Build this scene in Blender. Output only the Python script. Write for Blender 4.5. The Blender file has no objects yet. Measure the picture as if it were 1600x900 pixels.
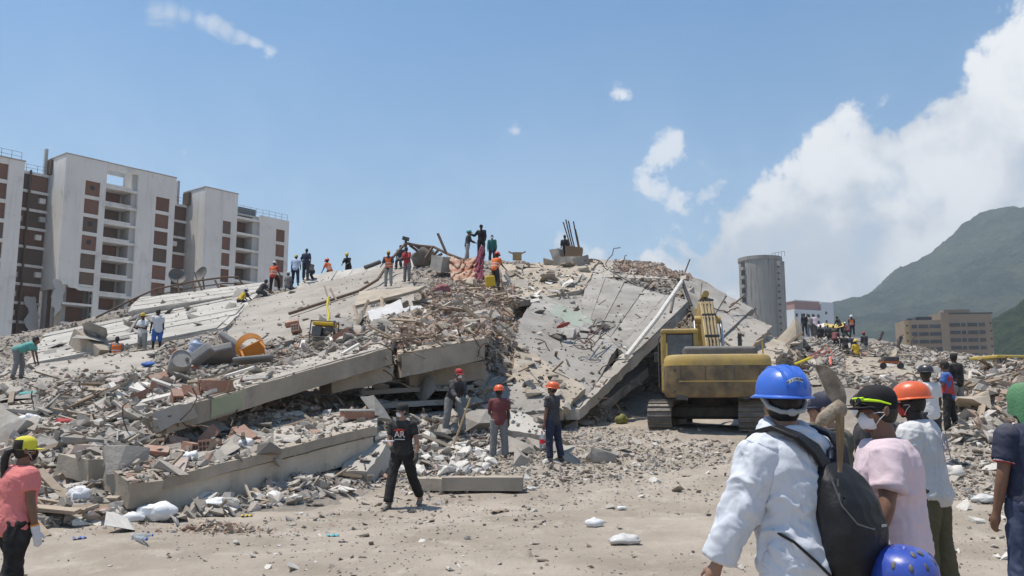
import bpy, bmesh, math, random
import numpy as np
from mathutils import Vector, Matrix, Euler
from mathutils.bvhtree import BVHTree

SC = bpy.context.scene
COL = SC.collection
R = math.radians
# ------------------------------------------------------------------ camera
F, HOR, EYE = 1350.0, 640.0, 1.6
PITCH = math.atan((HOR - 450.0) / F)
cd = bpy.data.cameras.new('camera')
cd.sensor_width = 36.0
cd.lens = F / 1600.0 * 36.0
cd.clip_start = 0.05
cd.clip_end = 12000.0
cam = bpy.data.objects.new('camera', cd)
COL.objects.link(cam)
cam.location = (0, 0, EYE)
cam.rotation_euler = (math.pi / 2 + PITCH, 0, 0)
SC.camera = cam


def P(px, py, d):
    """the point of the place that lies d metres down range where the photograph shows (px, py)"""
    x = (px - 800.0) / F
    y = -(py - 450.0) / F
    v = Vector((x, math.cos(PITCH) - y * math.sin(PITCH), math.sin(PITCH) + y * math.cos(PITCH)))
    v *= d / v.y
    return Vector((v.x, v.y, v.z + EYE))


def sdir(px, py):
    v = P(px, py, 10.0) - Vector((0, 0, EYE))
    return v.normalized()


# ------------------------------------------------------------------ sky and sun
SUN = Vector((-0.30, 0.02, 0.95)).normalized()
world = bpy.data.worlds.new('World')
SC.world = world
world.use_nodes = True
world.cycles.sampling_method = 'MANUAL'
world.cycles.sample_map_resolution = 512
wn, wl = world.node_tree.nodes, world.node_tree.links
wn.clear()


def nd(nodes, typ, **kw):
    n = nodes.new(typ)
    for k, v in kw.items():
        setattr(n, k, v)
    return n


def setin(n, **kw):
    for k, v in kw.items():
        n.inputs[k.replace('_', ' ')].default_value = v


w_out = nd(wn, 'ShaderNodeOutputWorld')
w_bg = nd(wn, 'ShaderNodeBackground')
SKY_STRENGTH = 0.095
w_bg.inputs['Strength'].default_value = SKY_STRENGTH
w_sky = nd(wn, 'ShaderNodeTexSky', sky_type='NISHITA')
w_sky.sun_disc = False
w_sky.sun_elevation = math.asin(SUN.z)
w_sky.sun_rotation = math.atan2(SUN.x, SUN.y)
w_sky.air_density = 1.0
w_sky.dust_density = 0.4
w_sky.ozone_density = 1.0
w_tc = nd(wn, 'ShaderNodeTexCoord')
DIRV = w_tc.outputs['Generated']


def wmath(op, a, b=None, c=None, clamp=False):
    n = nd(wn, 'ShaderNodeMath', operation=op)
    n.use_clamp = clamp
    for i, v in enumerate((a, b, c)):
        if v is None:
            continue
        if isinstance(v, (int, float)):
            n.inputs[i].default_value = v
        else:
            wl.new(v, n.inputs[i])
    return n.outputs[0]


def wnoise(scale, detail=8.0, rough=0.55, dist=0.0, off=(0, 0, 0), stretch=(1, 1, 1)):
    mp = nd(wn, 'ShaderNodeMapping')
    mp.inputs['Location'].default_value = off
    mp.inputs['Scale'].default_value = stretch
    wl.new(DIRV, mp.inputs['Vector'])
    n = nd(wn, 'ShaderNodeTexNoise')
    setin(n, Scale=scale, Detail=detail, Roughness=rough, Distortion=dist)
    wl.new(mp.outputs[0], n.inputs['Vector'])
    return n.outputs['Fac']


def wramp(v, a, b, lo=0.0, hi=1.0, smooth=True):
    n = nd(wn, 'ShaderNodeMapRange')
    n.interpolation_type = 'SMOOTHSTEP' if smooth else 'LINEAR'
    n.inputs['From Min'].default_value = a
    n.inputs['From Max'].default_value = b
    n.inputs['To Min'].default_value = lo
    n.inputs['To Max'].default_value = hi
    wl.new(v, n.inputs['Value'])
    return n.outputs['Result']


sep = nd(wn, 'ShaderNodeSeparateXYZ')
wl.new(DIRV, sep.inputs[0])
w_el = wmath('MULTIPLY', wmath('ARCSINE', sep.outputs['Z']), 180 / math.pi)
w_az = wmath('MULTIPLY', wmath('ARCTAN2', sep.outputs['X'], sep.outputs['Y']), 180 / math.pi)
n_big = wnoise(5.0, 3.0, 0.5, 0.2, (3.1, 1.7, 0.4))
n_puff = wnoise(11.0, 10.0, 0.58, 0.25, (1.3, 4.2, 2.2))
n_fine = wnoise(30.0, 4.0, 0.6, 0.1, (7.0, 2.2, 5.1))
# cloud bank: its top height by compass direction, all the way round
cv = nd(wn, 'ShaderNodeFloatCurve')
cm = cv.mapping.curves[0]
def azel(px, py):
    v = sdir(px, py)
    return (math.degrees(math.atan2(v.x, v.y)), math.degrees(math.asin(v.z)))


pts = [(-180, 8), (-120, 10), (-70, 4), (-45, 0), (-5, 0.5), azel(880, 430), azel(1000, 400), azel(1060, 350), azel(1150, 290), azel(1250, 225), azel(1340, 150), azel(1450, 130), azel(1530, 85), azel(1610, 40), (40, 27.0), (60, 25.0), (90, 16), (130, 12), (180, 8)]
while len(cm.points) < len(pts):
    cm.points.new(0.5, 0.5)
for p_, (a_, e_) in zip(cm.points, pts):
    p_.location = ((a_ + 180) / 360.0, e_ / 40.0)
    p_.handle_type = 'AUTO_CLAMPED'
cv.mapping.update()
wl.new(wramp(w_az, -180, 180, 0, 1, False), cv.inputs['Value'])
top = wmath('MULTIPLY', cv.outputs[0], 40.0)
wob = wmath('ADD', wmath('MULTIPLY', wmath('SUBTRACT', n_big, 0.5), 9.0), wmath('ADD', wmath('MULTIPLY', wmath('SUBTRACT', n_puff, 0.5), 15.0), wmath('MULTIPLY', wmath('SUBTRACT', n_fine, 0.5), 5.0)))
bank = wramp(wmath('ADD', wmath('SUBTRACT', top, w_el), wob), 0.0, 2.0)
bank = wmath('MULTIPLY', bank, wramp(wmath('ADD', n_puff, wmath('MULTIPLY', n_fine, 0.3)), 0.36, 0.62, 0.5, 1.0))
# loose puffs and the high wisp
puffs = None
for (px, py, rad, amt) in [(1035, 255, 1.7, 1.0), (1030, 305, 1.8, 1.05), (1110, 305, 1.9, 1.0), (1165, 318, 1.1, .75), (1095, 355, 2.0, 1.0), (805, 205, 0.75, .95),
                           (938, 168, 0.75, .9), (956, 150, 0.65, .9), (972, 148, 0.4, .8), (880, 388, 1.6, 1.0), (930, 398, 1.4, 1.0), (925, 238, .5, .6), (975, 253, .5, .6), (292, 234, .5, .7)]:
    v = sdir(px, py)
    dt = nd(wn, 'ShaderNodeVectorMath', operation='DISTANCE')
    wl.new(DIRV, dt.inputs[0])
    dt.inputs[1].default_value = v
    q = wramp(dt.outputs['Value'], 0.0, R(rad) * 2.1, amt * .86, 0.0, False)
    puffs = q if puffs is None else wmath('MAXIMUM', puffs, q)
pf = wramp(wmath('ADD', puffs, wmath('ADD', wmath('MULTIPLY', wmath('SUBTRACT', n_puff, 0.5), 2.4), wmath('MULTIPLY', wmath('SUBTRACT', n_fine, 0.5), 2.0))), 0.42, 1.0, 0.0, 0.8)
pf = wmath('MULTIPLY', pf, wramp(puffs, 0.0, 0.2))
wisp = None
for k in range(9):
    t = k / 8.0
    v = sdir(245 + 175 * t, 18 + 66 * t - 14 * math.sin(t * math.pi))
    dt = nd(wn, 'ShaderNodeVectorMath', operation='DISTANCE')
    wl.new(DIRV, dt.inputs[0])
    dt.inputs[1].default_value = v
    q = wramp(dt.outputs['Value'], 0.0, R(1.5 - 0.6 * t), 1.0, 0.0, False)
    wisp = q if wisp is None else wmath('MAXIMUM', wisp, q)
n_wisp = wnoise(16.0, 5.0, 0.62, 0.8, (2.0, 0.3, 1.1), (1.0, 1.0, 2.2))
ws = wmath('MULTIPLY', wramp(wmath('ADD', wisp, wmath('MULTIPLY', wmath('SUBTRACT', n_wisp, 0.5), 2.2)), 0.4, 1.25, 0.0, 0.6), wramp(wisp, 0.0, 0.3))
cloud = wmath('MAXIMUM', bank, wmath('MAXIMUM', pf, ws))
cloud = wmath('MULTIPLY', cloud, wramp(w_el, -2.0, 1.0))
# thin bright veil near the horizon
veil = wramp(w_el, -2.0, 30.0, 0.30, 0.0)
cloud = wmath('MAXIMUM', cloud, veil)
shade = wmath('ADD', wmath('MULTIPLY', n_puff, 0.55), wmath('MULTIPLY', n_big, 0.45))
cc = nd(wn, 'ShaderNodeMix', data_type='RGBA')
CLOUD_LUM = 6.2
cc.inputs['A'].default_value = (0.66 * CLOUD_LUM, 0.71 * CLOUD_LUM, 0.78 * CLOUD_LUM, 1)
cc.inputs['B'].default_value = (1.0 * CLOUD_LUM, 1.01 * CLOUD_LUM, 1.02 * CLOUD_LUM, 1)
wl.new(wramp(shade, 0.43, 0.57), cc.inputs['Factor'])
mx = nd(wn, 'ShaderNodeMix', data_type='RGBA')
wl.new(cloud, mx.inputs['Factor'])
w_hs = nd(wn, 'ShaderNodeHueSaturation')
w_hs.inputs['Saturation'].default_value = 1.30
w_hs.inputs['Value'].default_value = 0.92
w_hs.inputs['Hue'].default_value = 0.494
wl.new(w_sky.outputs[0], w_hs.inputs['Color'])
wl.new(w_hs.outputs[0], mx.inputs['A'])
wl.new(cc.outputs['Result'], mx.inputs['B'])
wl.new(mx.outputs['Result'], w_bg.inputs['Color'])
wl.new(w_bg.outputs[0], w_out.inputs['Surface'])

sl = bpy.data.lights.new('sun', 'SUN')
sl.energy = 3.2
sl.angle = R(0.55)
sl.color = (1.0, 0.935, 0.84)
sun = bpy.data.objects.new('sun', sl)
COL.objects.link(sun)
sun.rotation_euler = (-SUN).to_track_quat('-Z', 'Y').to_euler()

vs = SC.view_settings
vs.view_transform = 'Standard'
vs.look = 'None'
vs.exposure = 0.78
vs.gamma = 1.0
vs.use_curve_mapping = False
SC.render.engine = 'CYCLES'
SC.cycles.use_denoising = True
SC.cycles.max_bounces = 6
SC.cycles.diffuse_bounces = 3
SC.cycles.glossy_bounces = 2
SC.cycles.transmission_bounces = 4
SC.cycles.volume_bounces = 0
SC.cycles.transparent_max_bounces = 6

# ------------------------------------------------------------------ helpers
rnd = random.Random(11)


def tag(o, label=None, cat=None, group=None, kind=None):
    if label:
        o['label'] = label
    if cat:
        o['category'] = cat
        kind = kind or 'thing'
    if group:
        o['group'] = group
    if kind:
        o['kind'] = kind
    return o


def empty(name, loc=(0, 0, 0), rz=0.0, scale=1.0):
    o = bpy.data.objects.new(name, None)
    o.empty_display_size = 0.2
    COL.objects.link(o)
    o.location = loc
    o.rotation_euler = (0, 0, rz)
    o.scale = (scale,) * 3
    return o


def link(name, me, parent=None, mats=None):
    o = bpy.data.objects.new(name, me)
    COL.objects.link(o)
    if parent is not None:
        o.parent = parent
    return o


def hashn(ix, iy, iz, seed):
    n = (ix * 374761393 + iy * 668265263 + iz * 2147483647 + seed * 144269) & 0xFFFFFFFF
    n = ((n ^ (n >> 13)) * 1274126177) & 0xFFFFFFFF
    n = n ^ (n >> 16)
    return (n & 0xFFFF) / 65535.0


def vnoise(p, seed=0):
    p = np.asarray(p, dtype=np.float64)
    i = np.floor(p).astype(np.int64)
    f = p - i
    f = f * f * (3 - 2 * f)
    out = 0
    for dx in (0, 1):
        for dy in (0, 1):
            for dz in (0, 1):
                w = (f[:, 0] if dx else 1 - f[:, 0]) * (f[:, 1] if dy else 1 - f[:, 1]) * (f[:, 2] if dz else 1 - f[:, 2])
                out = out + w * hashn(i[:, 0] + dx, i[:, 1] + dy, i[:, 2] + dz, seed)
    return out


def fbm(p, seed=0, oct=4, gain=0.5):
    p = np.asarray(p, dtype=np.float64)
    a, s, t = 1.0, 0.0, 0.0
    for k in range(oct):
        s = s + a * vnoise(p * (2.03 ** k) + 17.3 * k, seed + k)
        t += a
        a *= gain
    return s / t - 0.5


def xyz3(x, y, z=0.0):
    x = np.atleast_1d(np.asarray(x, float))
    y = np.atleast_1d(np.asarray(y, float))
    return np.stack([x, y, np.zeros_like(x) + z], 1)


class MB:
    """collects shapes; build() links them as one mesh object"""

    def __init__(s):
        s.v, s.f = [], []

    def add(s, vs_, fs_, M=None):
        o = len(s.v)
        for v in vs_:
            v = Vector(v)
            s.v.append(M @ v if M is not None else v)
        for f in fs_:
            s.f.append([i + o for i in f])
        return s

    def box(s, c, size, rot=None, M=None, taper=1.0):
        x, y, z = size[0] / 2, size[1] / 2, size[2] / 2
        t = taper
        vs_ = [Vector(q) for q in ((-x, -y, -z), (x, -y, -z), (x, y, -z), (-x, y, -z), (-x * t, -y * t, z), (x * t, -y * t, z), (x * t, y * t, z), (-x * t, y * t, z))]
        if rot is not None:
            E = Euler(rot).to_matrix() if not isinstance(rot, Matrix) else rot
            vs_ = [E @ v for v in vs_]
        vs_ = [v + Vector(c) for v in vs_]
        return s.add(vs_, [(0, 3, 2, 1), (4, 5, 6, 7), (0, 1, 5, 4), (1, 2, 6, 5), (2, 3, 7, 6), (3, 0, 4, 7)], M)

    def rings(s, rs, closed_ends=True, M=None):
        """rs: list of rings, each a list of points, same count"""
        n = len(rs[0])
        vs_ = [p for r in rs for p in r]
        fs_ = []
        for k in range(len(rs) - 1):
            for i in range(n):
                j = (i + 1) % n
                fs_.append((k * n + i, k * n + j, (k + 1) * n + j, (k + 1) * n + i))
        if closed_ends:
            fs_.append(tuple(reversed(range(n))))
            fs_.append(tuple(range((len(rs) - 1) * n, len(rs) * n)))
        return s.add(vs_, fs_, M)

    def tube(s, pts, rad, n=8, M=None, ratio=1.0, up=None):
        pts = [Vector(p) for p in pts]
        if not isinstance(rad, (list, tuple)):
            rad = [rad] * len(pts)
        rs = []
        prev = None
        for i, p in enumerate(pts):
            if i == 0:
                t = pts[1] - pts[0]
            elif i == len(pts) - 1:
                t = pts[-1] - pts[-2]
            else:
                t = (pts[i + 1] - p).normalized() + (p - pts[i - 1]).normalized()
            t = t.normalized() if t.length > 1e-9 else Vector((0, 0, 1))
            if prev is None:
                a = Vector(up) if up is not None else (Vector((0, 0, 1)) if abs(t.z) < 0.9 else Vector((1, 0, 0)))
            else:
                a = prev
            u = (a - t * a.dot(t))
            u = u.normalized() if u.length > 1e-6 else t.orthogonal().normalized()
            prev = u
            w = t.cross(u)
            rs.append([p + (u * math.cos(2 * math.pi * k / n) * ratio + w * math.sin(2 * math.pi * k / n)) * rad[i] for k in range(n)])
        return s.rings(rs, True, M)

    def lathe(s, prof, n=24, M=None, axis='Z', closed=False):
        rs = []
        for (r_, z_) in prof:
            rs.append([Vector((r_ * math.cos(2 * math.pi * k / n), r_ * math.sin(2 * math.pi * k / n), z_)) for k in range(n)])
        return s.rings(rs, True, M)

    def ell(s, c, rad, nu=12, nv=8, M=None, rot=None):
        c = Vector(c)
        rs = []
        E = Euler(rot).to_matrix() if rot is not None and not isinstance(rot, Matrix) else rot
        for j in range(1, nv):
            th = math.pi * j / nv
            ring = []
            for i in range(nu):
                ph = 2 * math.pi * i / nu
                v = Vector((rad[0] * math.sin(th) * math.cos(ph), rad[1] * math.sin(th) * math.sin(ph), -rad[2] * math.cos(th)))
                if E is not None:
                    v = E @ v
                ring.append(c + v)
            rs.append(ring)
        tb, tt = Vector((0, 0, -rad[2])), Vector((0, 0, rad[2]))
        if E is not None:
            tb, tt = E @ tb, E @ tt
        o = len(s.v)
        s.rings(rs, False, M)
        k = len(s.v)
        s.v.append(M @ (c + tb) if M is not None else c + tb)
        s.v.append(M @ (c + tt) if M is not None else c + tt)
        last = o + (len(rs) - 1) * nu
        for i in range(nu):
            j = (i + 1) % nu
            s.f.append([k, o + j, o + i])
            s.f.append([k + 1, last + i, last + j])
        return s

    def prism(s, poly, z0, z1, M=None):
        n = len(poly)
        vs_ = [(x, y, z0) for x, y in poly] + [(x, y, z1) for x, y in poly]
        fs_ = [tuple(reversed(range(n))), tuple(range(n, 2 * n))] + [(i, (i + 1) % n, n + (i + 1) % n, n + i) for i in range(n)]
        return s.add(vs_, fs_, M)

    def mesh(s, name):
        me = bpy.data.meshes.new(name)
        me.from_pydata([tuple(v) for v in s.v], [], s.f)
        me.update()
        return me

    def build(s, name, mat=None, parent=None, smooth=False, bevel=0.0, angle=40, fix=False, seg=2):
        me = s.mesh(name)
        if fix:
            bm = bmesh.new()
            bm.from_mesh(me)
            bmesh.ops.recalc_face_normals(bm, faces=bm.faces)
            bm.to_mesh(me)
            bm.free()
        if smooth:
            me.polygons.foreach_set('use_smooth', [True] * len(me.polygons))
            me.set_sharp_from_angle(angle=R(angle))
        if mat is not None:
            me.materials.append(mat)
        o = link(name, me, parent)
        if bevel:
            b = o.modifiers.new('bevel', 'BEVEL')
            b.width = bevel
            b.segments = seg
            b.limit_method = 'ANGLE'
        return o


def np_mesh(name, V, Fq, mat=None, smooth=False, parent=None, tint=None):
    """V (n,3), Fq (m,k) faces all with the same corner count"""
    V = np.asarray(V, np.float32)
    Fq = np.asarray(Fq, np.int32)
    me = bpy.data.meshes.new(name)
    me.vertices.add(len(V))
    me.vertices.foreach_set('co', V.ravel())
    k = Fq.shape[1]
    me.loops.add(Fq.size)
    me.loops.foreach_set('vertex_index', Fq.ravel())
    me.polygons.add(len(Fq))
    me.polygons.foreach_set('loop_start', np.arange(0, Fq.size, k, dtype=np.int32))
    me.polygons.foreach_set('use_smooth', np.full(len(Fq), smooth, dtype=bool))
    me.update(calc_edges=True)
    if tint is not None:
        at = me.attributes.new('tint', 'FLOAT', 'FACE')
        at.data.foreach_set('value', np.asarray(tint, np.float32))
    if mat is not None:
        me.materials.append(mat)
    return link(name, me, parent)


def grid_mesh(name, X, Y, Z, mat, smooth=True, parent=None):
    ny, nx = X.shape
    V = np.stack([X.ravel(), Y.ravel(), Z.ravel()], 1)
    i = np.arange(nx - 1)
    j = np.arange(ny - 1)
    I, J = np.meshgrid(i, j)
    a = (J * nx + I).ravel()
    Fq = np.stack([a, a + 1, a + nx + 1, a + nx], 1)
    return np_mesh(name, V, Fq, mat, smooth, parent)


# ------------------------------------------------------------------ materials
MATS = {}


def mat(name, c1, c2=None, scale=3.0, rough=0.85, bump=0.0, bscale=20.0, spec=0.25, metal=0.0, c3=None, s3=12.0, w3=0.35, vary=0.0, space='Object', detail=5.0,
        dust=None, dust_amt=0.0, tint=False, streak=0.0, contrast=0.25, sheen=0.0, coat=0.0, trans=0.0, bdist=0.02, stretch=(1, 1, 1)):
    """a plain procedural surface: two tones by noise, a third by finer noise, relief, per-object variation, dust on faces that look up"""
    if name in MATS:
        return MATS[name]
    m = bpy.data.materials.new(name)
    m.use_nodes = True
    n, l = m.node_tree.nodes, m.node_tree.links
    b = n['Principled BSDF']
    b.inputs['Roughness'].default_value = rough
    b.inputs['Metallic'].default_value = metal
    b.inputs['Specular IOR Level'].default_value = spec
    if coat:
        b.inputs['Coat Weight'].default_value = coat
        b.inputs['Coat Roughness'].default_value = 0.15
    if sheen:
        b.inputs['Sheen Weight'].default_value = sheen
    if trans:
        b.inputs['Transmission Weight'].default_value = trans
    tc = n.new('ShaderNodeTexCoord')
    geo = n.new('ShaderNodeNewGeometry')
    vec = tc.outputs['Object'] if space == 'Object' else geo.outputs['Position']
    oi = n.new('ShaderNodeObjectInfo')
    mp = n.new('ShaderNodeMapping')
    mp.inputs['Scale'].default_value = stretch
    l.new(vec, mp.inputs['Vector'])
    if space == 'Object':
        sh = n.new('ShaderNodeVectorMath')
        sh.operation = 'SCALE'
        sh.inputs[0].default_value = (37.0, 53.0, 71.0)
        l.new(oi.outputs['Random'], sh.inputs['Scale'])
        l.new(sh.outputs[0], mp.inputs['Location'])
    vec = mp.outputs[0]

    def noise(sc, det=5.0, ro=0.6, dist=0.0):
        t = n.new('ShaderNodeTexNoise')
        t.inputs['Scale'].default_value = sc
        t.inputs['Detail'].default_value = det
        t.inputs['Roughness'].default_value = ro
        t.inputs['Distortion'].default_value = dist
        l.new(vec, t.inputs['Vector'])
        return t.outputs['Fac']

    def rng(v, a, bb, lo=0.0, hi=1.0):
        t = n.new('ShaderNodeMapRange')
        t.inputs['From Min'].default_value = a
        t.inputs['From Max'].default_value = bb
        t.inputs['To Min'].default_value = lo
        t.inputs['To Max'].default_value = hi
        l.new(v, t.inputs['Value'])
        return t.outputs['Result']

    def mix(f, a, bb):
        t = n.new('ShaderNodeMix')
        t.data_type = 'RGBA'
        if isinstance(f, (int, float)):
            t.inputs['Factor'].default_value = f
        else:
            l.new(f, t.inputs['Factor'])
        for key, v in (('A', a), ('B', bb)):
            if isinstance(v, tuple):
                t.inputs[key].default_value = (*v[:3], 1)
            else:
                l.new(v, t.inputs[key])
        return t.outputs['Result']

    col = c1
    if tint:
        at = n.new('ShaderNodeAttribute')
        at.attribute_name = 'tint'
        cr = n.new('ShaderNodeValToRGB')
        els = cr.color_ramp.elements
        while len(els) < len(tint):
            els.new(0.5)
        for e, (pos, c) in zip(els, tint):
            e.position = pos
            e.color = (*c, 1)
        l.new(at.outputs['Fac'], cr.inputs['Fac'])
        col = cr.outputs['Color']
        if c2 is not None:
            col = mix(rng(noise(scale, detail), 0.5 - contrast, 0.5 + contrast, 0, 0.5), col, c2)
    elif c2 is not None:
        col = mix(rng(noise(scale, detail), 0.5 - contrast, 0.5 + contrast), c1, c2)
    if c3 is not None:
        col = mix(rng(noise(s3, 6.0, 0.65, 0.3), 0.55, 0.75, 0, w3), col, c3)
    if streak:
        mp2 = n.new('ShaderNodeMapping')
        mp2.inputs['Scale'].default_value = (1.0, 1.0, 0.06)
        l.new(vec, mp2.inputs['Vector'])
        t = n.new('ShaderNodeTexNoise')
        t.inputs['Scale'].default_value = 1.6
        t.inputs['Detail'].default_value = 6.0
        t.inputs['Roughness'].default_value = 0.7
        l.new(mp2.outputs[0], t.inputs['Vector'])
        col = mix(rng(t.outputs['Fac'], 0.5, 0.75, 0, streak), col, (0.05, 0.05, 0.048))
    if dust is not None:
        sx = n.new('ShaderNodeSeparateXYZ')
        l.new(geo.outputs['Normal'], sx.inputs[0])
        up = rng(sx.outputs['Z'], -0.2, 0.9, 0.15, 1.0)
        dn = rng(noise(6.0, 6.0, 0.65), 0.3, 0.65, 0.2, 1.0)
        mm = n.new('ShaderNodeMath')
        mm.operation = 'MULTIPLY'
        l.new(up, mm.inputs[0])
        l.new(dn, mm.inputs[1])
        m2 = n.new('ShaderNodeMath')
        m2.operation = 'MULTIPLY'
        l.new(mm.outputs[0], m2.inputs[0])
        m2.inputs[1].default_value = dust_amt
        col = mix(m2.outputs[0], col, dust)
    if vary:
        hs = n.new('ShaderNodeHueSaturation')
        l.new(rng(oi.outputs['Random'], 0, 1, 1 - vary, 1 + vary), hs.inputs['Value'])
        if isinstance(col, tuple):
            hs.inputs['Color'].default_value = (*col, 1)
        else:
            l.new(col, hs.inputs['Color'])
        col = hs.outputs['Color']
    if isinstance(col, tuple):
        b.inputs['Base Color'].default_value = (*col[:3], 1)
    else:
        l.new(col, b.inputs['Base Color'])
    if bump:
        bp = n.new('ShaderNodeBump')
        bp.inputs['Strength'].default_value = bump
        bp.inputs['Distance'].default_value = bdist
        l.new(noise(bscale, 8.0, 0.65), bp.inputs['Height'])
        l.new(bp.outputs[0], b.inputs['Normal'])
    MATS[name] = m
    return m


DUST = (0.40, 0.36, 0.31)
m_dirt = mat('dirt', (0.39, 0.338, 0.28), (0.265, 0.225, 0.18), 0.6, 0.95, 1.0, 6.0, 0.1, c3=(0.475, 0.42, 0.35), s3=1.7, w3=0.8, space='World', detail=11.0, bdist=0.05, contrast=.16)
m_mound = mat('crushed_rubble', (0.34, 0.30, 0.255), (0.20, 0.175, 0.15), 0.9, 0.95, 1.0, 7.0, 0.1, c3=(0.42, 0.385, 0.34), s3=3.5, w3=0.8, space='World', detail=9.0, bdist=0.10)
m_conc = mat('concrete', (0.40, 0.365, 0.315), (0.27, 0.245, 0.21), 0.55, 0.92, 0.7, 5.0, 0.15, c3=(0.46, 0.44, 0.40), s3=1.9, w3=0.75, vary=0.08, detail=9.0, bdist=0.03, dust=DUST, dust_amt=0.3, contrast=.15)
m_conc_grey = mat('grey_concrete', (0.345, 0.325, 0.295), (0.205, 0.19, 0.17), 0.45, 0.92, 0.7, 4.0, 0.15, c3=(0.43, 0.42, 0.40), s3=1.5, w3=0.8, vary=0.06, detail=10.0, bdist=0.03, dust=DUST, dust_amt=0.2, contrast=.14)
m_conc_pale = mat('pale_concrete', (0.47, 0.445, 0.40), (0.34, 0.32, 0.285), 0.6, 0.92, 0.6, 5.0, 0.15, c3=(0.27, 0.255, 0.23), s3=1.4, w3=0.6, vary=0.06, detail=9.0, bdist=0.02, contrast=.16)
m_conc_tan = mat('tan_concrete', (0.43, 0.37, 0.295), (0.31, 0.265, 0.21), 0.8, 0.92, 0.8, 6.0, 0.15, c3=(0.22, 0.195, 0.165), s3=2.6, w3=0.6, vary=0.06, detail=10.0, bdist=0.03, contrast=.15, streak=.3)
m_plaster = mat('dirty_plaster', (0.56, 0.50, 0.415), (0.45, 0.39, 0.31), 1.1, 0.9, 0.7, 7.0, 0.15, c3=(0.25, 0.20, 0.15), s3=3.0, w3=0.75, detail=10.0, bdist=0.02, contrast=.15, streak=.3)
m_brick = mat('brick', (0.36, 0.17, 0.11), (0.28, 0.14, 0.095), 3.0, 0.95, 0.6, 25.0, 0.1, c3=(0.44, 0.38, 0.32), s3=7.0, w3=0.8, vary=0.2, bdist=0.01, dust=DUST, dust_amt=0.6)
m_steel = mat('rusty_steel', (0.10, 0.075, 0.06), (0.16, 0.10, 0.065), 8.0, 0.8, 0.3, 40.0, 0.3, vary=0.2)
m_dark = mat('dark_metal', (0.035, 0.035, 0.037), (0.07, 0.065, 0.06), 5.0, 0.6, 0.2, 30.0, 0.4, dust=DUST, dust_amt=0.35)
m_wood = mat('splintered_wood', (0.34, 0.26, 0.18), (0.22, 0.165, 0.115), 2.0, 0.9, 0.4, 30.0, 0.15, vary=0.3, stretch=(1, 1, 6), dust=DUST, dust_amt=0.4)
m_white = mat('dusty_white', (0.66, 0.63, 0.58), (0.50, 0.47, 0.42), 4.0, 0.8, 0.3, 20.0, 0.2, vary=0.08)
m_bag = mat('white_plastic_bag', (0.78, 0.78, 0.77), (0.62, 0.62, 0.62), 3.0, 0.45, 0.6, 14.0, 0.4, vary=0.06, bdist=0.02)
m_rubber = mat('rubber', (0.025, 0.025, 0.026), (0.05, 0.048, 0.045), 6.0, 0.8, 0.2, 40.0, 0.3, dust=DUST, dust_amt=0.4)
# ================================================================== the ground and the mound
def gz(x, y):
    """height of the dirt ground"""
    x = np.asarray(x, float)
    y = np.asarray(y, float)
    a = np.clip(y - 14.0, 0, None)
    z = 0.098 * np.minimum(a, 10.5) * np.clip(a / 3.0, 0, 1) + 0.055 * np.clip(a - 10.5, 0, 40)
    z = z * np.clip((x + 14) / 14 * 0.5 + 0.5, 0.4, 1.0)
    z = z + 0.38 * np.clip((x - 5.0) / 3.0, 0, 1) * np.exp(-((y - 17.0) / 3.6) ** 2)
    z = z - 0.17 * np.exp(-((x + 4.4) / 1.6) ** 2 - ((y - 7.6) / 1.6) ** 2)
    p = xyz3(x.ravel(), y.ravel())
    nz = (fbm(p * 0.25, 3, 3) * 0.22 + fbm(p * 1.1, 5, 4) * 0.10 + fbm(p * 4.0, 9, 3) * 0.035).reshape(x.shape)
    # wheel and track ruts that swing across the open ground
    xr, yr = x.ravel(), y.ravel()
    rut = np.zeros(xr.shape)
    for (a, b, c, w, s0) in ((9.6, .22, .012, .20, 1), (11.4, .22, .012, .20, 2), (13.4, .10, .004, .17, 3), (14.5, .10, .004, .17, 4), (17.6, .16, .02, .24, 5), (19.5, .16, .02, .24, 6)):
        yc = a + b * xr + c * xr * xr + np.sin(xr * .5 + s0) * .18
        dd = (yr - yc) / w
        rut += -.045 * np.exp(-dd ** 2) + .028 * np.exp(-(np.abs(dd) - 1.7) ** 2 * 2)
    rut *= .6 + fbm(p * .9, 41, 2) * 1.6
    return z + nz * np.clip(y / 4.0, 0.3, 1.0) + rut.reshape(x.shape) * np.clip((26 - y) / 4, 0, 1)


def axis(lo, hi, n, c, far):
    """dense between lo and hi, then ever coarser out to far"""
    core = np.linspace(lo, hi, n)
    st = (hi - lo) / (n - 1)
    out, v, s = [], hi, st
    while v < far:
        s *= 1.35
        v += s
        out.append(v)
    neg, v, s = [], lo, st
    while v > -far:
        s *= 1.35
        v -= s
        neg.append(v)
    return np.array(neg[::-1] + list(core) + out)


ax = axis(-14, 16, 300, 0, 5200)
ay = axis(1.5, 32, 320, 0, 5200)
GX, GY = np.meshgrid(ax, ay)
GZ = gz(np.clip(GX, -60, 60), np.clip(GY, 0, 90))
ground = tag(grid_mesh('ground', GX, GY, GZ, m_dirt), kind='structure')

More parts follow.
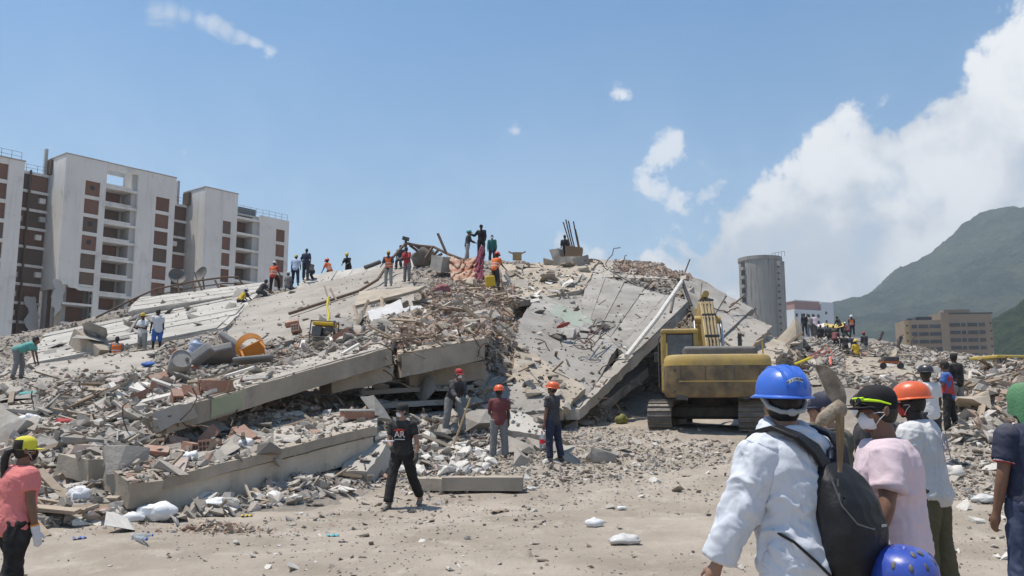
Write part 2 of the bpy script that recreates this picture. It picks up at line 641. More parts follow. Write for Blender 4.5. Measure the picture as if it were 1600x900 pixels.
CP = [  # (px, row, metres down range): the surface of the heap
    (-200, 800, 12), (-200, 640, 22), (-200, 560, 45), (0, 795, 12.6), (60, 812, 12.4), (130, 800, 12.9), (100, 745, 14.2), (0, 705, 16), (100, 665, 18), (200, 705, 15.7), (200, 645, 19), (0, 645, 20),
    (0, 605, 26), (130, 592, 27), (250, 600, 23.5), (0, 566, 38), (130, 566, 33), (0, 538, 46), (250, 562, 30), (250, 505, 42), (250, 468, 48), (350, 585, 25), (350, 525, 34),
    (400, 460, 48), (480, 446, 50), (450, 562, 27.5), (500, 525, 31), (560, 475, 38), (545, 425, 50), (620, 520, 27.5), (620, 455, 40), (640, 425, 46.5), (700, 538, 25.0), (700, 482, 32), (700, 447, 40),
    (700, 412, 47), (780, 505, 29.5), (770, 445, 42), (760, 408, 48), (900, 415, 48), (860, 470, 40), (1000, 425, 46.5), (1060, 430, 43), (1105, 450, 41.5), (1150, 486, 39), (1200, 526, 38), (1230, 556, 39),
    (300, 770, 14.6), (400, 765, 15.3), (480, 752, 16), (400, 690, 17.5), (520, 672, 19.0), (560, 660, 20.3), (650, 655, 22.3), (650, 612, 24.0), (750, 665, 22), (800, 632, 24.8), (900, 676, 25.2), (1000, 668, 27.5), (1100, 655, 30),
    (1000, 632, 35), (1060, 618, 37), (1150, 606, 34), (960, 640, 31), (700, 700, 19.8), (600, 735, 17.6), (640, 690, 19.6), (560, 755, 16.4),
    (1225, 565, 46), (1280, 532, 63), (1332, 527, 75), (1400, 552, 60), (1370, 592, 42), (1310, 600, 36), (1450, 560, 55), (1500, 557, 70), (1600, 566, 62), (1700, 560, 60), (1560, 605, 28), (1600, 575, 29.5), (1660, 560, 31),
    (1500, 628, 26.5), (1450, 650, 25), (1500, 668, 22.5), (1600, 684, 21), (1700, 690, 20),
]
pts3 = [P(*c) for c in CP]
CW = [(v.x, v.y, v.z) for v in pts3]
for x in (-30, -20, -10, 0, 8):   # behind the ridge
    CW += [(x, 62, 6.5), (x, 80, 3.5), (x, 110, 3.0)]
for x in (20, 30, 45):
    CW += [(x, 100, 5.0), (x, 115, 3.0)]
for (x, y) in [(-9, 9), (-6, 9.5), (-4, 12.3), (-1.5, 14.2), (0.5, 15.5), (2, 17), (4, 19), (6, 20.5), (8, 19.5), (11, 17.5), (14, 16), (3, 22.0), (6, 22.3), (8, 24.5), (8.5, 28), (1, 19.3)]:   # where the open ground starts
    CW.append((x, y, float(gz(np.array([x]), np.array([y]))[0]) - 0.30))
CW = np.array(CW)


def tps(a, b):
    r2 = ((a[:, None, :2] - b[None, :, :2]) ** 2).sum(-1) / 100.0
    return 0.5 * r2 * np.log(r2 + 1e-9)


N_ = len(CW)
A_ = np.zeros((N_ + 3, N_ + 3))
A_[:N_, :N_] = tps(CW, CW) + np.eye(N_) * 0.002
A_[:N_, N_:] = np.c_[np.ones(N_), CW[:, :2]]
A_[N_:, :N_] = A_[:N_, N_:].T
W_ = np.linalg.solve(A_, np.r_[CW[:, 2], 0, 0, 0])


def hz(x, y):
    """height of the heap"""
    x = np.asarray(x, float)
    y = np.asarray(y, float)
    q = np.stack([x.ravel(), y.ravel()], 1)
    z = np.concatenate([tps(c, CW) @ W_[:N_] for c in np.array_split(q, max(1, len(q) // 4000))]) + W_[N_] + q @ W_[N_ + 1:]
    p = xyz3(q[:, 0], q[:, 1])
    z = z + fbm(p * 0.5, 21, 4) * 0.5 + fbm(p * 1.9, 31, 4, 0.6) * 0.28
    return z.reshape(x.shape)


def spaced(lo, hi, a, b):
    out = [lo]
    while out[-1] < hi:
        t = (out[-1] - lo) / (hi - lo)
        out.append(out[-1] + a + (b - a) * t)
    return np.array(out)


my = spaced(10.5, 116, 0.10, 0.9)
mxx = np.linspace(-1, 1, 330)
mxx = np.sign(mxx) * (np.abs(mxx) ** 1.35) * 46 + 2
MX, MY = np.meshgrid(mxx, my)
MZ = hz(MX, MY)
edge = np.clip((46 - np.abs(MX - 2)) / 6, 0, 1) * np.clip((115 - MY) / 8, 0, 1)
MZ = MZ * edge - 2.0 * (1 - edge)
mound = tag(grid_mesh('rubble_mound', MX, MY, MZ, m_mound), kind='structure')

# ================================================================== slabs of the fallen building
SLABS = []


def patch(c, nu, nv, seed, jag=0.12, rough=0.03, sag=0.0):
    """bilinear sheet between four corners TL TR BR BL, with a broken outline"""
    tl, tr, br, bl = [np.array(v) for v in c]
    u, v = np.meshgrid(np.linspace(0, 1, nu), np.linspace(0, 1, nv))
    L1, L2 = np.linalg.norm(tr - tl), np.linalg.norm(bl - tl)
    s = np.stack([u.ravel() * L1, v.ravel() * L2, np.full(u.size, seed * 3.3)], 1)
    eu = np.clip(1 - np.minimum(u, 1 - u) * nu / 2.5, 0, 1).ravel()
    ev = np.clip(1 - np.minimum(v, 1 - v) * nv / 2.5, 0, 1).ravel()
    ju = (fbm(s * 0.9, seed, 4, 0.6)) * 2 * jag * eu / max(L1, .1)
    jv = (fbm(s * 0.9, seed + 50, 4, 0.6)) * 2 * jag * ev / max(L2, .1)
    U = (u.ravel() + ju)[:, None]
    V = (v.ravel() + jv)[:, None]
    pt = (1 - V) * ((1 - U) * tl + U * tr) + V * ((1 - U) * bl + U * br)
    n = np.cross(tr - tl, bl - tl)
    n = n / np.linalg.norm(n)
    if n[2] < 0:
        n = -n
    pt = pt + n[None] * (fbm(s * 0.6, seed + 9, 4) * 2 * rough)[:, None] - n[None] * (sag * 4 * (u * (1 - u)).ravel())[:, None]
    return pt, n


def slab_mesh(name, c, thick, material, seed=1, jag=0.12, rough=0.03, res=0.35, sag=0.0, parent=None, extra=None):
    L1 = (c[1] - c[0]).length
    L2 = (c[3] - c[0]).length
    nu, nv = int(min(60, max(4, L1 / res))) + 1, int(min(60, max(4, L2 / res))) + 1
    top, n = patch(c, nu, nv, seed, jag, rough, sag)
    bot = top - n[None] * thick
    i, j = np.meshgrid(np.arange(nu - 1), np.arange(nv - 1))
    a = (j * nu + i).ravel()
    q = np.stack([a, a + 1, a + nu + 1, a + nu], 1)
    m = nu * nv
    ring = list(range(nu)) + [k * nu + nu - 1 for k in range(1, nv)] + [(nv - 1) * nu + k for k in range(nu - 2, -1, -1)] + [k * nu for k in range(nv - 2, 0, -1)]
    ring = np.array(ring)
    nx = np.roll(ring, -1)
    side = np.stack([ring, nx, nx + m, ring + m], 1)
    # edges break unevenly: push the lower rim in and out
    rim = fbm(np.c_[top[ring] * 1.3], seed + 70, 3)
    ctr = top.mean(0)
    out = top[ring] - ctr
    out /= np.linalg.norm(out, axis=1)[:, None] + 1e-6
    bot[ring] += out * (rim * 2 * jag * 0.7)[:, None]
    V = np.concatenate([top, bot])
    Fq = np.concatenate([q, q[:, ::-1] + m, side])
    o = np_mesh(name, V, Fq, material, False, parent)
    bm = bmesh.new()
    bm.from_mesh(o.data)
    bmesh.ops.recalc_face_normals(bm, faces=bm.faces)
    bm.to_mesh(o.data)
    bm.free()
    o.data.polygons.foreach_set('use_smooth', [True] * len(o.data.polygons))
    o.data.set_sharp_from_angle(angle=R(32))
    return o


def beam_along(name, a, b, depth, width, material, parent=None, seed=0, drop=0.0, jag=0.03, back=None):
    """a beam whose top front edge runs from a to b; it hangs down by depth and runs back by width"""
    a, b = Vector(a), Vector(b)
    e = (b - a).normalized()
    back = Vector(back) if back is not None else Vector((-e.y, e.x, 0))
    if back.y < 0 and abs(back.y) > abs(back.x):
        back = -back
    back.normalize()
    L = (b - a).length
    n = max(4, int(L / 0.22))
    rs = []
    for k in range(n + 1):
        p = a + e * (L * k / n)
        q = []
        for (w, h) in ((0, 0), (0.5, 0), (1, 0), (1, -1), (0.5, -1), (0, -1), (0, -.66), (0, -.33)):
            v = p + back * (w * width) + Vector((0, 0, h * depth - drop))
            q.append(v)
        rs.append(q)
    mb = MB().rings(rs)
    V = np.array([tuple(v) for v in mb.v])
    V += np.stack([fbm(V * 2.3 + 7 * k, seed + k * 13, 3) * 2 * jag for k in range(3)], 1)
    mb.v = [Vector(v) for v in V]
    return mb.build(name, material, parent, smooth=True, angle=30, fix=True)


def corners(*c):
    return [P(*q) for q in c]


def slab(label, c, thick=0.22, material=None, seed=1, jag=0.16, rough=0.04, strips=0, along='u', beams=(), group=None, res=0.35, name='concrete_slab', sag=0.0, gap=0.03, cat='slab'):
    """one fallen slab; strips > 0 lays that many separate panels on it"""
    material = material or m_conc
    base = slab_mesh(name, c, thick, material, seed, jag, rough, res, sag)
    tag(base, label, cat, group)
    SLABS.append(base)
    if strips:
        tl, tr, br, bl = [np.array(v) for v in c]
        n = np.cross(tr - tl, bl - tl)
        n = n / np.linalg.norm(n)
        n = n if n[2] > 0 else -n
        rr = random.Random(seed)
        for k in range(strips):
            a, b = k / strips, (k + 1) / strips
            g = gap / np.linalg.norm((bl - tl) if along == 'u' else (tr - tl)) / 2

            def at(u, v):
                p = (1 - v) * ((1 - u) * tl + u * tr) + v * ((1 - u) * bl + u * br)
                return Vector(p + n * (0.05 + lift))
            lift = rr.uniform(-0.02, 0.03)
            lo, hi = rr.uniform(0.0, 0.04), 1 - rr.uniform(0.0, 0.05)
            if along == 'u':
                cc_ = [at(lo, a + g), at(hi, a + g), at(hi, b - g), at(lo, b - g)]
            else:
                cc_ = [at(a + g, lo), at(b - g, lo), at(b - g, hi), at(a + g, hi)]
            pn = slab_mesh('panel', cc_, 0.07, material, seed * 7 + k, 0.035, 0.012, res, sag, base)
            SLABS.append(pn)
    for kw in beams:
        o = beam_along(parent=base, **kw)
        SLABS.append(o)
    return base


# lower slab on the left with its deep edge beam
cA = corners((235, 700, 17.2), (592, 632, 21.0), (588, 667, 17.6), (203, 762, 13.3))
sA = slab('low grey floor slab with cracked cream edge beam above the dirt', cA, 0.16, m_conc, 3, 0.10, 0.04, name='floor_slab', beams=[
    dict(name='edge_beam', a=P(205, 776, 13.25), b=P(584, 682, 17.5), depth=0.42, width=0.30, material=m_plaster, seed=4, jag=0.02),
    dict(name='brick_ledge', a=P(215, 757, 13.22), b=P(586, 665, 17.46), depth=0.17, width=0.36, material=m_conc_tan, seed=8, jag=0.022)])
# upper slab with the green patch of paint
cB = corners((300, 602, 21.5), (640, 522, 25.5), (603, 541, 22.2), (248, 641, 16.5))
sB = slab('long tilted floor slab with tan edge beam and faded green paint patch', cB, 0.18, m_conc, 7, 0.12, 0.05, name='floor_slab', beams=[
    dict(name='edge_beam', a=P(262, 641, 16.55), b=P(612, 542, 22.2), depth=0.44, width=0.35, material=m_conc_tan, seed=14, jag=0.02),
    dict(name='beam_stub', a=P(520, 590, 21.2), b=P(614, 570, 22.4), depth=0.40, width=0.6, material=m_conc_tan, seed=17, jag=0.05)])
pm = mat('faded_green_paint', (0.27, 0.31, 0.19), (0.37, 0.36, 0.26), 2.5, 0.9, 0.4, 8.0, 0.15, detail=8.0, contrast=0.2)
pa_, pb_ = P(262, 641, 16.55), P(612, 542, 22.2)
gp = beam_along('paint_patch', pa_.lerp(pb_, .15), pa_.lerp(pb_, .27), 0.36, 0.02, pm, sB, 3, 0.03, 0.008)
e_ = (pb_ - pa_).normalized()
gp.location = Vector((e_.y, -e_.x, 0)).normalized() * 0.035
# the beam right of it, bearing the heap
cB2 = corners((618, 502, 27), (770, 495, 27.5), (762, 528, 23.5), (622, 553, 22.5))
sB2 = slab('tan edge beam and slab piled with crushed brick over a dark hollow', cB2, 0.2, m_conc_tan, 9, 0.10, 0.03, name='floor_slab', beams=[
    dict(name='edge_beam', a=P(628, 556, 22.5), b=P(758, 529, 23.4), depth=0.56, width=0.4, material=m_conc_tan, seed=24, jag=0.03),
    dict(name='lower_beam', a=P(640, 583, 23.4), b=P(760, 563, 24.2), depth=0.5, width=0.4, material=m_conc_tan, seed=27, jag=0.05)])
# crushed storeys under it
for k, (a, b, dd) in enumerate([((560, 612, 22.6), (740, 600, 24.0), 0.12), ((575, 632, 22.2), (720, 622, 23.6), 0.14), ((600, 655, 21.8), (715, 640, 23.3), 0.25)]):
    c_ = [P(a[0] + 10, a[1] - 6, a[2] + 2.2), P(b[0], b[1] - 6, b[2] + 2), P(*b), P(*a)]
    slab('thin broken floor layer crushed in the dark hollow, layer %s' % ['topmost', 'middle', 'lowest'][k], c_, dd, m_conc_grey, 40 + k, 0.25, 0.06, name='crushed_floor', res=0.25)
# the great smooth slab in the middle
cD = corners((385, 470, 45), (640, 409, 50), (648, 500, 33.5), (330, 566, 31))
slab('great smooth grey roof slab sloping down from the skyline', cD, 0.25, m_conc, 12, 0.25, 0.06, name='roof_slab', res=0.5)
cD2 = corners((478, 432, 50.3), (650, 406, 50.8), (640, 436, 46), (455, 462, 46.5))
slab('upper ribbed strip of roof slab just under the skyline workers', cD2, 0.2, m_conc_pale, 13, 0.12, 0.03, strips=7, along='v', name='roof_slab', res=0.5)
# pale panelled roof at the left
cE = corners((70, 523, 46), (408, 455, 48.5), (352, 512, 37), (40, 572, 32.5))
slab('pale roof slab of long panels below the apartment blocks', cE, 0.2, m_conc_pale, 15, 0.2, 0.05, strips=7, along='u', name='roof_slab', res=0.5, gap=0.12)
cE2 = corners((215, 466, 49), (420, 441, 50), (405, 457, 47.8), (200, 487, 46))
slab('upper pale roof edge carrying the bent metal railing', cE2, 0.25, m_conc_pale, 16, 0.2, 0.05, strips=3, along='u', name='roof_slab', res=0.5, gap=0.1)
cE3 = corners((350, 477, 46), (470, 452, 48), (420, 478, 43.5), (300, 530, 36.5))
slab('narrow grey roof strip climbing toward the workers on the ridge', cE3, 0.3, m_conc_grey, 18, 0.18, 0.06, name='roof_slab', res=0.5)
cF = corners((10, 574, 31), (245, 546, 32.5), (222, 594, 26.3), (-40, 624, 24))
slab('grey flat slab in the rubble behind the bending person in teal', cF, 0.22, m_conc, 19, 0.2, 0.05, res=0.4)
cF2 = corners((-40, 640, 19), (75, 628, 19.6), (85, 668, 17.6), (-40, 690, 16.8))
slab('grey wall piece lying in the rubble at the far left edge', cF2, 0.3, m_conc, 20, 0.2, 0.05, res=0.4)
# right-hand folded slabs
cC1 = corners((918, 428, 43.5), (1078, 470, 37), (986, 560, 29), (905, 500, 33.6))
sC1 = slab('steep panelled grey slab leaning above the excavator', cC1, 0.3, m_conc_grey, 22, 0.12, 0.04, strips=5, along='v', name='roof_slab', res=0.45, gap=0.045, beams=[
    dict(name='edge_beam', a=P(986, 561, 29.0), b=P(1078, 472, 37.0), depth=0.40, width=0.5, material=m_conc, seed=34, jag=0.06, back=(-1, 0.1, 0))])
cC2 = corners((845, 458, 38), (972, 528, 31.2), (905, 638, 24.4), (793, 520, 29.5))
sC2 = slab('broad grey slab with worn green floor paint tilting to a broken point', cC2, 0.3, m_conc_grey, 23, 0.22, 0.06, name='floor_slab', res=0.3, beams=[
    dict(name='edge_beam', a=P(906, 639, 24.4), b=P(986, 562, 28.9), depth=0.32, width=0.4, material=m_conc, seed=37, jag=0.06, back=(-1, 0.1, 0))])
cC6 = corners((842, 446, 40), (922, 429, 43.3), (922, 506, 32.9), (846, 468, 37))
slab('cracked grey slab corner between the crest slab and the green floor', [v - Vector((0, 0, .12)) for v in cC6], 0.3, m_conc_grey, 63, 0.25, 0.08, name='floor_slab', res=0.3)
m_gfl = mat('worn_green_floor', (0.245, 0.295, 0.235), (0.315, 0.325, 0.285), 1.2, 0.85, 0.4, 7.0, 0.2, c3=(0.36, 0.355, 0.335), s3=2.2, w3=0.9, detail=9.0)
gfl = slab_mesh('green_floor', [v + Vector((0, 0, 0.035)) for v in corners((862, 466, 36.4), (912, 470, 35.2), (928, 500, 32.0), (868, 492, 33.0))], 0.02, m_gfl, 51, 0.9, 0.01, 0.2, 0, sC2)
cC3 = corners((808, 536, 27.6), (915, 606, 25.3), (880, 640, 23.8), (800, 590, 25.2))
slab('sandy broken slab wedged under the broad grey slab', cC3, 0.3, m_conc_tan, 24, 0.2, 0.08, name='floor_slab', res=0.3)
cC4 = corners((722, 570, 26.2), (850, 606, 24.6), (862, 640, 23.2), (778, 648, 23.2))
slab('buckled grey slab behind the stooping worker with the shovel', cC4, 0.22, m_conc_grey, 25, 0.2, 0.08, name='floor_slab', res=0.3)
cC5 = corners((795, 640, 23.0), (862, 660, 22.3), (850, 683, 21.8), (790, 668, 22.2))
slab('chalky slab fragment between the two workers in orange helmets', cC5, 0.2, m_conc_pale, 26, 0.15, 0.06, res=0.2)
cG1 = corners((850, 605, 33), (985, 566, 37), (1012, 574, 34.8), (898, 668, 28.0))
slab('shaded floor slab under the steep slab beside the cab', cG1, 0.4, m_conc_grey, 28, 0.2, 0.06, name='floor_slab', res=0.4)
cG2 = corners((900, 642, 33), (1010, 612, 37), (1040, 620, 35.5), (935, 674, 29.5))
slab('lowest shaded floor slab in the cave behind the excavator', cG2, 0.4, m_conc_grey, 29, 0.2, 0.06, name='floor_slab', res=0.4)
cH1 = corners((1060, 424, 43.5), (1178, 482, 39.5), (1118, 538, 32.5), (1080, 472, 36.9))
slab('folded grey roof sheet running down right of the boom', cH1, 0.3, m_conc_grey, 30, 0.2, 0.06, strips=3, along='v', name='roof_slab', res=0.45, gap=0.08)
cH2 = corners((1136, 482, 38.5), (1210, 510, 37.5), (1158, 560, 31.5), (1094, 542, 32))
slab('broken floor slab with pale edge right of the boom, upper', cH2, 0.55, m_conc, 31, 0.3, 0.06, name='floor_slab', res=0.35)
cH3 = corners((1172, 512, 37.5), (1234, 538, 36.5), (1206, 576, 31.5), (1130, 576, 31.5))
slab('broken floor slab with sandy edge right of the boom, lower', cH3, 0.55, m_conc_tan, 32, 0.3, 0.06, name='floor_slab', res=0.35)
cI = corners((780, 412, 48), (932, 407, 46.3), (912, 452, 39), (798, 474, 36.5))
slab('sandy flat slab on the crest left of the rebar', cI, 0.25, m_conc_tan, 33, 0.3, 0.08, name='roof_slab', res=0.4)
cI2 = corners((905, 404, 47), (1030, 412, 45.5), (1062, 436, 42), (920, 432, 43))
slab('thin slab along the crest under the loose debris', cI2, 0.2, m_conc, 35, 0.25, 0.06, name='roof_slab', res=0.4)
# flat slab where the far workers walk, and the standing shard of wall
cJ = corners((1318, 556, 57), (1395, 560, 56), (1440, 588, 42.5), (1325, 590, 42.5))
slab('flat pale slab with people walking on it in the middle distance', cJ, 0.35, m_conc_tan, 36, 0.2, 0.04, name='floor_slab', res=0.6)
sh = slab_mesh('wall_shard', [P(1214, 530, 38), P(1242, 494, 38.2), P(1248, 562, 36.5), P(1206, 572, 36.5)], 0.35, m_conc_tan, 61, 0.15, 0.05, 0.3, 0.08)
SLABS.append(tag(sh, 'upright curved shard of tan wall beside the fallen slabs', 'wall fragment'))
cK = corners((1490, 622, 25.5), (1565, 612, 26), (1575, 626, 24.2), (1518, 640, 23.6))
slab('pale loose slab lying on the rubble behind the man in red', cK, 0.28, m_conc_pale, 39, 0.08, 0.02, res=0.3)
# kerb-like beam on the dirt
kb = beam_along('concrete_beam', P(690, 746, 15.9), P(816, 746, 15.8), 0.24, 0.4, m_conc_tan, None, 71, 0, 0.012)
SLABS.append(tag(kb, 'long tan concrete beam lying flat on the dirt', 'beam'))
kb2 = beam_along('concrete_beam', P(640, 746, 16.1), P(690, 748, 15.9), 0.22, 0.4, m_conc_tan, None, 73, 0, 0.03)
SLABS.append(tag(kb2, 'short broken beam end beside the walking man in black', 'beam'))


def block(label, a, b, w, h, material, seed, name='concrete_beam', cat='beam', jag=0.04):
    """a squared piece between two points"""
    a, b = Vector(a), Vector(b)
    e = (b - a).normalized()
    s = e.cross(Vector((0, 0, 1))).normalized()
    t = s.cross(e)
    n = max(3, int((b - a).length / 0.15))
    rs = []
    for k in range(n + 1):
        p = a.lerp(b, k / n)
        rs.append([p + s * (w / 2 * i) + t * (h / 2 * j) for (i, j) in ((-1, -1), (0, -1), (1, -1), (1, 0), (1, 1), (0, 1), (-1, 1), (-1, 0))])
    mb = MB().rings(rs)
    V = np.array([tuple(v) for v in mb.v])
    V += np.stack([fbm(V * 2.5 + 5 * k, seed + k * 11, 3) * 2 * jag for k in range(3)], 1)
    mb.v = [Vector(v) for v in V]
    o = mb.build(name, material, None, smooth=True, angle=28, fix=True)
    SLABS.append(o)
    return tag(o, label, cat)


block('thick broken column leaning behind the walking man in black', P(603, 690, 18.0), P(556, 752, 16.6), 0.52, 0.42, m_conc_pale, 81, 'broken_column', 'column', 0.10)
block('tan beam with bare steel ends standing up from the pale roof panels', P(125, 527, 35), P(166, 560, 34), 0.75, 0.7, m_conc_tan, 83, jag=0.04)
block('rough concrete column end at the left end of the green-painted beam', P(240, 662, 16.5), P(300, 640, 17.0), 0.42, 0.34, m_conc, 85, 'broken_column', 'column', 0.12)
block('stone-like beam end under the low slab beside the sacks', P(190, 742, 13.9), P(228, 772, 13.3), 0.5, 0.4, m_conc_tan, 86, jag=0.07)
block('dusty beam end above the sacks beside the woman in pink', P(110, 726, 14.6), P(160, 735, 14.3), 0.5, 0.35, m_conc_tan, 87, jag=0.09)
block('squared concrete piece on the crest below the rebar', P(866, 409, 46.0), P(912, 411, 45.6), 0.6, 0.5, m_conc, 88, jag=0.12)
block('grey beam piece on the skyline beside the rebar', P(866, 401, 46.4), P(878, 397, 46.2), 0.7, 0.6, m_conc_grey, 89, jag=0.2)
block('square grey concrete box behind the hanging blanket', P(683, 411, 44.5), P(701, 414, 43.7), 0.85, 0.75, m_conc_grey, 90, 'concrete_block', 'block', 0.05)
block('dark grey leaning panel by the generator', P(520, 500, 32.4), P(550, 522, 31.0), 1.1, 0.35, m_conc_grey, 91, 'leaning_slab', 'slab', 0.05)
block('long broken plank-like beam across the brick heap', P(628, 505, 29.5), P(722, 478, 31.5), 0.25, 0.45, m_conc_tan, 92, jag=0.06)

# the round piece with a brick rim
rp = P(557, 655, 18.8)
rp_e = tag(empty('round_slab', rp), 'round white-topped brick disc resting on the low slab', 'slab')
rr = random.Random(5)
poly = [(0.40 * math.cos(a) * rr.uniform(.86, 1.05), 0.36 * math.sin(a) * rr.uniform(.86, 1.05)) for a in [2 * math.pi * k / 15 for k in range(15)]]
MB().prism(poly, 0, 0.17).build('brick_rim', m_brick, rp_e, bevel=0.015)
MB().prism([(x * 1.03, y * 1.03) for x, y in poly], 0.173, 0.215).build('white_top', m_white, rp_e, bevel=0.01)

# ------------------------------------------------------------------ look-up of the surface under a pixel or a spot
def tree_of(objs):
    V, Fc, o = [], [], 0
    for ob in objs:
        me = ob.data
        mw = Matrix.Translation(ob.location)
        V += [mw @ v.co for v in me.vertices]
        Fc += [[i + o for i in p.vertices] for p in me.polygons]
        o += len(me.vertices)
    return BVHTree.FromPolygons(V, Fc), np.repeat(np.arange(len(objs)), [len(q.data.polygons) for q in objs])


# the heap gives way under the slabs that lie on it
ST, _ = tree_of(SLABS)
co = np.empty(len(mound.data.vertices) * 3, np.float32)
mound.data.vertices.foreach_get('co', co)
co = co.reshape(-1, 3)
for i in range(len(co)):
    x, y, z = co[i]
    h_ = ST.ray_cast(Vector((x, y, 60)), Vector((0, 0, -1)))
    low = 1e9
    while h_[0] is not None:
        low = h_[0].z
        h_ = ST.ray_cast(h_[0] - Vector((0, 0, 0.02)), Vector((0, 0, -1)))
        if low < z - 1.2:
            break
    if low < 1e8 and z > low - 0.12 and low > z - 3.0:
        co[i, 2] = low - 0.12
mound.data.vertices.foreach_set('co', co.ravel())
mound.data.update()
SOLID = [ground, mound] + SLABS
TREE, OWNER = tree_of(SOLID)


def hit(px, py):
    """where the line of sight through (px, py) meets the heap or the ground"""
    o = Vector((0, 0, EYE))
    loc, n, idx, dist = TREE.ray_cast(o, sdir(px, py))
    return loc, n


def drop(x, y):
    loc, n, idx, dist = TREE.ray_cast(Vector((x, y, 60)), Vector((0, 0, -1)))
    return (loc, n, OWNER[idx]) if loc is not None else (None, None, None)

# the worn green paint follows the slab it is on
for v in gfl.data.vertices:
    l_, n_, w_ = drop(v.co.x, v.co.y)
    up_ = v.index < len(gfl.data.vertices) // 2
    if l_ is not None:
        v.co.z = l_.z + (0.012 if up_ else -0.02)
gfl.data.update()
# ================================================================== far setting: mountain, hill, buildings
m_forest = mat('mountain_forest', (0.010, 0.026, 0.010), (0.085, 0.108, 0.048), 0.0095, 0.95, 1.0, 0.05, 0.05, c3=(0.14, 0.145, 0.08), s3=0.028, w3=0.85, space='World', detail=14.0, bdist=40.0, contrast=.14)
m_hill = mat('hill_trees', (0.010, 0.026, 0.009), (0.045, 0.072, 0.024), 0.11, 0.95, 1.0, 0.2, 0.05, c3=(0.085, 0.105, 0.04), s3=0.2, w3=0.7, space='World', detail=12.0, bdist=10.0, contrast=.13)


def ridge(name, prof, d, front, back, base, material, nx, ny, amp, sc, seed):
    """a mountain whose crest stands d metres away and follows prof (px, row)"""
    prof = sorted(prof)
    px = np.array([p[0] for p in prof], float)
    X = np.linspace(P(px[0], 500, d).x, P(px[-1], 500, d).x, nx)
    cx = np.array([P(a, b, d).x for a, b in prof])
    cz = np.array([P(a, b, d).z for a, b in prof])
    crest = np.interp(X, cx, cz)
    Yv = np.concatenate([np.linspace(d - front, d, ny), np.linspace(d, d + back, ny // 3)[1:]])
    gx, gy = np.meshgrid(X, Yv)
    t = np.where(gy <= d, (gy - (d - front)) / front, 1 - (gy - d) / back)
    t = np.clip(t, 0, 1)
    z = base + (crest[None] - base) * (t ** 0.85)
    p = xyz3(gx.ravel(), gy.ravel())
    r1 = np.abs(fbm(p * sc, seed, 5, 0.5)).reshape(gx.shape)
    z = z - r1 * amp * 2.2 * (t * (1.25 - t) * 2.2) * ((crest[None] - base) / max(crest.max() - base, 1)) + fbm(p * sc * 11, seed + 5, 4, .7).reshape(gx.shape) * amp * 0.13
    z = np.where(t <= 0.001, base - 5, z)
    return tag(grid_mesh(name, gx, gy, z, material), kind='structure')


ridge('mountain', [(700, 600), (900, 560), (1050, 530), (1150, 505), (1230, 486), (1290, 464), (1320, 457), (1350, 449), (1385, 432), (1420, 408), (1455, 380), (1485, 360), (1510, 347), (1535, 331), (1558, 322), (1575, 319), (1600, 325), (1640, 330), (1720, 300), (1850, 280), (2100, 330), (2500, 420), (3000, 560)],
      1900.0, 1250.0, 900.0, -5.0, m_forest, 620, 300, 175.0, 0.0042, 5)
ridge('hill', [(1380, 600), (1440, 575), (1500, 540), (1535, 503), (1570, 482), (1600, 462), (1660, 430), (1760, 400), (1900, 420), (2200, 480), (2600, 600)], 620.0, 230.0, 260.0, -3.0, m_hill, 420, 200, 24.0, 0.022, 8)

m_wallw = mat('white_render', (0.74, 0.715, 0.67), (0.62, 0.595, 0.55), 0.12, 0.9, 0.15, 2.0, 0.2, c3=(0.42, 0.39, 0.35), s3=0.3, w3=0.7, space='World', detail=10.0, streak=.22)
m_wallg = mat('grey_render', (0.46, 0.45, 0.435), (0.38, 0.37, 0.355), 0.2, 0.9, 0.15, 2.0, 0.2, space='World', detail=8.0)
m_infill = mat('brown_brick_infill', (0.19, 0.102, 0.072), (0.15, 0.085, 0.062), 1.0, 0.9, 0.2, 9.0, 0.15, vary=0.16, detail=6.0)
m_infill2 = mat('grey_brown_infill', (0.15, 0.105, 0.08), (0.12, 0.085, 0.066), 1.0, 0.9, 0.2, 9.0, 0.15, vary=0.16, detail=6.0)
m_void = mat('dark_interior', (0.045, 0.042, 0.04), (0.075, 0.07, 0.065), 0.8, 0.95)
m_rail = mat('rail_paint', (0.12, 0.13, 0.15), (0.2, 0.19, 0.18), 2.0, 0.6, spec=0.4)
m_glass = mat('glass', (0.05, 0.065, 0.08), (0.09, 0.105, 0.12), 2.0, 0.12, spec=0.6)
m_roofedge = mat('stained_coping', (0.30, 0.24, 0.20), (0.45, 0.42, 0.39), 0.7, 0.95, space='World', detail=8)

EX = Vector((0.62, 0.785, 0)).normalized()
NX = Vector((0.785, -0.62, 0)).normalized()
BASE = P(105, 230, 130)
BASE.z = 0


def bpt(s, n, z):
    return BASE + EX * s + NX * n + Vector((0, 0, z))


def bbox(mb, s0, s1, n0, n1, z0, z1):
    vs_ = [bpt(s, n, z) for z in (z0, z1) for (s, n) in ((s0, n0), (s1, n0), (s1, n1), (s0, n1))]
    return mb.add(vs_, [(0, 1, 2, 3), (4, 7, 6, 5), (0, 4, 5, 1), (1, 5, 6, 2), (2, 6, 7, 3), (3, 7, 4, 0)])


def part(root, name, material, *boxes, fix=True):
    mb = MB()
    for b in boxes:
        bbox(mb, *b)
    # local to the root
    mb.v = [v - root.location for v in mb.v]
    return mb.build(name, material, root, fix=fix)


ST_H, TOP0 = 2.92, 37.45
brr = random.Random(4)


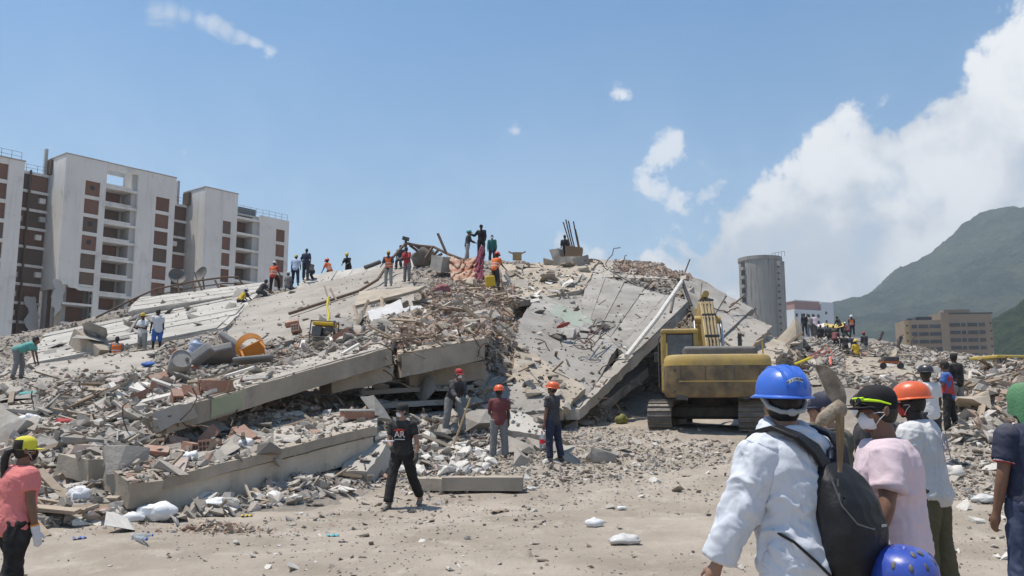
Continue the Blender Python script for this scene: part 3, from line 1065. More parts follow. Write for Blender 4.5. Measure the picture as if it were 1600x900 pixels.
def column_of_panels(root, s0, s1, n, count, ztop, h=2.35, material=m_infill, aircon=0.2, eps=0.0):
    for k in range(count):
        z1 = ztop - k * ST_H
        part(root, 'window_infill', material if brr.random() < .8 else m_infill2, (s0, s1, n - 0.12, n + 0.02 + eps, z1 - h, z1))
        if brr.random() < aircon:
            c = (s0 + s1) / 2 + brr.uniform(-.4, .4)
            part(root, 'air_conditioner', m_wallg if brr.random() < .4 else m_void, (c - .45, c + .45, n + 0.025, n + 0.5, z1 - h * 0.55, z1 - h * 0.2))


def wall_with_panels(root, s0, s1, n0, n1, ztop, cols, zlow, pan_top, count):
    """front wall cut by columns of openings: piers between, lintels between panels"""
    edges = [s0] + [v for c in cols for v in c] + [s1]
    for a, b in zip(edges[0::2], edges[1::2]):
        part(root, 'pier', m_wallw, (a, b, n0, n1, zlow, ztop))
    for (a, b) in cols:
        part(root, 'lintel', m_wallw, (a, b, n0, n1, pan_top + 0.002, ztop))
        for k in range(count):
            z1 = pan_top - k * ST_H - 2.35
            part(root, 'lintel', m_wallw, (a, b, n0, n1, max(zlow, z1 - (ST_H - 2.35)) + 0.002, z1 - 0.002))


def railing(root, s0, s1, n, z, h=1.0, step=1.4):
    mb = MB()
    m = max(2, int((s1 - s0) / step))
    for k in range(m + 1):
        s = s0 + (s1 - s0) * k / m
        mb.tube([bpt(s, n, z) - root.location, bpt(s, n, z + h) - root.location], 0.035, 5)
    for hh in (0.5, 1.0):
        mb.tube([bpt(s0, n, z + h * hh) - root.location, bpt(s1, n, z + h * hh) - root.location], 0.03, 5)
    return mb.build('railing', m_rail, root)


# --- nearest block, cut by the left edge of the picture
b1 = tag(empty('apartment_block', bpt(-18, -6, 0)), 'nearest white apartment block, cut off by the left edge', 'building')
T1 = 38.3
wall_with_panels(b1, -34, -5.9, -0.4, 0.0, T1, [(-20.5, -15.4), (-13.4, -8.1)], 0, T1 - 0.9, 12)
column_of_panels(b1, -13.4, -8.1, -0.25, 7, T1 - 0.9, aircon=0)
column_of_panels(b1, -20.5, -15.4, -0.25, 7, T1 - 0.9, aircon=0)
for k in range(7, 12):
    part(b1, 'window_infill', m_void, (-13.4, -8.1, -1.2, -1.0, T1 - 0.9 - k * ST_H - 2.35, T1 - 0.9 - k * ST_H))
part(b1, 'body', m_wallw, (-34, -5.9, -12, -1.3, 0, T1 - 0.1))
part(b1, 'side_wall', m_wallw, (-6.2, -5.9, -1.298, -0.402, 0, T1 - 0.05))
part(b1, 'coping', m_roofedge, (-34.1, -5.8, -0.5, 0.1, T1 + 0.002, T1 + 0.18))
railing(b1, -30, -6.2, -0.6, T1 + 0.18, 1.3)
part(b1, 'roof_post', m_wallg, (-13.2, -12.7, -1.5, -1.0, T1, T1 + 3.4))

# --- recessed bay and the tall white block
b2 = tag(empty('apartment_block', bpt(6, -5, 0)), 'tall white apartment block with a pierced roof bay and broken lower storeys', 'building')
T2 = 41.0
part(b2, 'recess_wall', m_void, (-8.5, 0.0, -6.4, -6.0, 0, 38.2))
for k in range(13):
    z = 38.4 - k * ST_H
    part(b2, 'floor_band', m_wallw, (-8.5, 0.0, -5.95, -5.3, z - 0.42, z))
    part(b2, 'window_infill', m_infill if k % 4 else m_infill2, (-8.4, -3.1, -5.9, -5.6, z - ST_H + 0.01, z - 0.43))
    part(b2, 'window_infill', m_infill2 if k % 3 else m_infill, (-3.05, -0.1, -5.9, -5.55, z - ST_H + 0.01, z - 0.43))
    if k in (1, 2, 3, 5, 7, 8):
        part(b2, 'air_conditioner', m_wallw if k % 2 else m_wallg, (-1.6 + 0.2 * (k % 3), -0.7 + 0.2 * (k % 3), -5.5, -4.9, z - 1.9, z - 1.1))
    if k in (2, 5, 6, 7):
        part(b2, 'air_conditioner', m_wallg, (-4.6, -3.7, -5.55, -5.0, z - 2.2, z - 1.4))
MB().tube([bpt(-2.9, -5.15, 38.6) - b2.location, bpt(-3.0, -5.1, 20) - b2.location, bpt(-3.4, -5.1, 8) - b2.location], 0.17, 8).build('drain_pipe', m_steel, b2, smooth=True)
railing(b2, -8.5, -0.2, -5.4, 38.42, 1.1)
part(b2, 'roof_post', m_wallg, (-0.9, -0.45, -5.9, -5.4, 38.4, 42.6))
part(b2, 'roof_hut', m_infill2, (-0.4, -0.03, -6.4, -4.4, 38.4, 40.8))
ZD = 20.9   # below this the front is broken open
part(b2, 'pier', m_wallw, (0, 3.2, -0.4, 0.0, ZD, T2))
part(b2, 'side_wall', m_wallw, (0.0, 0.4, -5.9, -0.402, ZD - 1.0, T2 - 0.003))
part(b2, 'pier', m_wallw, (5.55, 6.5, -0.4, 0, 0, T2))
part(b2, 'lintel', m_wallw, (3.2, 5.55, -0.4, 0, TOP0, T2))
for k in range(6):
    z1 = TOP0 - k * ST_H - 2.35
    part(b2, 'lintel', m_wallw, (3.2, 5.55, -0.4, 0, z1 - (ST_H - 2.35) + .002, z1 - .002))
column_of_panels(b2, 3.2, 5.55, -0.2, 6, TOP0, aircon=0)
for k in (0, 2, 3):   # holes knocked in the infill
    z = TOP0 - k * ST_H - 1.0
    mbh = MB().lathe([(0.02, 0), (0.42, 0.0), (0.40, 0.03), (0.02, 0.03)], 9, Matrix.Translation(bpt(4.4, -0.15, z) - b2.location) @ NX.to_track_quat('Z', 'Y').to_matrix().to_4x4())
    mbh.build('vent_hole', m_void, b2)
# broken storeys
part(b2, 'exposed_wall', m_infill, (0.2, 5.5, -3.4, -3.1, 0, ZD + 0.2))
part(b2, 'exposed_wall', m_wallg, (0.45, 2.6, -2.6, -2.45, 14.2, ZD - 0.5))
part(b2, 'corner_column', m_conc_tan, (0.05, 0.95, -1.1, -0.2, 0, ZD))
for z in (ZD - 0.0, ZD - 3.0, ZD - 6.0, ZD - 9.0):
    part(b2, 'floor_band', m_wallw, (0.96, 5.54, -3.0, -0.05, z - 0.35, z - 0.004))
jm = slab_mesh('hanging_plaster', [bpt(-0.3, 0.03, ZD + .1) - b2.location, bpt(1.2, 0.03, ZD + .1) - b2.location, bpt(0.9, 0.1, ZD - 4.5) - b2.location, bpt(-0.4, 0.5, ZD - 5.5) - b2.location], 0.15, m_wallg, 5, 0.9, 0.2, 0.4, 0, b2)
jm2 = slab_mesh('hanging_plaster', [bpt(-2.4, -5.0, ZD - 2) - b2.location, bpt(-0.9, -5.0, ZD - 1.6) - b2.location, bpt(-0.2, -4.2, ZD - 7.5) - b2.location, bpt(-2.0, -4.2, ZD - 7.5) - b2.location], 0.15, m_wallg, 6, 0.9, 0.2, 0.4, 0, b2)
jm3 = slab_mesh('broken_wall_edge', [bpt(0.5, 0.04, ZD + .6) - b2.location, bpt(3.3, 0.04, ZD + .4) - b2.location, bpt(3.3, 0.04, ZD - .7) - b2.location, bpt(0.5, 0.04, ZD - .6) - b2.location], 0.12, m_wallw, 7, 0.7, 0.05, 0.3, 0, b2)
# balcony bay
part(b2, 'bay_back', m_wallw, (6.5, 11.8, -3.6, -3.3, 0, TOP0 + 0.1))
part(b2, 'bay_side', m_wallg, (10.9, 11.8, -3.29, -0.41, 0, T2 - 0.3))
for k in range(12):
    z = TOP0 - 0.15 - k * ST_H
    part(b2, 'balcony_slab', m_wallw, (6.502, 11.798, -3.28, -0.03, z - 0.42, z))
    part(b2, 'window_infill', m_infill2 if k % 3 else m_infill, (6.55, 10.2, -3.0, -2.7, z - ST_H + .01, z - 0.43))
    part(b2, 'balcony_rail', m_wallw, (6.504, 10.9, -0.25, -0.05, z + .03, z + 0.36))
part(b2, 'roof_beam', m_wallw, (6.5, 11.8, -0.5, -0.003, T2 - 0.9, T2 - 0.01))
part(b2, 'roof_beam', m_wallw, (6.5, 11.8, -3.7, -3.3, T2 - 0.9, T2 - 0.012))
part(b2, 'roof_beam', m_wallw, (6.5, 7.2, -3.3, -0.5, T2 - 0.9, T2 - 0.014))
wall_with_panels(b2, 11.8, 18.5, -0.4, 0, T2, [(15.05, 17.5)], 0, TOP0 - 0.3, 12)
column_of_panels(b2, 15.05, 17.5, -0.2, 12, TOP0 - 0.3, aircon=0)
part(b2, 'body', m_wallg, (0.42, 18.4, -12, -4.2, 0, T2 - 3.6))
part(b2, 'coping', m_roofedge, (-0.1, 6.6, -0.5, 0.08, T2 + .002, T2 + 0.16), (6.6, 11.7, -0.55, 0.05, T2 - 0.008, T2 + 0.14), (11.7, 18.6, -0.5, 0.08, T2 + .002, T2 + 0.16))
part(b2, 'coping', m_roofedge, (-0.1, 0.5, -6.0, -0.502, T2 + .002, T2 + 0.15))
part(b2, 'end_wall', m_wallw, (18.1, 18.5, -5.5, -0.402, 0, T2 - .004))

# --- second recess and the far blocks
b3 = tag(empty('apartment_block', bpt(30, -5, 0)), 'farthest white apartment block with roof railings and glazed roof box', 'building')
part(b3, 'recess_wall', m_void, (16.0, 24.0, -6.4, -6.0, 0, 37.8))
for k in range(13):
    z = 38.0 - k * ST_H
    part(b3, 'floor_band', m_wallw, (16.0, 24.0, -5.95, -5.3, z - 0.42, z))
    part(b3, 'window_infill', m_infill2 if k % 3 else m_infill, (16.0, 23.9, -5.9, -5.6, z - ST_H + .01, z - 0.43))
    if k in (2, 4, 6):
        part(b3, 'air_conditioner', m_wallw, (21.2, 22.1, -5.5, -4.9, z - 1.9, z - 1.1))
MB().tube([bpt(20.3, -5.15, 38.6) - b3.location, bpt(20.2, -5.1, 8) - b3.location], 0.15, 8).build('drain_pipe', m_steel, b3, smooth=True)
railing(b3, 18.6, 23.8, -5.4, 38.02, 1.2)
part(b3, 'roof_post', m_wallg, (21.9, 22.35, -5.9, -5.4, 38.0, 42.2))
part(b3, 'roof_hut', m_infill2, (23.6, 24.07, -6.4, -4.4, 38.0, 40.3))
T3 = 40.6
wall_with_panels(b3, 24.1, 30.8, -0.4, 0, T3, [(27.9, 29.6)], 0, TOP0 - 2.2, 11)
column_of_panels(b3, 27.9, 29.6, -0.2, 11, TOP0 - 2.2, aircon=0)
part(b3, 'side_wall', m_wallw, (24.1, 24.5, -7, -0.402, 0, T3 - .003))
part(b3, 'coping', m_roofedge, (24.0, 30.9, -0.5, 0.08, T3 + .002, T3 + .16), (24.0, 24.6, -7, -0.502, T3 + .002, T3 + .15))
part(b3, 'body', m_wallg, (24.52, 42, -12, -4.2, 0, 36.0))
T4 = 37.6
part(b3, 'bay_back', m_wallw, (30.8, 35.7, -3.6, -3.3, 0, T4 - 1.2))
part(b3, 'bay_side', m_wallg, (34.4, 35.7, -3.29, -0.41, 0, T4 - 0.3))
for k in range(11):
    z = T4 - 1.0 - k * ST_H
    part(b3, 'balcony_slab', m_wallw, (30.802, 35.698, -3.28, -0.03, z - 0.42, z))
    part(b3, 'window_infill', m_infill2 if k % 2 else m_infill, (30.85, 34.2, -3.0, -2.6, z - ST_H + .01, z - 0.43))
wall_with_panels(b3, 35.7, 42.3, -0.4, 0, T4, [(39.4, 41.4)], 0, T4 - 2.0, 11)
column_of_panels(b3, 39.4, 41.4, -0.2, 11, T4 - 2.0, aircon=0)
railing(b3, 31.0, 42.2, -0.5, T4 + .02, 1.2)
part(b3, 'roof_box', m_glass, (33.0, 36.8, -6, -3.0, T4 - 1.0, T4 + 1.6))
part(b3, 'roof_slab', m_wallg, (30.9, 42.2, -4.15, -0.45, T4 - 0.6, T4 - 0.3))

# --- dishes on the fallen roof in front of the blocks
m_dish = mat('dish_grey', (0.12, 0.11, 0.10), (0.17, 0.155, 0.14), 2.0, 0.6)


def dish(px, py, d, label, aim):
    e = tag(empty('satellite_dish', P(px, py + 30, d)), label, 'satellite dish')
    c = P(px, py, d) - e.location
    M_ = Matrix.Translation(c) @ Vector(aim).to_track_quat('Z', 'Y').to_matrix().to_4x4()
    prof = [(0.02, 0.0)] + [(0.50 * k / 8, 0.16 * (k / 8) ** 2) for k in range(1, 9)] + [(0.515, 0.17)] + [(0.50 * k / 8, 0.16 * (k / 8) ** 2 - 0.03) for k in range(8, 0, -1)] + [(0.02, -0.03)]
    MB().lathe(prof, 20, M_).build('reflector', m_dish, e, smooth=True)
    MB().tube([c + Vector((0, 0.1, 0)), Vector((0, 0.25, 0.4)), (0, 0.25, -0.3)], 0.05, 8).build('mast', m_steel, e)
    MB().tube([M_ @ Vector((0.0, -0.5, 0.15)), M_ @ Vector((0, -0.1, 0.6))], 0.03, 6).build('feed_arm', m_steel, e)


dish(276, 433, 52, 'round satellite dish left of the other, behind the bent railing', (0.5, -0.8, 0.4))
dish(316, 430, 52.5, 'round satellite dish right of the other, behind the bent railing', (-0.5, -0.8, 0.4))

# --- round grey tower
tw = tag(empty('round_tower', P(1195, 600, 290)), 'round weathered grey tower with a ladder of balconies on its side', 'tower')
tw.location.z = 0
TWR, TWH = 7.0, P(1195, 404, 290).z
m_tower = mat('stained_tower', (0.30, 0.295, 0.275), (0.24, 0.235, 0.22), 0.10, 0.92, 0.2, 1.0, 0.15, streak=0.75, c3=(0.38, 0.37, 0.35), s3=0.16, w3=0.5, detail=8.0)
prof = [(TWR, 0)] + [(TWR + (0.06 if k % 2 else 0.0), 3.0 * k) for k in range(1, int(TWH / 3) + 1)] + [(TWR, TWH - 1.3), (TWR + 0.3, TWH - 1.2), (TWR + 0.3, TWH), (TWR - 0.4, TWH), (TWR - 0.4, TWH - 0.8), (0.1, TWH - 0.7)]
MB().lathe(prof, 56).build('wall', m_tower, tw, smooth=True, angle=25)
for k in range(14):
    z = TWH - 3.9 - 3.02 * k
    for (aa, nm, mt, rr_, w_, h0, h1) in ((202, 'window', m_void, 0.12, 1.7, 0, 2.2), (202, 'balcony', m_tower, 0.75, 2.2, -0.55, 0.45)):
        a = R(aa)
        Mx = Matrix.Rotation(a, 4, 'Z')
        MB().box((TWR + rr_ / 2 - 0.1, 0, (h0 + h1) / 2 + z), (rr_ + 0.4, w_, h1 - h0), M=Mx).build(nm, mt, tw)
Mx = Matrix.Rotation(R(-52), 4, 'Z')
MB().box((TWR + 0.4, 0, TWH / 2 - 1), (2.6, 2.6, TWH - 2), M=Mx).build('stair_shaft', m_tower, tw)
for k in range(20):
    MB().box((TWR + 1.2, -1.45, TWH - 4 - 2.1 * k), (0.7, 0.35, 0.5), M=Mx).build('vent_hole', m_void, tw)
mb = MB()
for k in range(5):
    mb.tube([Mx @ Vector((TWR - 2 + k * 1.2, 0, TWH - 0.5)), Mx @ Vector((TWR - 2 + k * 1.2, 0, TWH + 1.2))], 0.07, 5)
mb.tube([Mx @ Vector((TWR - 2, 0, TWH + 1.1)), Mx @ Vector((TWR + 2.8, 0, TWH + 1.1))], 0.07, 5)
mb.build('railing', m_rail, tw)

# --- white building with pink top storey
m_wallb = mat('bluish_white_render', (0.62, 0.64, 0.66), (0.54, 0.56, 0.58), 0.1, 0.9, space='World')
m_pink = mat('pinkish_storey', (0.36, 0.22, 0.20), (0.30, 0.19, 0.175), 0.2, 0.9, space='World')
wb = tag(empty('white_building', P(1262, 600, 400)), 'distant white building with a pinkish top storey beside the round tower', 'building')
wb.location.z = 0
WH = P(1250, 487, 400).z
Mx = Matrix.Rotation(R(22), 4, 'Z')
MB().box((-3.5, 0, WH / 2), (15.5, 13, WH), M=Mx).build('wall', m_wallb, wb)
MB().box((-3.5, 0, WH + 1.9), (14.2, 12, 3.8), M=Mx).build('top_storey', m_pink, wb)
MB().box((-3.5, 0, WH + 4.1), (15, 12.6, 0.5), M=Mx).build('roof', m_wallb, wb)
MB().box((7.9, -0.2, WH / 2 + 2), (7.1, 12.5, WH + 4), M=Mx).build('side_wing', m_wallb, wb)
MB().box((11.6, -2, WH / 2 - 1), (0.5, 2.2, WH + 1), M=Mx).build('dark_strip', m_void, wb)
for r_ in range(7):
    for c_ in range(5):
        x, z = -10.0 + c_ * 3.1, WH - 2.6 - r_ * 2.95
        o = MB().box((x, -6.45, z), (1.25, 0.3, 1.5), M=Mx).build('window', m_void, wb)
        MB().box((x, -6.62, z - 0.95), (1.5, 0.35, 0.2), M=Mx).build('sill', m_wallb, o)
for r_ in range(4):
    MB().box((7.0, -6.5, WH - 1 - r_ * 4), (1.0, 0.2, 1.2), M=Mx).build('window', m_void, wb)

# --- tan block of flats in front of the mountain
m_tan = mat('tan_render', (0.29, 0.225, 0.16), (0.235, 0.18, 0.13), 0.08, 0.9, c3=(0.14, 0.11, 0.085), s3=0.2, w3=0.5, space='World')
m_orange = mat('ochre_render', (0.42, 0.29, 0.13), (0.36, 0.25, 0.12), 0.1, 0.9, space='World')
m_win = mat('far_window', (0.018, 0.019, 0.02), (0.05, 0.05, 0.05), 0.4, 0.4, spec=0.4, vary=0.4)
tb = tag(empty('tan_apartment_building', P(1478, 600, 350)), 'distant tan apartment building with rows of dark windows below the mountain', 'building')
tb.location.z = 0
Mx = Matrix.Rotation(R(-7), 4, 'Z')
TH = P(1440, 502, 350).z
MB().box((-8.6, 0, TH / 2), (15.5, 12, TH), M=Mx).build('wall', m_tan, tb)
MB().box((8.0, 0.02, TH / 2 + 1.1), (17.7, 12.3, TH + 2.2), M=Mx).build('wall', m_tan, tb)
MB().box((-1.0, -0.4, TH / 2 + 1.4), (3.2, 12.2, TH + 3.0), M=Mx).build('stair_tower', m_tan, tb)
MB().box((-15.5, -6.05, TH / 2 - .2), (1.6, 0.4, TH - .2), M=Mx).build('ochre_strip', m_orange, tb)
MB().box((8.0, 0, TH + 2.5), (18.3, 12.8, 0.5), M=Mx).build('cornice', m_void, tb)
MB().box((5.0, 0, TH + 3.5), (10.0, 6, 1.7), M=Mx).build('roof_hut', m_tan, tb)
MB().box((-8.6, -3, TH + 0.6), (6.0, 5, 1.6), M=Mx).build('roof_hut', m_win, tb)
for s_ in (-14, -11):
    MB().box((s_, -4.5, TH + 0.3), (1.6, 2, 1.0), M=Mx).build('roof_hut', m_win, tb)
for r_ in range(6):
    for (x, w_, dz) in ((-12.7, 2.0, 0), (-9.2, 3.6, 0), (-4.7, 4.4, 0), (2.6, 4.2, 0.5), (6.0, 1.5, .5), (9.3, 3.6, .5), (13.0, 2.2, 0.5)):
        z = TH - 2.6 - r_ * 3.05 + dz
        f_ = -6.2 if x > 0 else -6.05
        o = MB().box((x, f_, z), (w_, 0.3, 1.45), M=Mx).build('window', m_win, tb)
        MB().box((x, f_ - 0.12, z - 0.9), (w_ + 0.3, 0.5, 0.22), M=Mx).build('sill', m_tan, o)
    MB().box((16.2, -6.2, TH - 1.6 - r_ * 3.05), (0.7, 0.2, 0.8), M=Mx).build('window', m_void, tb)
    MB().box((-15.5, -6.3, TH - 2.2 - r_ * 3.05), (0.7, 0.2, 0.7), M=Mx).build('window', m_void, tb)

# ------------------------------------------------------------------ haze: the dusty air of the place
def add_haze():
    z1 = 560.0
    z0 = -8.0
    mb = MB().box((0, 1400, (z0 + z1) / 2), (4700, 4200, z1 - z0))
    m = bpy.data.materials.new('haze_air')
    m.use_nodes = True
    n, l = m.node_tree.nodes, m.node_tree.links
    n.clear()
    out = n.new('ShaderNodeOutputMaterial')
    v = n.new('ShaderNodeVolumePrincipled')
    v.inputs['Color'].default_value = (0.80, 0.91, 1.0, 1)
    v.inputs['Density'].default_value = 0.00026
    v.inputs['Anisotropy'].default_value = 0.2
    l.new(v.outputs[0], out.inputs['Volume'])
    o = mb.build('haze', m)
    tag(o, kind='stuff')
    return o


haze = add_haze()
# ================================================================== excavator
m_yel = mat('worn_yellow_paint', (0.50, 0.335, 0.075), (0.32, 0.225, 0.085), 1.8, 0.6, 0.25, 18.0, 0.35, c3=(0.17, 0.135, 0.095), s3=2.8, w3=0.8, detail=9.0, dust=(0.40, 0.34, 0.26), dust_amt=0.35, contrast=.16)
m_yel2 = mat('muddy_counterweight', (0.235, 0.165, 0.085), (0.085, 0.067, 0.05), 2.3, 0.7, 0.3, 10.0, 0.3, c3=(0.36, 0.25, 0.10), s3=1.5, w3=0.7, detail=9.0, dust=(0.40, 0.33, 0.22), dust_amt=0.4, contrast=.13)
m_hood = mat('grey_engine_hood', (0.085, 0.085, 0.09), (0.12, 0.118, 0.115), 2.0, 0.65, 0.2, 20.0, 0.3, dust=DUST, dust_amt=0.5)
m_cabglass = mat('cab_glass', (0.035, 0.042, 0.05), (0.12, 0.125, 0.13), 1.6, 0.10, spec=0.7, contrast=.1)
m_track = mat('track_steel', (0.085, 0.075, 0.065), (0.15, 0.13, 0.11), 3.0, 0.7, 0.3, 20.0, 0.3, dust=(0.38, 0.34, 0.29), dust_amt=0.8)

exl, _ = hit(1085, 684)
EXC = Vector((5.86, 25.4, float(drop(P(1100, 600, 25.4).x, 25.4)[0].z)))
gzl = float(gz(np.array([EXC.x]), np.array([EXC.y]))[0])
EXC.z = P(1090, 680, 23.4).z
exc = tag(empty('excavator', EXC), 'dusty yellow tracked excavator seen from behind, working at the fallen slabs', 'excavator')
TR = Matrix.Rotation(R(-20), 4, 'Z')
HR = Matrix.Rotation(R(-9), 4, 'Z')


def track(xc, w=0.62, L=3.9, H=0.95):
    """one crawler: frame, wheels, and a belt of shoes"""
    r_ = H / 2 - 0.06
    path = []
    hl = L / 2 - r_
    n_arc = 10
    for k in range(19):
        path.append((-hl + 2 * hl * k / 19, r_ * 2 + 0.0))
    for k in range(n_arc):
        a = math.pi / 2 - math.pi * k / n_arc
        path.append((hl + r_ * math.cos(a), r_ + r_ * math.sin(a)))
    for k in range(19):
        path.append((hl - 2 * hl * k / 19, 0.0))
    for k in range(n_arc):
        a = -math.pi / 2 - math.pi * k / n_arc
        path.append((-hl + r_ * math.cos(a), r_ + r_ * math.sin(a)))
    fr = MB()
    fr.box((xc, 0, r_ + 0.05), (w * 0.55, 2 * hl, r_ * 1.25), M=TR)
    fo = fr.build('track_frame', m_dark, exc, bevel=0.03)
    belt = MB()
    ring_o = [Vector((0, y, z + 0.06)) for (y, z) in path]
    n = len(path)
    vs_, fs_ = [], []
    for (y, z) in path:
        cy = min(max(y, -hl), hl)
        d = Vector((y - cy, z - r_))
        d = d.normalized() if d.length > 1e-6 else Vector((0, 1))
        for (o_, x_) in ((0.0, -w * .5), (0.0, w * .5), (-0.05, w * .5), (-0.05, -w * .5)):
            vs_.append((xc + x_, y + d.x * o_, z + d.y * o_ + 0.06))
    for k in range(n):
        j = (k + 1) % n
        for q in range(4):
            fs_.append((k * 4 + q, k * 4 + (q + 1) % 4, j * 4 + (q + 1) % 4, j * 4 + q))
    belt.add(vs_, fs_, TR)
    bo = belt.build('track_belt', m_track, exc, fix=True)
    shoe = None
    for k in range(n):
        y, z = path[k]
        y2, z2 = path[(k + 1) % n]
        my_, mz_ = (y + y2) / 2, (z + z2) / 2
        cy = min(max(my_, -hl), hl)
        d = Vector((my_ - cy, mz_ - r_)).normalized()
        ang = math.atan2(z2 - z, y2 - y)
        if shoe is None:
            mb = MB().box((0, 0, 0.0), (w + .04, 0.125, 0.03)).box((0, -0.04, 0.0), (w + .04, 0.028, 0.11))
            shoe = mb.mesh('track_shoe')
            shoe.materials.append(m_track)
        o = link('track_shoe', shoe, bo)
        o.matrix_local = TR @ Matrix.Translation((xc, my_ + d.x * 0.012, mz_ + d.y * 0.012 + 0.06)) @ Matrix.Rotation(ang, 4, 'X')
    for yy in (-hl, hl):
        MB().lathe([(0.02, -w * .3), (r_ * .82, -w * .3), (r_ * .9, 0), (r_ * .82, w * .3), (0.02, w * .3)], 20, TR @ Matrix.Translation((xc, yy, r_ + 0.06)) @ Matrix.Rotation(math.pi / 2, 4, 'Y')).build('drive_wheel', m_dark, exc, smooth=True)
    for k in range(5):
        MB().lathe([(0.02, -w * .28), (0.13, -w * .28), (0.13, w * .28), (0.02, w * .28)], 14, TR @ Matrix.Translation((xc, -hl * .8 + k * hl * .4, 0.25)) @ Matrix.Rotation(math.pi / 2, 4, 'Y')).build('road_wheel', m_dark, exc, smooth=True)


track(-1.22)
track(1.22)
MB().box((0, 0, 0.62), (2.0, 1.5, 0.42), M=TR).box((0, .8, .6), (2.2, .35, .3), M=TR).box((0, -.8, .6), (2.2, .35, .3), M=TR).build('car_body', m_dark, exc, bevel=0.05)
MB().lathe([(0.05, .82), (0.72, .82), (0.72, 1.06), (0.05, 1.06)], 32, HR).build('slew_ring', m_dark, exc, smooth=True)
MB().box((0, 0.05, 1.13), (2.6, 3.9, 0.14), M=HR).build('deck', m_dark, exc, bevel=0.03)
# counterweight: rounded slab across the rear
poly = []
for k in range(17):
    a = math.pi + math.pi * k / 16
    poly.append((1.42 * math.copysign(abs(math.cos(a)) ** 0.35, math.cos(a)), -1.75 + 0.80 * math.copysign(abs(math.sin(a)) ** 0.5, math.sin(a))))
poly = [(-1.42, -1.35)] + poly + [(1.42, -1.35)]
cw = MB()
rs = []
for (z, sc_) in ((1.0, 0.93), (1.04, 0.975), (1.12, 1.0), (1.84, 1.0)):
    rs.append([Vector((x * sc_, -1.4 + (y + 1.4) * sc_, z)) for (x, y) in poly])
cw.rings(rs, True, HR)
cwo = cw.build('counterweight', m_yel2, exc, smooth=True, fix=True, angle=35)
cb = MB()
cb.rings([[Vector((x * sc_, -1.4 + (y + 1.4) * sc_, z)) for (x, y) in poly] for (z, sc_) in ((1.842, 1.0), (1.95, 1.0), (2.06, 0.985), (2.12, 0.955), (2.14, 0.90))], True, HR)
cb.build('upper_band', m_yel, cwo, smooth=True, fix=True, angle=35)
MB().box((0.05, -2.553, 1.42), (2.2, 0.02, 0.035), M=HR).build('seam', m_yel, cwo)
MB().box((-0.98, -2.45, 1.0), (0.3, 0.1, 0.14), M=HR).build('lamp', m_dark, cwo, bevel=0.02)
tl_ = MB()
rs = []
for k in range(9):
    a = math.pi * k / 8
    rs.append([Vector((sx, -1.6 - 0.85 * math.sin(a / 2 + math.pi / 4) * 0 - 0.7 + 0.02 * q, 2.0)) for q, sx in enumerate((-1.3, 1.3, 1.3, -1.3))])
for x in (-1.0, -0.35, 0.4, 1.05):
    MB().box((x, -2.551, 1.62), (0.014, 0.02, 0.40), M=HR).build('panel_line', m_dark, cwo)
for (x, z) in ((-1.15, 1.72), (1.15, 1.72), (-1.15, 1.15), (1.15, 1.15)):
    MB().lathe([(.005, 0), (.035, 0), (.035, .02), (.005, .02)], 8, HR @ Matrix.Translation((x, -2.48, z)) @ Matrix.Rotation(math.pi / 2, 4, 'X')).build('bolt', m_dark, cwo)
MB().tube([HR @ Vector(v) for v in ((-1.3, -1.0, 2.1), (-1.3, -1.0, 2.55), (-1.3, -0.3, 2.55), (-1.3, -0.3, 2.1))], .02, 7).build('hand_rail', m_yel, exc, smooth=True)
MB().tube([HR @ Vector(v) for v in ((1.3, -1.3, 2.1), (1.3, -1.3, 2.6), (1.3, 0.6, 2.6), (1.3, 0.6, 2.0))], .02, 7).build('hand_rail', m_yel, exc, smooth=True)
# side houses
MB().box((-1.13, -0.55, 1.55), (0.55, 1.6, 0.72), M=HR).build('side_box', m_yel, exc, bevel=0.04)
MB().box((1.13, -0.3, 1.6), (0.55, 2.6, 0.8), M=HR).build('side_box', m_yel, exc, bevel=0.04)
MB().box((1.1, 1.3, 1.55), (0.6, 0.7, 0.7), M=HR).build('tool_box', m_yel, exc, bevel=0.04)
# engine hood
hd = MB().box((0.12, -1.0, 2.24), (1.98, 1.1, 0.36), M=HR).build('engine_hood', m_hood, exc, bevel=0.09, seg=4)
MB().box((0.12, -1.0, 2.43), (1.5, 0.06, 0.03), M=HR).build('hood_rail', m_dark, hd)
MB().tube([HR @ Vector((0.75, -0.7, 2.3)), HR @ Vector((0.75, -0.7, 2.75)), HR @ Vector((0.75, -0.78, 2.85))], 0.06, 10).build('exhaust_pipe', m_dark, exc, smooth=True)
# cab: posts, roof, panes
cx0, cx1, cy0, cy1, cz0, cz1 = -1.44, -0.38, -0.15, 1.55, 1.2, 3.04
cab = MB().box(((cx0 + cx1) / 2, (cy0 + cy1) / 2, cz0 + 0.42), (cx1 - cx0, cy1 - cy0, 0.84), M=HR).build('cab', m_yel, exc, bevel=0.04)
MB().box(((cx0 + cx1) / 2, (cy0 + cy1) / 2, cz1 - 0.07), (cx1 - cx0 + .03, cy1 - cy0 + .04, 0.14), M=HR).build('cab_roof', m_yel, cab, bevel=0.05, seg=3)
for (x, y) in ((cx0 + .07, cy0 + .07), (cx1 - .07, cy0 + .07), (cx0 + .06, cy1 - .06), (cx1 - .06, cy1 - .06), (cx0 + .06, 0.75)):
    MB().box((x, y, (cz0 + .84 + cz1 - .14) / 2), (0.135, 0.135, cz1 - .14 - cz0 - .84), M=HR).build('cab_post', m_yel, cab, bevel=0.02)
MB().box(((cx0 + cx1) / 2, cy0 + 0.10, 2.46), (cx1 - cx0 - .27, 0.02, 0.86), M=HR).build('rear_pane', m_cabglass, cab)
MB().box((cx0 + .10, 0.35, 2.4), (0.02, .70, .74), M=HR).build('side_pane', m_cabglass, cab)
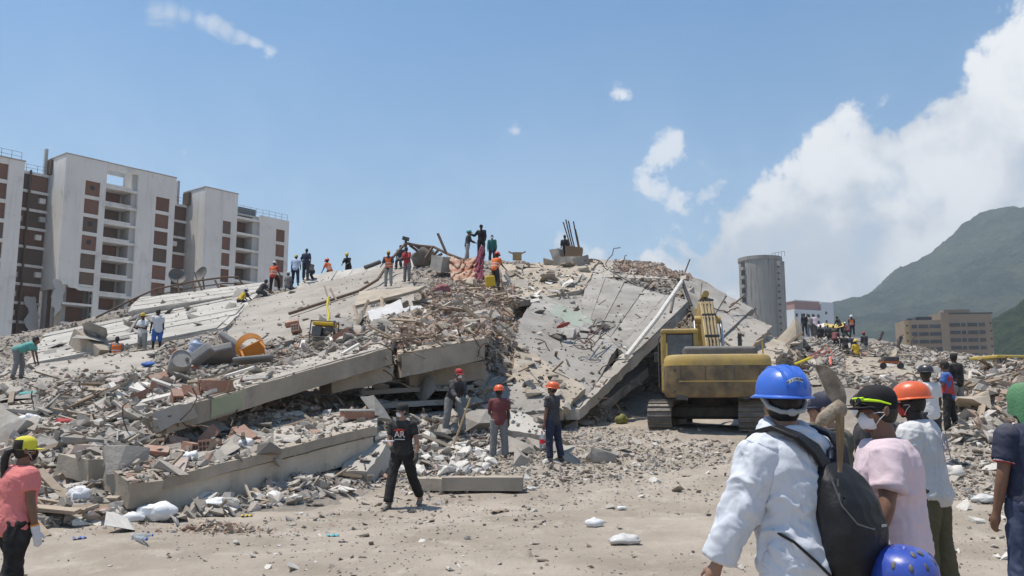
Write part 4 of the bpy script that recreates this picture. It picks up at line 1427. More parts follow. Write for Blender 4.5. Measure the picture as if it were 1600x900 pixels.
MB().box((cx0 + .10, 1.14, 2.4), (0.02, .66, .74), M=HR).build('side_pane', m_cabglass, cab)
MB().box((cx1 - .09, 0.7, 2.4), (0.02, 1.45, .74), M=HR).build('side_pane', m_cabglass, cab)
MB().box(((cx0 + cx1) / 2, cy1 - .08, 2.4), (cx1 - cx0 - .25, 0.02, .74), M=HR).build('front_pane', m_cabglass, cab)
fr_ = MB()
for (a, b, c, d_) in ((cx0 + .145, cx1 - .145, 2.025, 2.055), (cx0 + .145, cx1 - .145, 2.865, 2.895)):
    fr_.box(((a + b) / 2, cy0 + .085, (c + d_) / 2), (b - a, 0.03, d_ - c), M=HR)
for x in (cx0 + .15, cx1 - .15):
    fr_.box((x, cy0 + .085, 2.46), (0.03, 0.03, .81), M=HR)
fr_.build('pane_seal', m_rubber, cab)
MB().tube([HR @ Vector((cx0 - .04, cy0 + .25, 1.3)), HR @ Vector((cx0 - .09, cy0 + .2, 1.35)), HR @ Vector((cx0 - .09, cy0 + .15, 2.75)), HR @ Vector((cx0 - .02, cy0 + .15, 2.85))], 0.022, 8).build('grab_rail', m_dark, exc, smooth=True)
MB().box((cx0 - .13, cy1 + .05, 2.3), (0.16, 0.03, 0.3), M=HR).build('mirror', m_dark, exc, bevel=0.01)
# boom, stick and bucket
m_hose = mat('hydraulic_hose', (0.30, 0.24, 0.14), (0.18, 0.15, 0.11), 5.0, 0.6)
bx_ = 0.16
BM = HR @ Matrix.Rotation(R(1), 4, 'Z')


def boxpath(pts, wid, hts):
    rs_ = []
    for i, p in enumerate(pts):
        p = Vector(p)
        t = (Vector(pts[min(i + 1, len(pts) - 1)]) - Vector(pts[max(i - 1, 0)])).normalized()
        u = Vector((0, -t.z, t.y))
        h = hts[i] / 2
        w = wid / 2
        rs_.append([p + Vector((-w, 0, 0)) - u * h, p + Vector((w, 0, 0)) - u * h, p + Vector((w, 0, 0)) + u * h, p + Vector((-w, 0, 0)) + u * h])
    return MB().rings(rs_, True, BM)


boom = boxpath([(bx_, 0.7, 1.5), (bx_, 1.5, 2.5), (bx_, 2.5, 3.35), (bx_, 3.3, 3.85), (bx_, 4.0, 3.95), (bx_, 5.0, 3.8), (bx_, 6.0, 3.3)], 0.44, [.45, .6, .72, .78, .74, .55, .4]).build('boom', m_yel, exc, bevel=0.03, fix=True)
for k, x in enumerate((-0.16, -0.06, 0.05, 0.15)):
    MB().tube([BM @ Vector((bx_ + x, y, z)) for (y, z) in ((0.55, 1.8), (1.15, 2.72), (2.1, 3.6), (2.95, 4.2), (3.4, 4.33), (4.2, 4.4))], 0.032, 8).build('hydraulic_line', m_hose, boom, smooth=True)
for y, z in ((1.35, 2.88), (2.2, 3.63), (3.0, 4.2)):
    MB().box((bx_, y, z + 0.06), (0.44, 0.12, 0.07), M=BM).build('line_clamp', m_dark, boom)
for x in (-0.42, 0.42):
    MB().tube([BM @ Vector((bx_ + x, 1.3, 1.35)), BM @ Vector((bx_ + x, 2.2, 2.4))], 0.10, 12).build('lift_cylinder', m_yel, exc, smooth=True)
    MB().tube([BM @ Vector((bx_ + x, 2.2, 2.4)), BM @ Vector((bx_ + x, 2.95, 3.55))], 0.055, 10).build('lift_rod', mat('chrome_rod', (0.5, 0.5, 0.5), rough=0.25, metal=0.9), exc, smooth=True)
MB().tube([BM @ Vector((bx_ - .42, 2.95, 3.6)), BM @ Vector((bx_ + .42, 2.95, 3.6))], 0.13, 14).build('boom_pin', m_yel, boom, smooth=True)
MB().tube([BM @ Vector((bx_, 3.2, 4.5)), BM @ Vector((bx_, 4.6, 4.5))], 0.11, 12).build('stick_cylinder', m_yel, exc, smooth=True)
MB().tube([BM @ Vector((bx_, 4.6, 4.5)), BM @ Vector((bx_, 6.0, 4.3))], 0.06, 10).build('stick_rod', MATS['chrome_rod'], exc, smooth=True)
boxpath([(bx_, 5.95, 4.35), (bx_, 6.1, 3.3), (bx_, 6.2, 2.2), (bx_, 6.2, 1.3)], 0.36, [.3, .5, .4, .28]).build('stick', m_yel, exc, bevel=0.03, fix=True)
bk = MB()
rs = []
for k in range(9):
    a = R(200 - 25 * k)
    rs.append([BM @ Vector((bx_ + s_ * 0.55, 6.2 + (0.55 - q) * math.cos(a), 0.9 + (0.55 - q) * math.sin(a))) for (s_, q) in ((-1, 0), (1, 0), (1, .06), (-1, .06))])
bk.rings(rs)
bko = bk.build('bucket', m_track, exc, fix=True)
for s_ in (-.53, .53):
    MB().lathe([(0.02, -.02), (0.52, -.02), (0.52, .02), (0.02, .02)], 18, BM @ Matrix.Translation((bx_ + s_, 6.2, .9)) @ Matrix.Rotation(math.pi / 2, 4, 'Y')).build('bucket_side', m_track, bko)

# the second machine, of which a yellow roof edge and posts show behind the right-hand heap
t2 = tag(empty('yellow_truck', P(1570, 600, 34)), 'yellow-roofed machine half buried behind the rubble at the right edge', 'truck')
t2.rotation_euler = (0, 0, R(8))
def t2p(px, py, d):
    return t2.matrix_basis.inverted() @ P(px, py, d)
t2.location = P(1575, 620, 34)
o_ = Vector((0, 0, 0))
MB().box((0.35, 0, 1.52), (2.6, 1.6, 0.12)).build('roof', mat('yellow_roof', (0.60, 0.43, 0.07), (0.45, 0.34, 0.10), 1.0, 0.6, dust=DUST, dust_amt=0.3), t2, bevel=0.03)
for x in (-0.88, -0.7, -0.55, 1.5):
    MB().box((x, -0.7, 0.6), (0.09, 0.09, 1.7)).build('post', m_hood, t2)
MB().box((0.4, -0.66, 0.85), (1.9, 0.04, 1.2)).build('window', mat('dusty_blue_glass', (0.12, 0.16, 0.21), (0.22, 0.23, 0.24), 2.0, 0.3), t2)
MB().box((0.35, 0, -0.1), (2.6, 1.6, 0.8)).build('body', m_yel, t2, bevel=0.04)

# ================================================================== things in and on the rubble
def anchor(px, py, d=None):
    """ground point under the pixel; d keeps the distance and takes the surface there"""
    if d is None:
        l_, n_ = hit(px, py)
        return l_
    p = P(px, py, d)
    return p


# bent railing on the pale roof
rl = tag(empty('bent_railing', P(300, 470, 49.5)), 'rusty bent pipe railing running along the pale roof edge', 'railing')
def rel(e, *a):
    return P(*a) - e.location
mr = m_steel
tops = [(150, 496, 47), (218, 463, 48.5), (243, 452, 49), (300, 440, 49.3), (352, 433, 49.8), (372, 433, 50), (384, 452, 50)]
MB().tube([rel(rl, *t) for t in tops], 0.055, 7).build('top_rail', mr, rl)
MB().tube([rel(rl, t[0] - 2, t[1] + 10, t[2]) for t in tops[1:6]], 0.035, 6).build('lower_rail', mr, rl)
for (a, b) in (((218, 463, 48.5), (200, 478, 48.5)), ((243, 452, 49), (256, 470, 49)), ((277, 444, 49.2), (283, 466, 49)), ((310, 440, 49.4), (318, 460, 49.2)), ((336, 438, 49.6), (346, 458, 49.4)), ((300, 441, 49.3), (306, 462, 49.0)), ((200, 470, 48.4), (222, 478, 48.4))):
    MB().tube([rel(rl, *a), rel(rl, *b)], 0.06, 7).build('post', mr, rl)
# buckled canopy frame on the crest
cf = tag(empty('buckled_frame', P(665, 420, 47)), 'buckled rusty pipe frame standing on the crest behind the workers', 'metal frame')
for seg in ([(452, 490, 38), (560, 455, 41.5), (590, 437, 43), (612, 404, 46), (634, 380, 46.8)], [(634, 380, 46.8), (655, 384, 47), (678, 386, 47), (700, 397, 46), (730, 408, 45.5)], [(634, 374, 46.8), (634, 392, 46.8)],
            [(640, 383, 47), (652, 392, 47)], [(648, 383, 47), (660, 392, 47)], [(655, 384, 47), (668, 391, 47)], [(676, 386, 47), (664, 404, 46.6)], [(684, 392, 46), (676, 400, 46.5)], [(684, 365, 46), (697, 395, 45.8)], [(690, 397, 46), (680, 402, 46.4)], [(662, 384, 47), (672, 392, 47)]):
    MB().tube([rel(cf, *q) for q in seg], 0.075, 7).build('pipe', m_steel, cf, smooth=True)
MB().box(rel(cf, 634, 373, 46.8), (0.36, 0.2, 0.18), (0, 0.25, 0)).build('lamp_head', m_dark, cf)
# rebar
rb = tag(empty('rebar_bundle', P(893, 405, 46)), 'long thin rebar rods curving up from a broken column on the crest', 'rebar')
for (a, b, c) in (((893, 392, 46), (887, 370, 46), (880, 347, 46.2)), ((896, 392, 46), (889, 365, 46), (884, 343, 46)), ((899, 392, 46), (893, 368, 46), (888, 345, 45.9)), ((905, 392, 46), (900, 368, 46), (896, 346, 46)), ((907, 396, 45.8), (903, 375, 46), (899, 358, 46))):
    MB().tube([rel(rb, *q) for q in (a, b, c)], 0.036, 6).build('rod', m_steel, rb)
block('rusty broken column stump holding the rebar', P(884, 398, 46.1), P(908, 401, 45.9), 0.6, 0.9, mat('rusty_concrete', (0.25, 0.165, 0.10), (0.19, 0.14, 0.10), 2.0, 0.95, 0.5, 10), 95, 'broken_column', 'column', 0.14)
block('grey barrel-like concrete stub beside the rebar', P(899, 412, 45.2), P(918, 408, 45.4), 0.6, 0.6, m_conc_grey, 96, 'broken_column', 'column', 0.06)
# poles
def pole(label, a, b, r_, material, name='pole', cat='pole'):
    a, b = Vector(a), Vector(b)
    m_ = a.lerp(b, 0.5) + Vector((0, 0, -(b - a).length * 0.012))
    return tag(MB().tube([a, m_, b], r_, 8).build(name, material, smooth=True), label, cat)


pole('long pale pipe leaning on the slab edge left of the cab', P(979, 557, 28.6), P(1066, 439, 35.5), 0.085, m_white, 'pipe', 'pipe')
pole('dark steel pipe dropping from the head of the leaning pale pipe', P(1066, 439, 35.4), P(1080, 478, 35.0), 0.075, m_dark, 'pipe', 'pipe')
pole('short dark strut beside the leaning pale pipe', P(1053, 462, 34.6), P(1048, 488, 33.8), 0.06, m_dark, 'strut', 'strut')
pole('thin cable running down the panelled slab', P(953, 423, 42.8), P(1080, 486, 36.2), 0.035, m_dark, 'cable', 'cable')
pole('thin crest wire running along the slab under the debris', P(806, 417, 46), P(1010, 424, 44), 0.05, m_steel, 'wire', 'wire')
pole('thin steel rod sticking up from the debris on the crest', P(1069, 428, 43), P(1078, 405, 43.2), 0.035, m_steel, 'rod', 'rod')
pole('thin rod pointing up beside the round tower', P(1140, 480, 37), P(1163, 461, 38), 0.04, m_steel, 'rod', 'rod')
pole('leaning steel post above the far rubble', P(1373, 532, 66), P(1379, 518, 66), 0.14, m_dark, 'post', 'post')
pole('tilted steel post beside the tan apartment building', P(1402, 541, 62), P(1408, 526, 62), 0.15, m_dark, 'post', 'post')
pole('yellow crowd barrier pole near the blue helmet', P(1240, 570, 36), P(1266, 559, 36.5), 0.06, mat('yellow_pole', (0.62, 0.50, 0.04), rough=.5), 'barrier_pole', 'pole')
pole('stick raised beside the generator, longer', P(507, 447, 33.2), P(516, 476, 32.6), 0.035, m_wood, 'stick', 'stick')
pole('stick raised beside the generator, shorter', P(516, 451, 33.2), P(526, 470, 32.8), 0.035, m_wood, 'stick', 'stick')
pole('dark plank end pointing at the sky beside the bare frame', P(570, 418, 49), P(594, 409, 49.5), 0.13, m_dark, 'plank', 'plank')

# red and white warning tape stands
m_tape = mat('red_warning_tape', (0.62, 0.09, 0.05), (0.70, 0.35, 0.28), 3.0, 0.5)
tp = tag(empty('warning_tape', P(1280, 566, 37)), 'red warning tape strung over the rubble behind the blue helmet', 'tape')
for a, b in (((1262, 560, 37), (1288, 546, 38)), ((1270, 561, 36.6), (1294, 551, 38)), ((1291, 540, 38.5), (1303, 560, 37.5))):
    pa, pb = rel(tp, *a), rel(tp, *b)
    u = Vector((0, 0, 0.09))
    MB().add([pa, pb, pb + u, pa + u, pa + Vector((0, .01, 0)), pb + Vector((0, .01, 0)), pb + u + Vector((0, .01, 0)), pa + u + Vector((0, .01, 0))], [(0, 1, 2, 3), (7, 6, 5, 4), (0, 4, 5, 1), (3, 2, 6, 7)]).build('strip', m_tape, tp)

# hanging blanket
def cloth(label, grid, nu, nv, material, name, cat, thick=0.03, folds=0.15, fr=9.0, seed=1):
    """grid: rows of control points, smoothed into a sheet with folds"""
    g = np.array([[tuple(p) for p in row] for row in grid])
    def interp(a, n):
        t = np.linspace(0, a.shape[0] - 1, n)
        i = np.clip(t.astype(int), 0, a.shape[0] - 2)
        f = (t - i)[:, None, None]
        f = f * f * (3 - 2 * f) * 0.5 + f * 0.5
        return a[i] * (1 - f) + a[i + 1] * f
    g = interp(g, nv)
    g = interp(g.transpose(1, 0, 2), nu).transpose(1, 0, 2)
    u, v = np.meshgrid(np.linspace(0, 1, nu), np.linspace(0, 1, nv))
    w = np.sin((u * fr + v * 2.6 + fbm(np.stack([u.ravel() * 3, v.ravel() * 3, u.ravel() * 0 + seed], 1), seed).reshape(u.shape) * 3) * 2 * math.pi) * folds
    g[..., 1] += w * 0.6
    g[..., 2] += w * 0.25
    o = grid_mesh(name, g[..., 0], g[..., 1], g[..., 2], material)
    sm = o.modifiers.new('thickness', 'SOLIDIFY')
    sm.thickness = thick
    return tag(o, label, cat)


m_blank = mat('orange_blanket', (0.36, 0.17, 0.11), (0.50, 0.38, 0.29), 1.3, 0.95, 0.4, 30, 0.1, c3=(0.32, 0.07, 0.06), s3=1.6, w3=0.8, stretch=(.5, 1, 2.4), contrast=.12)
m_mag = mat('magenta_curtain', (0.15, 0.028, 0.06), (0.22, 0.05, 0.07), 1.2, 0.95, 0.3, 30, 0.1, sheen=0.2)
cloth('faded orange striped blanket hung below the two dark standing workers', [[P(699, 398, 44), P(712, 405, 43.6), P(728, 408, 43.4), P(742, 402, 43.4)], [P(703, 412, 43.6), P(715, 420, 43.1), P(730, 421, 42.9), P(744, 412, 43.1)], [P(704, 428, 42.8), P(716, 432, 42.5), P(728, 433, 42.4), P(742, 428, 42.5)], [P(706, 436, 42.3), P(718, 440, 42.0), P(730, 439, 41.9), P(742, 437, 42.0)]], 44, 36, m_blank, 'blanket', 'blanket', 0.04, 0.30, 2.2)
cloth('magenta curtain hanging from the hand of the tall dark worker', [[P(752, 385, 43.6), P(754, 385, 43.6), P(756, 386, 43.6)], [P(744, 405, 43.2), P(750, 404, 43.0), P(756, 404, 43.2)], [P(741, 420, 42.8), P(748, 421, 42.6), P(755, 420, 42.8)], [P(742, 437, 42.2), P(749, 444, 41.8), P(754, 445, 41.9)]], 30, 30, m_mag, 'curtain', 'curtain', 0.04, 0.18, 3.0, 3)

# yellow boxes, jerry cans
def box_thing(name, label, cat, p, size, rz, material, rx=0.0, bevel=0.03, ry=0.0):
    o = MB().box((0, 0, size[2] / 2), size).build(name, material, None, bevel=bevel)
    o.location = p
    o.rotation_euler = (rx, ry, rz)
    return tag(o, label, cat)


m_ybox = mat('yellow_plastic', (0.62, 0.42, 0.03), (0.55, 0.36, 0.04), 2.0, 0.5)
jc = tag(empty('jerry_can', P(767, 448, 40.2)), 'yellow jerry can beside the bending worker in an orange vest', 'jerry can')
jc.rotation_euler = (0, R(-8), R(20))
MB().box((0, 0, .26), (0.46, .26, .5)).build('body', m_ybox, jc, bevel=0.06, seg=3)
MB().tube([(-.12, 0, .5), (-.12, 0, .58), (.1, 0, .58), (.1, 0, .5)], 0.025, 8).build('handle', m_ybox, jc, smooth=True)
MB().lathe([(0.01, .5), (.05, .5), (.05, .57), (.01, .57)], 12, Matrix.Translation((.17, 0, 0))).build('cap', m_dark, jc)
ct = tag(empty('cardboard_box', P(808, 406, 47.5)), 'tan cardboard carton standing on the crest left of the rebar', 'carton')
m_card = mat('cardboard', (0.38, 0.26, 0.13), (0.30, 0.205, 0.11), 2.0, 0.9, dust=DUST, dust_amt=.4)
MB().box((0, 0, .2), (0.5, .4, .4)).build('body', m_card, ct)
MB().box((0.36, 0, .41), (.26, .4, .015), (0, R(-25), 0)).build('flap', m_card, ct)
MB().box((-0.36, 0, .41), (.26, .4, .015), (0, R(25), 0)).build('flap', m_card, ct)

# generator in its tube frame with yellow tank
gn = tag(empty('generator', P(505, 530, 30.2)), 'portable generator with yellow tank and black tube frame on the slope', 'generator')
gn.rotation_euler = (R(-4), R(4), R(-6))
for s_ in (-1, 1):
    for y in (-.26, .26):
        MB().tube([(s_ * .42, y, 0), (s_ * .42, y, .60)], 0.022, 7).build('frame_tube', m_dark, gn)
    MB().tube([(s_ * .42, -.26, .6), (s_ * .42, .26, .6)], 0.022, 7).build('frame_tube', m_dark, gn)
for y in (-.26, .26):
    for z in (0.03, .6):
        MB().tube([(-.42, y, z), (.42, y, z)], 0.022, 7).build('frame_tube', m_dark, gn)
MB().box((0, 0, .53), (.78, .46, .14)).build('fuel_tank', m_ybox, gn, bevel=.05, seg=3)
MB().box((-.22, 0, .24), (.34, .40, .36)).build('panel', m_hood, gn, bevel=.02)
MB().lathe([(.02, -.2), (.17, -.2), (.19, -.1), (.19, .12), (.12, .2), (.02, .2)], 20, Matrix.Translation((.2, -.05, .25)) @ Matrix.Rotation(math.pi / 2, 4, 'X')).build('engine', m_dark, gn, smooth=True)
ys = tag(MB().tube([P(513, 465, 31.6), P(511, 480, 31.2), P(514, 492, 30.9), P(512, 505, 30.5)], [.05, .04, .05, .04], 8).build('yellow_strap', mat('yellow_strap', (0.6, 0.5, 0.05), (0.45, .38, .06), 8.0, .8), smooth=True), 'yellow strap hanging from a stick above the generator', 'strap')

# orange plastic chair lying on its side
ch = tag(empty('plastic_chair', P(402, 562, 26.2)), 'orange plastic chair tipped over among grey mattresses', 'chair')
ch.rotation_euler = (R(38), R(28), R(200))
m_org = mat('orange_plastic', (0.62, 0.24, 0.03), (0.55, 0.20, 0.03), 3.0, 0.45, dust=DUST, dust_amt=0.25)
sh_ = MB()
rs = []
for k in range(13):
    a = math.pi * (0.02 + 0.96 * k / 12)
    h_ = 0.22 + 0.18 * math.sin(a)
    lo_ = h_ - .17 if 1 < k < 11 else 0.0
    rs.append([Vector((0.40 * math.cos(a), 0.36 * math.sin(a), .38 + lo_)), Vector((0.44 * math.cos(a), 0.40 * math.sin(a), .38 + h_)), Vector((0.41 * math.cos(a), 0.37 * math.sin(a), .38 + h_)), Vector((0.37 * math.cos(a), 0.33 * math.sin(a), .38 + lo_))])
sh_.rings(rs)
sh_.build('backrest', m_org, ch, smooth=True, fix=True)
MB().box((0, 0.03, .37), (.70, .62, .04)).build('seat', m_org, ch, bevel=.02)
for (x, y) in ((-.3, -.24), (.3, -.24), (-.3, .28), (.3, .28)):
    MB().tube([(x, y, .37), (x * 1.15, y * 1.15, 0)], [.04, .03], 8).build('leg', m_org, ch, smooth=True)
# grey mattresses, cushions
m_grey = mat('grey_foam', (0.175, 0.178, 0.18), (0.24, 0.235, 0.23), 2.0, 0.95, 0.2, 20, 0.1, dust=DUST, dust_amt=0.5)
for (nm, lb, a, sz, rot) in (('mattress', 'large dark grey foam block tilted beside the water jug', (340, 560, 27.3), (1.05, .8, .26), (R(-28), R(-14), R(12))),
                             ('mattress', 'grey foam slab leaning behind the tipped orange chair', (368, 546, 28), (1.3, .8, .18), (R(-30), R(30), R(-15))),
                             ('mattress', 'flat grey foam pad under the tipped orange chair', (396, 565, 25.6), (1.1, .7, .12), (R(-8), R(-6), R(10))),
                             ('cushion', 'small grey cushion between the foam block and barrel', (318, 560, 26.2), (.75, .4, .3), (R(-20), R(-38), R(5)))):
    box_thing(nm, lb, nm, P(*a), sz, rot[2], m_grey, rot[0], .05, rot[1])
# water jug
jg = tag(empty('water_jug', P(303, 556, 27.2)), 'pale blue plastic water jug standing in the rubble', 'water jug')
jg.rotation_euler = (R(6), R(12), 0)
m_jug = mat('blue_plastic', (0.42, 0.50, 0.66), (0.5, 0.56, 0.68), 3.0, 0.3, trans=0.35)
MB().lathe([(.02, 0), (.18, 0), (.2, .03), (.2, .14), (.185, .16), (.2, .18), (.2, .32), (.185, .34), (.2, .36), (.19, .42), (.07, .5), (.06, .56), (.02, .56)], 22).build('body', m_jug, jg, smooth=True)
MB().lathe([(.01, .55), (.065, .55), (.065, .6), (.01, .6)], 14).build('cap', m_white, jg, smooth=True)
# grey drum
dr = tag(empty('drum', P(280, 584, 24.6)), 'grey plastic drum lying on its side below the cushion', 'drum')
Md = Matrix.Rotation(R(62), 4, 'X') @ Matrix.Rotation(R(25), 4, 'Y')
m_drum = mat('grey_drum', (0.25, 0.235, 0.215), (0.32, 0.30, 0.275), 3.0, .8, dust=DUST, dust_amt=.5)
MB().lathe([(.02, -.4), (.26, -.4), (.29, -.38), (.3, -.2), (.31, -.18), (.31, -.14), (.3, -.12), (.3, .15), (.31, .17), (.31, .2), (.3, .22), (.29, .38), (.27, .4), (.25, .37), (.02, .37)], 26, Matrix.Translation((0, 0, .25)) @ Md).build('body', m_drum, dr, smooth=True)
MB().lathe([(.02, .38), (.05, .38), (.05, .42), (.02, .42)], 10, Matrix.Translation((0, 0, .25)) @ Md @ Matrix.Translation((.15, 0, 0))).build('cap', m_dark, dr)

# white crumpled sheets on the slope
m_sheet = mat('white_sheet', (0.56, 0.55, 0.53), (0.42, 0.41, 0.40), 2.0, 0.8, 0.3, 18, 0.15)
cloth('large white crumpled sheet draped over rubble under the leaning board', [[P(574, 487, 32.2), P(600, 480, 32.8), P(626, 468, 33.2)], [P(578, 500, 31), P(602, 493, 31.5), P(630, 482, 32)], [P(584, 508, 30.2), P(606, 503, 30.4), P(634, 497, 30.8)]], 26, 18, m_sheet, 'sheet', 'sheet', .03, .10, 3.0, 7)
cloth('white crumpled plastic sheet lower down beside the first', [[P(624, 484, 31.8), P(640, 480, 32), P(658, 478, 32.2)], [P(630, 494, 31), P(648, 490, 31.2), P(668, 487, 31.4)], [P(634, 499, 30.6), P(650, 497, 30.7), P(672, 494, 30.9)]], 22, 14, m_sheet, 'sheet', 'sheet', .03, .09, 3.0, 9)
# collapsed roof board
bd = slab_mesh('roof_board', corners((560, 455, 35.5), (665, 446, 36), (655, 452, 34.2), (552, 478, 33.2)), 0.12, m_conc_tan, 98, 0.1, .04, .3)
tag(bd, 'tilted broken roof board propped over the white sheet', 'board')
for a, b in (((553, 478, 33.2), (560, 500, 31.8)), ((596, 465, 33.8), (600, 484, 32.6)), ((575, 470, 33.5), (566, 492, 32))):
    MB().tube([P(*a), P(*b)], .07, 4).build('prop', m_wood, bd)

# bicycle wreck and dark hole in the green-painted slab
hl_ = tag(empty('bicycle', P(896, 524, 29.6)), 'wrecked bicycle lying across the hole in the green-floored slab', 'bicycle')
_, nC = hit(900, 540)
nC = Vector(nC).normalized() if nC is not None else Vector((0, -.3, .95))
if nC.z < 0:
    nC = -nC
QC = nC.to_track_quat('Z', 'Y').to_matrix().to_4x4()


def wheel(px, py, d, r_, tilt):
    c = P(px, py, d) - hl_.location
    M_ = Matrix.Translation(c) @ QC @ Matrix.Rotation(tilt, 4, 'X')
    mb_ = MB()
    n = 26
    rs_ = []
    for k in range(n + 1):
        a = 2 * math.pi * k / n
        rs_.append([Vector(((r_ + .022 * math.cos(q)) * math.cos(a), (r_ + .022 * math.cos(q)) * math.sin(a), .022 * math.sin(q))) for q in [0, 1.57, 3.14, 4.71]])
    mb_.rings(rs_, False, M_)
    w = mb_.build('wheel', m_rubber, hl_, smooth=True)
    sp = MB()
    for k in range(10):
        a = 2 * math.pi * k / 10
        sp.tube([M_ @ Vector((0, 0, .02)), M_ @ Vector((r_ * math.cos(a), r_ * math.sin(a), 0))], .006, 4)
    sp.build('spokes', m_steel, w)
    return c


w1 = wheel(913, 537, 28.6, .34, .25)
w2 = wheel(946, 508, 30.4, .34, .1)
for a, b in ((w1, w2), (w1, w2 + Vector((-.3, .4, .25))), (w2, w1 + Vector((.2, .2, .3))), (w1, w1 + Vector((-.3, .25, .3)))):
    MB().tube([a, b], .022, 6).build('frame_tube', mat('dull_frame_paint', (0.10, .05, .05), (.18, .12, .10), 6.0, .6), hl_)
rcloth = tag(MB().ell((0, 0, 0), (.26, .16, .06), 14, 8).build('red_cloth', mat('red_cloth', (0.26, .05, .045), (.36, .12, .10), 4.0, .95, .4, 12), smooth=True), 'red cloth beside the wrecked bicycle', 'cloth')
rcloth.location = P(880, 508, 30.2)
rcloth.rotation_euler = (R(-15), R(-20), 0)
# ================================================================== people
REMESH = []   # (object, voxel, smooth passes, fold height, fold scale, seed)
SKINS = {}


def skin(tone):
    c = {'dark': (0.075, 0.040, 0.026), 'brown': (0.20, 0.105, 0.068), 'tan': (0.32, 0.185, 0.125), 'black': (0.028, 0.017, 0.013)}[tone]
    return mat('skin_' + tone, c, tuple(v * 0.82 for v in c), 14.0, 0.55, 0.12, 90.0, 0.35, bdist=0.004)


def fabric(name, c, rough=0.9, amt=0.8, bump=0.35, bs=22.0, dust=0.22):
    return mat(name, c, tuple(v * amt for v in c), 5.0, rough, bump, bs, 0.12, bdist=0.012, dust=DUST, dust_amt=max(dust, .07), c3=tuple(v * .72 + .02 for v in c), s3=11.0, w3=.45)


F_WHITE = fabric('white_cotton', (0.62, 0.62, 0.62), amt=.92, dust=.08)
F_COVER = fabric('white_coverall_fabric', (0.60, 0.63, 0.69), .7, .93, .3, 14.0, .0)
F_BLACK = fabric('black_cotton', (0.018, 0.018, 0.020))
F_CHAR = fabric('charcoal_cotton', (0.045, 0.047, 0.055))
F_NAVY = fabric('navy_cotton', (0.022, 0.030, 0.065))
F_JEAN = fabric('blue_jeans', (0.045, 0.065, 0.13))
F_DJEAN = fabric('dark_jeans', (0.018, 0.024, 0.05))
F_GREY = fabric('grey_cotton', (0.20, 0.20, 0.20), dust=.3)
F_LGREY = fabric('dusty_light_trousers', (0.33, 0.32, 0.30), dust=.3)
F_KHAKI = fabric('olive_trousers', (0.105, 0.10, 0.06))
F_PINK = fabric('pale_pink_cotton', (0.66, 0.53, 0.57), amt=.94, dust=.0)
F_CORAL = fabric('coral_cotton', (0.66, 0.21, 0.20), amt=.92, dust=.0)
F_RED = fabric('red_cotton', (0.42, 0.045, 0.05))
F_MAROON = fabric('maroon_cotton', (0.16, 0.045, 0.05), dust=.2)
F_ORANGE = fabric('orange_vest_fabric', (0.75, 0.16, 0.03), .8, .9)
F_YELLOW = fabric('yellow_shirt_fabric', (0.62, 0.42, 0.03))
F_TEAL = fabric('teal_cotton', (0.10, 0.36, 0.33))
F_DTEAL = fabric('dark_teal_cotton', (0.03, 0.15, 0.15))
F_LBLUE = fabric('light_blue_cotton', (0.42, 0.50, 0.66))
F_BLUE = fabric('blue_cotton', (0.05, 0.14, 0.42))
F_GREEN = fabric('green_towel', (0.10, 0.26, 0.13), .95, .8, .8, 60.0)
F_CAMO = fabric('camouflage_cloth', (0.13, 0.125, 0.095), amt=.4, bs=30)
F_HIVIS = mat('reflective_strip', (0.55, 0.55, 0.55), (0.45, 0.45, 0.43), 5.0, 0.35, spec=0.5)
F_BOOT = fabric('dusty_boot', (0.10, 0.085, 0.07), dust=.6)
F_HAIR = mat('black_hair', (0.010, 0.009, 0.009), (0.02, 0.017, 0.015), 40.0, 0.55, 0.5, 120.0, 0.4, bdist=0.004)


def plastic(name, c, rough=0.36):
    return mat(name, c, tuple(v * .8 for v in c), 9.0, rough, 0.10, 60.0, 0.5, coat=.2, dust=DUST, dust_amt=.16, c3=tuple(v * .6 + .08 for v in c), s3=34.0, w3=.5)


H_BLUE = plastic('blue_helmet_plastic', (0.015, 0.13, 0.62))
H_DBLUE = plastic('deep_blue_helmet_plastic', (0.01, 0.06, 0.42))
H_ORANGE = plastic('orange_helmet_plastic', (0.78, 0.11, 0.015))
H_RED = plastic('red_helmet_plastic', (0.60, 0.04, 0.03))
H_YEL = plastic('yellow_helmet_plastic', (0.70, 0.50, 0.03))
H_WHITE = plastic('white_helmet_plastic', (0.72, 0.72, 0.70))
H_BLACK = plastic('black_helmet_plastic', (0.015, 0.015, 0.017))
H_TEAL = plastic('teal_helmet_plastic', (0.05, 0.28, 0.28))
M_MASK = fabric('white_mask', (0.70, 0.70, 0.71), .8, .95, .25, 40.0, .0)
M_STRAP = mat('grey_strap', (0.42, 0.42, 0.41), (0.35, 0.35, 0.34), 6.0, .6)


def rotv(v, axis_, ang):
    return Matrix.Rotation(ang, 3, axis_) @ Vector(v)


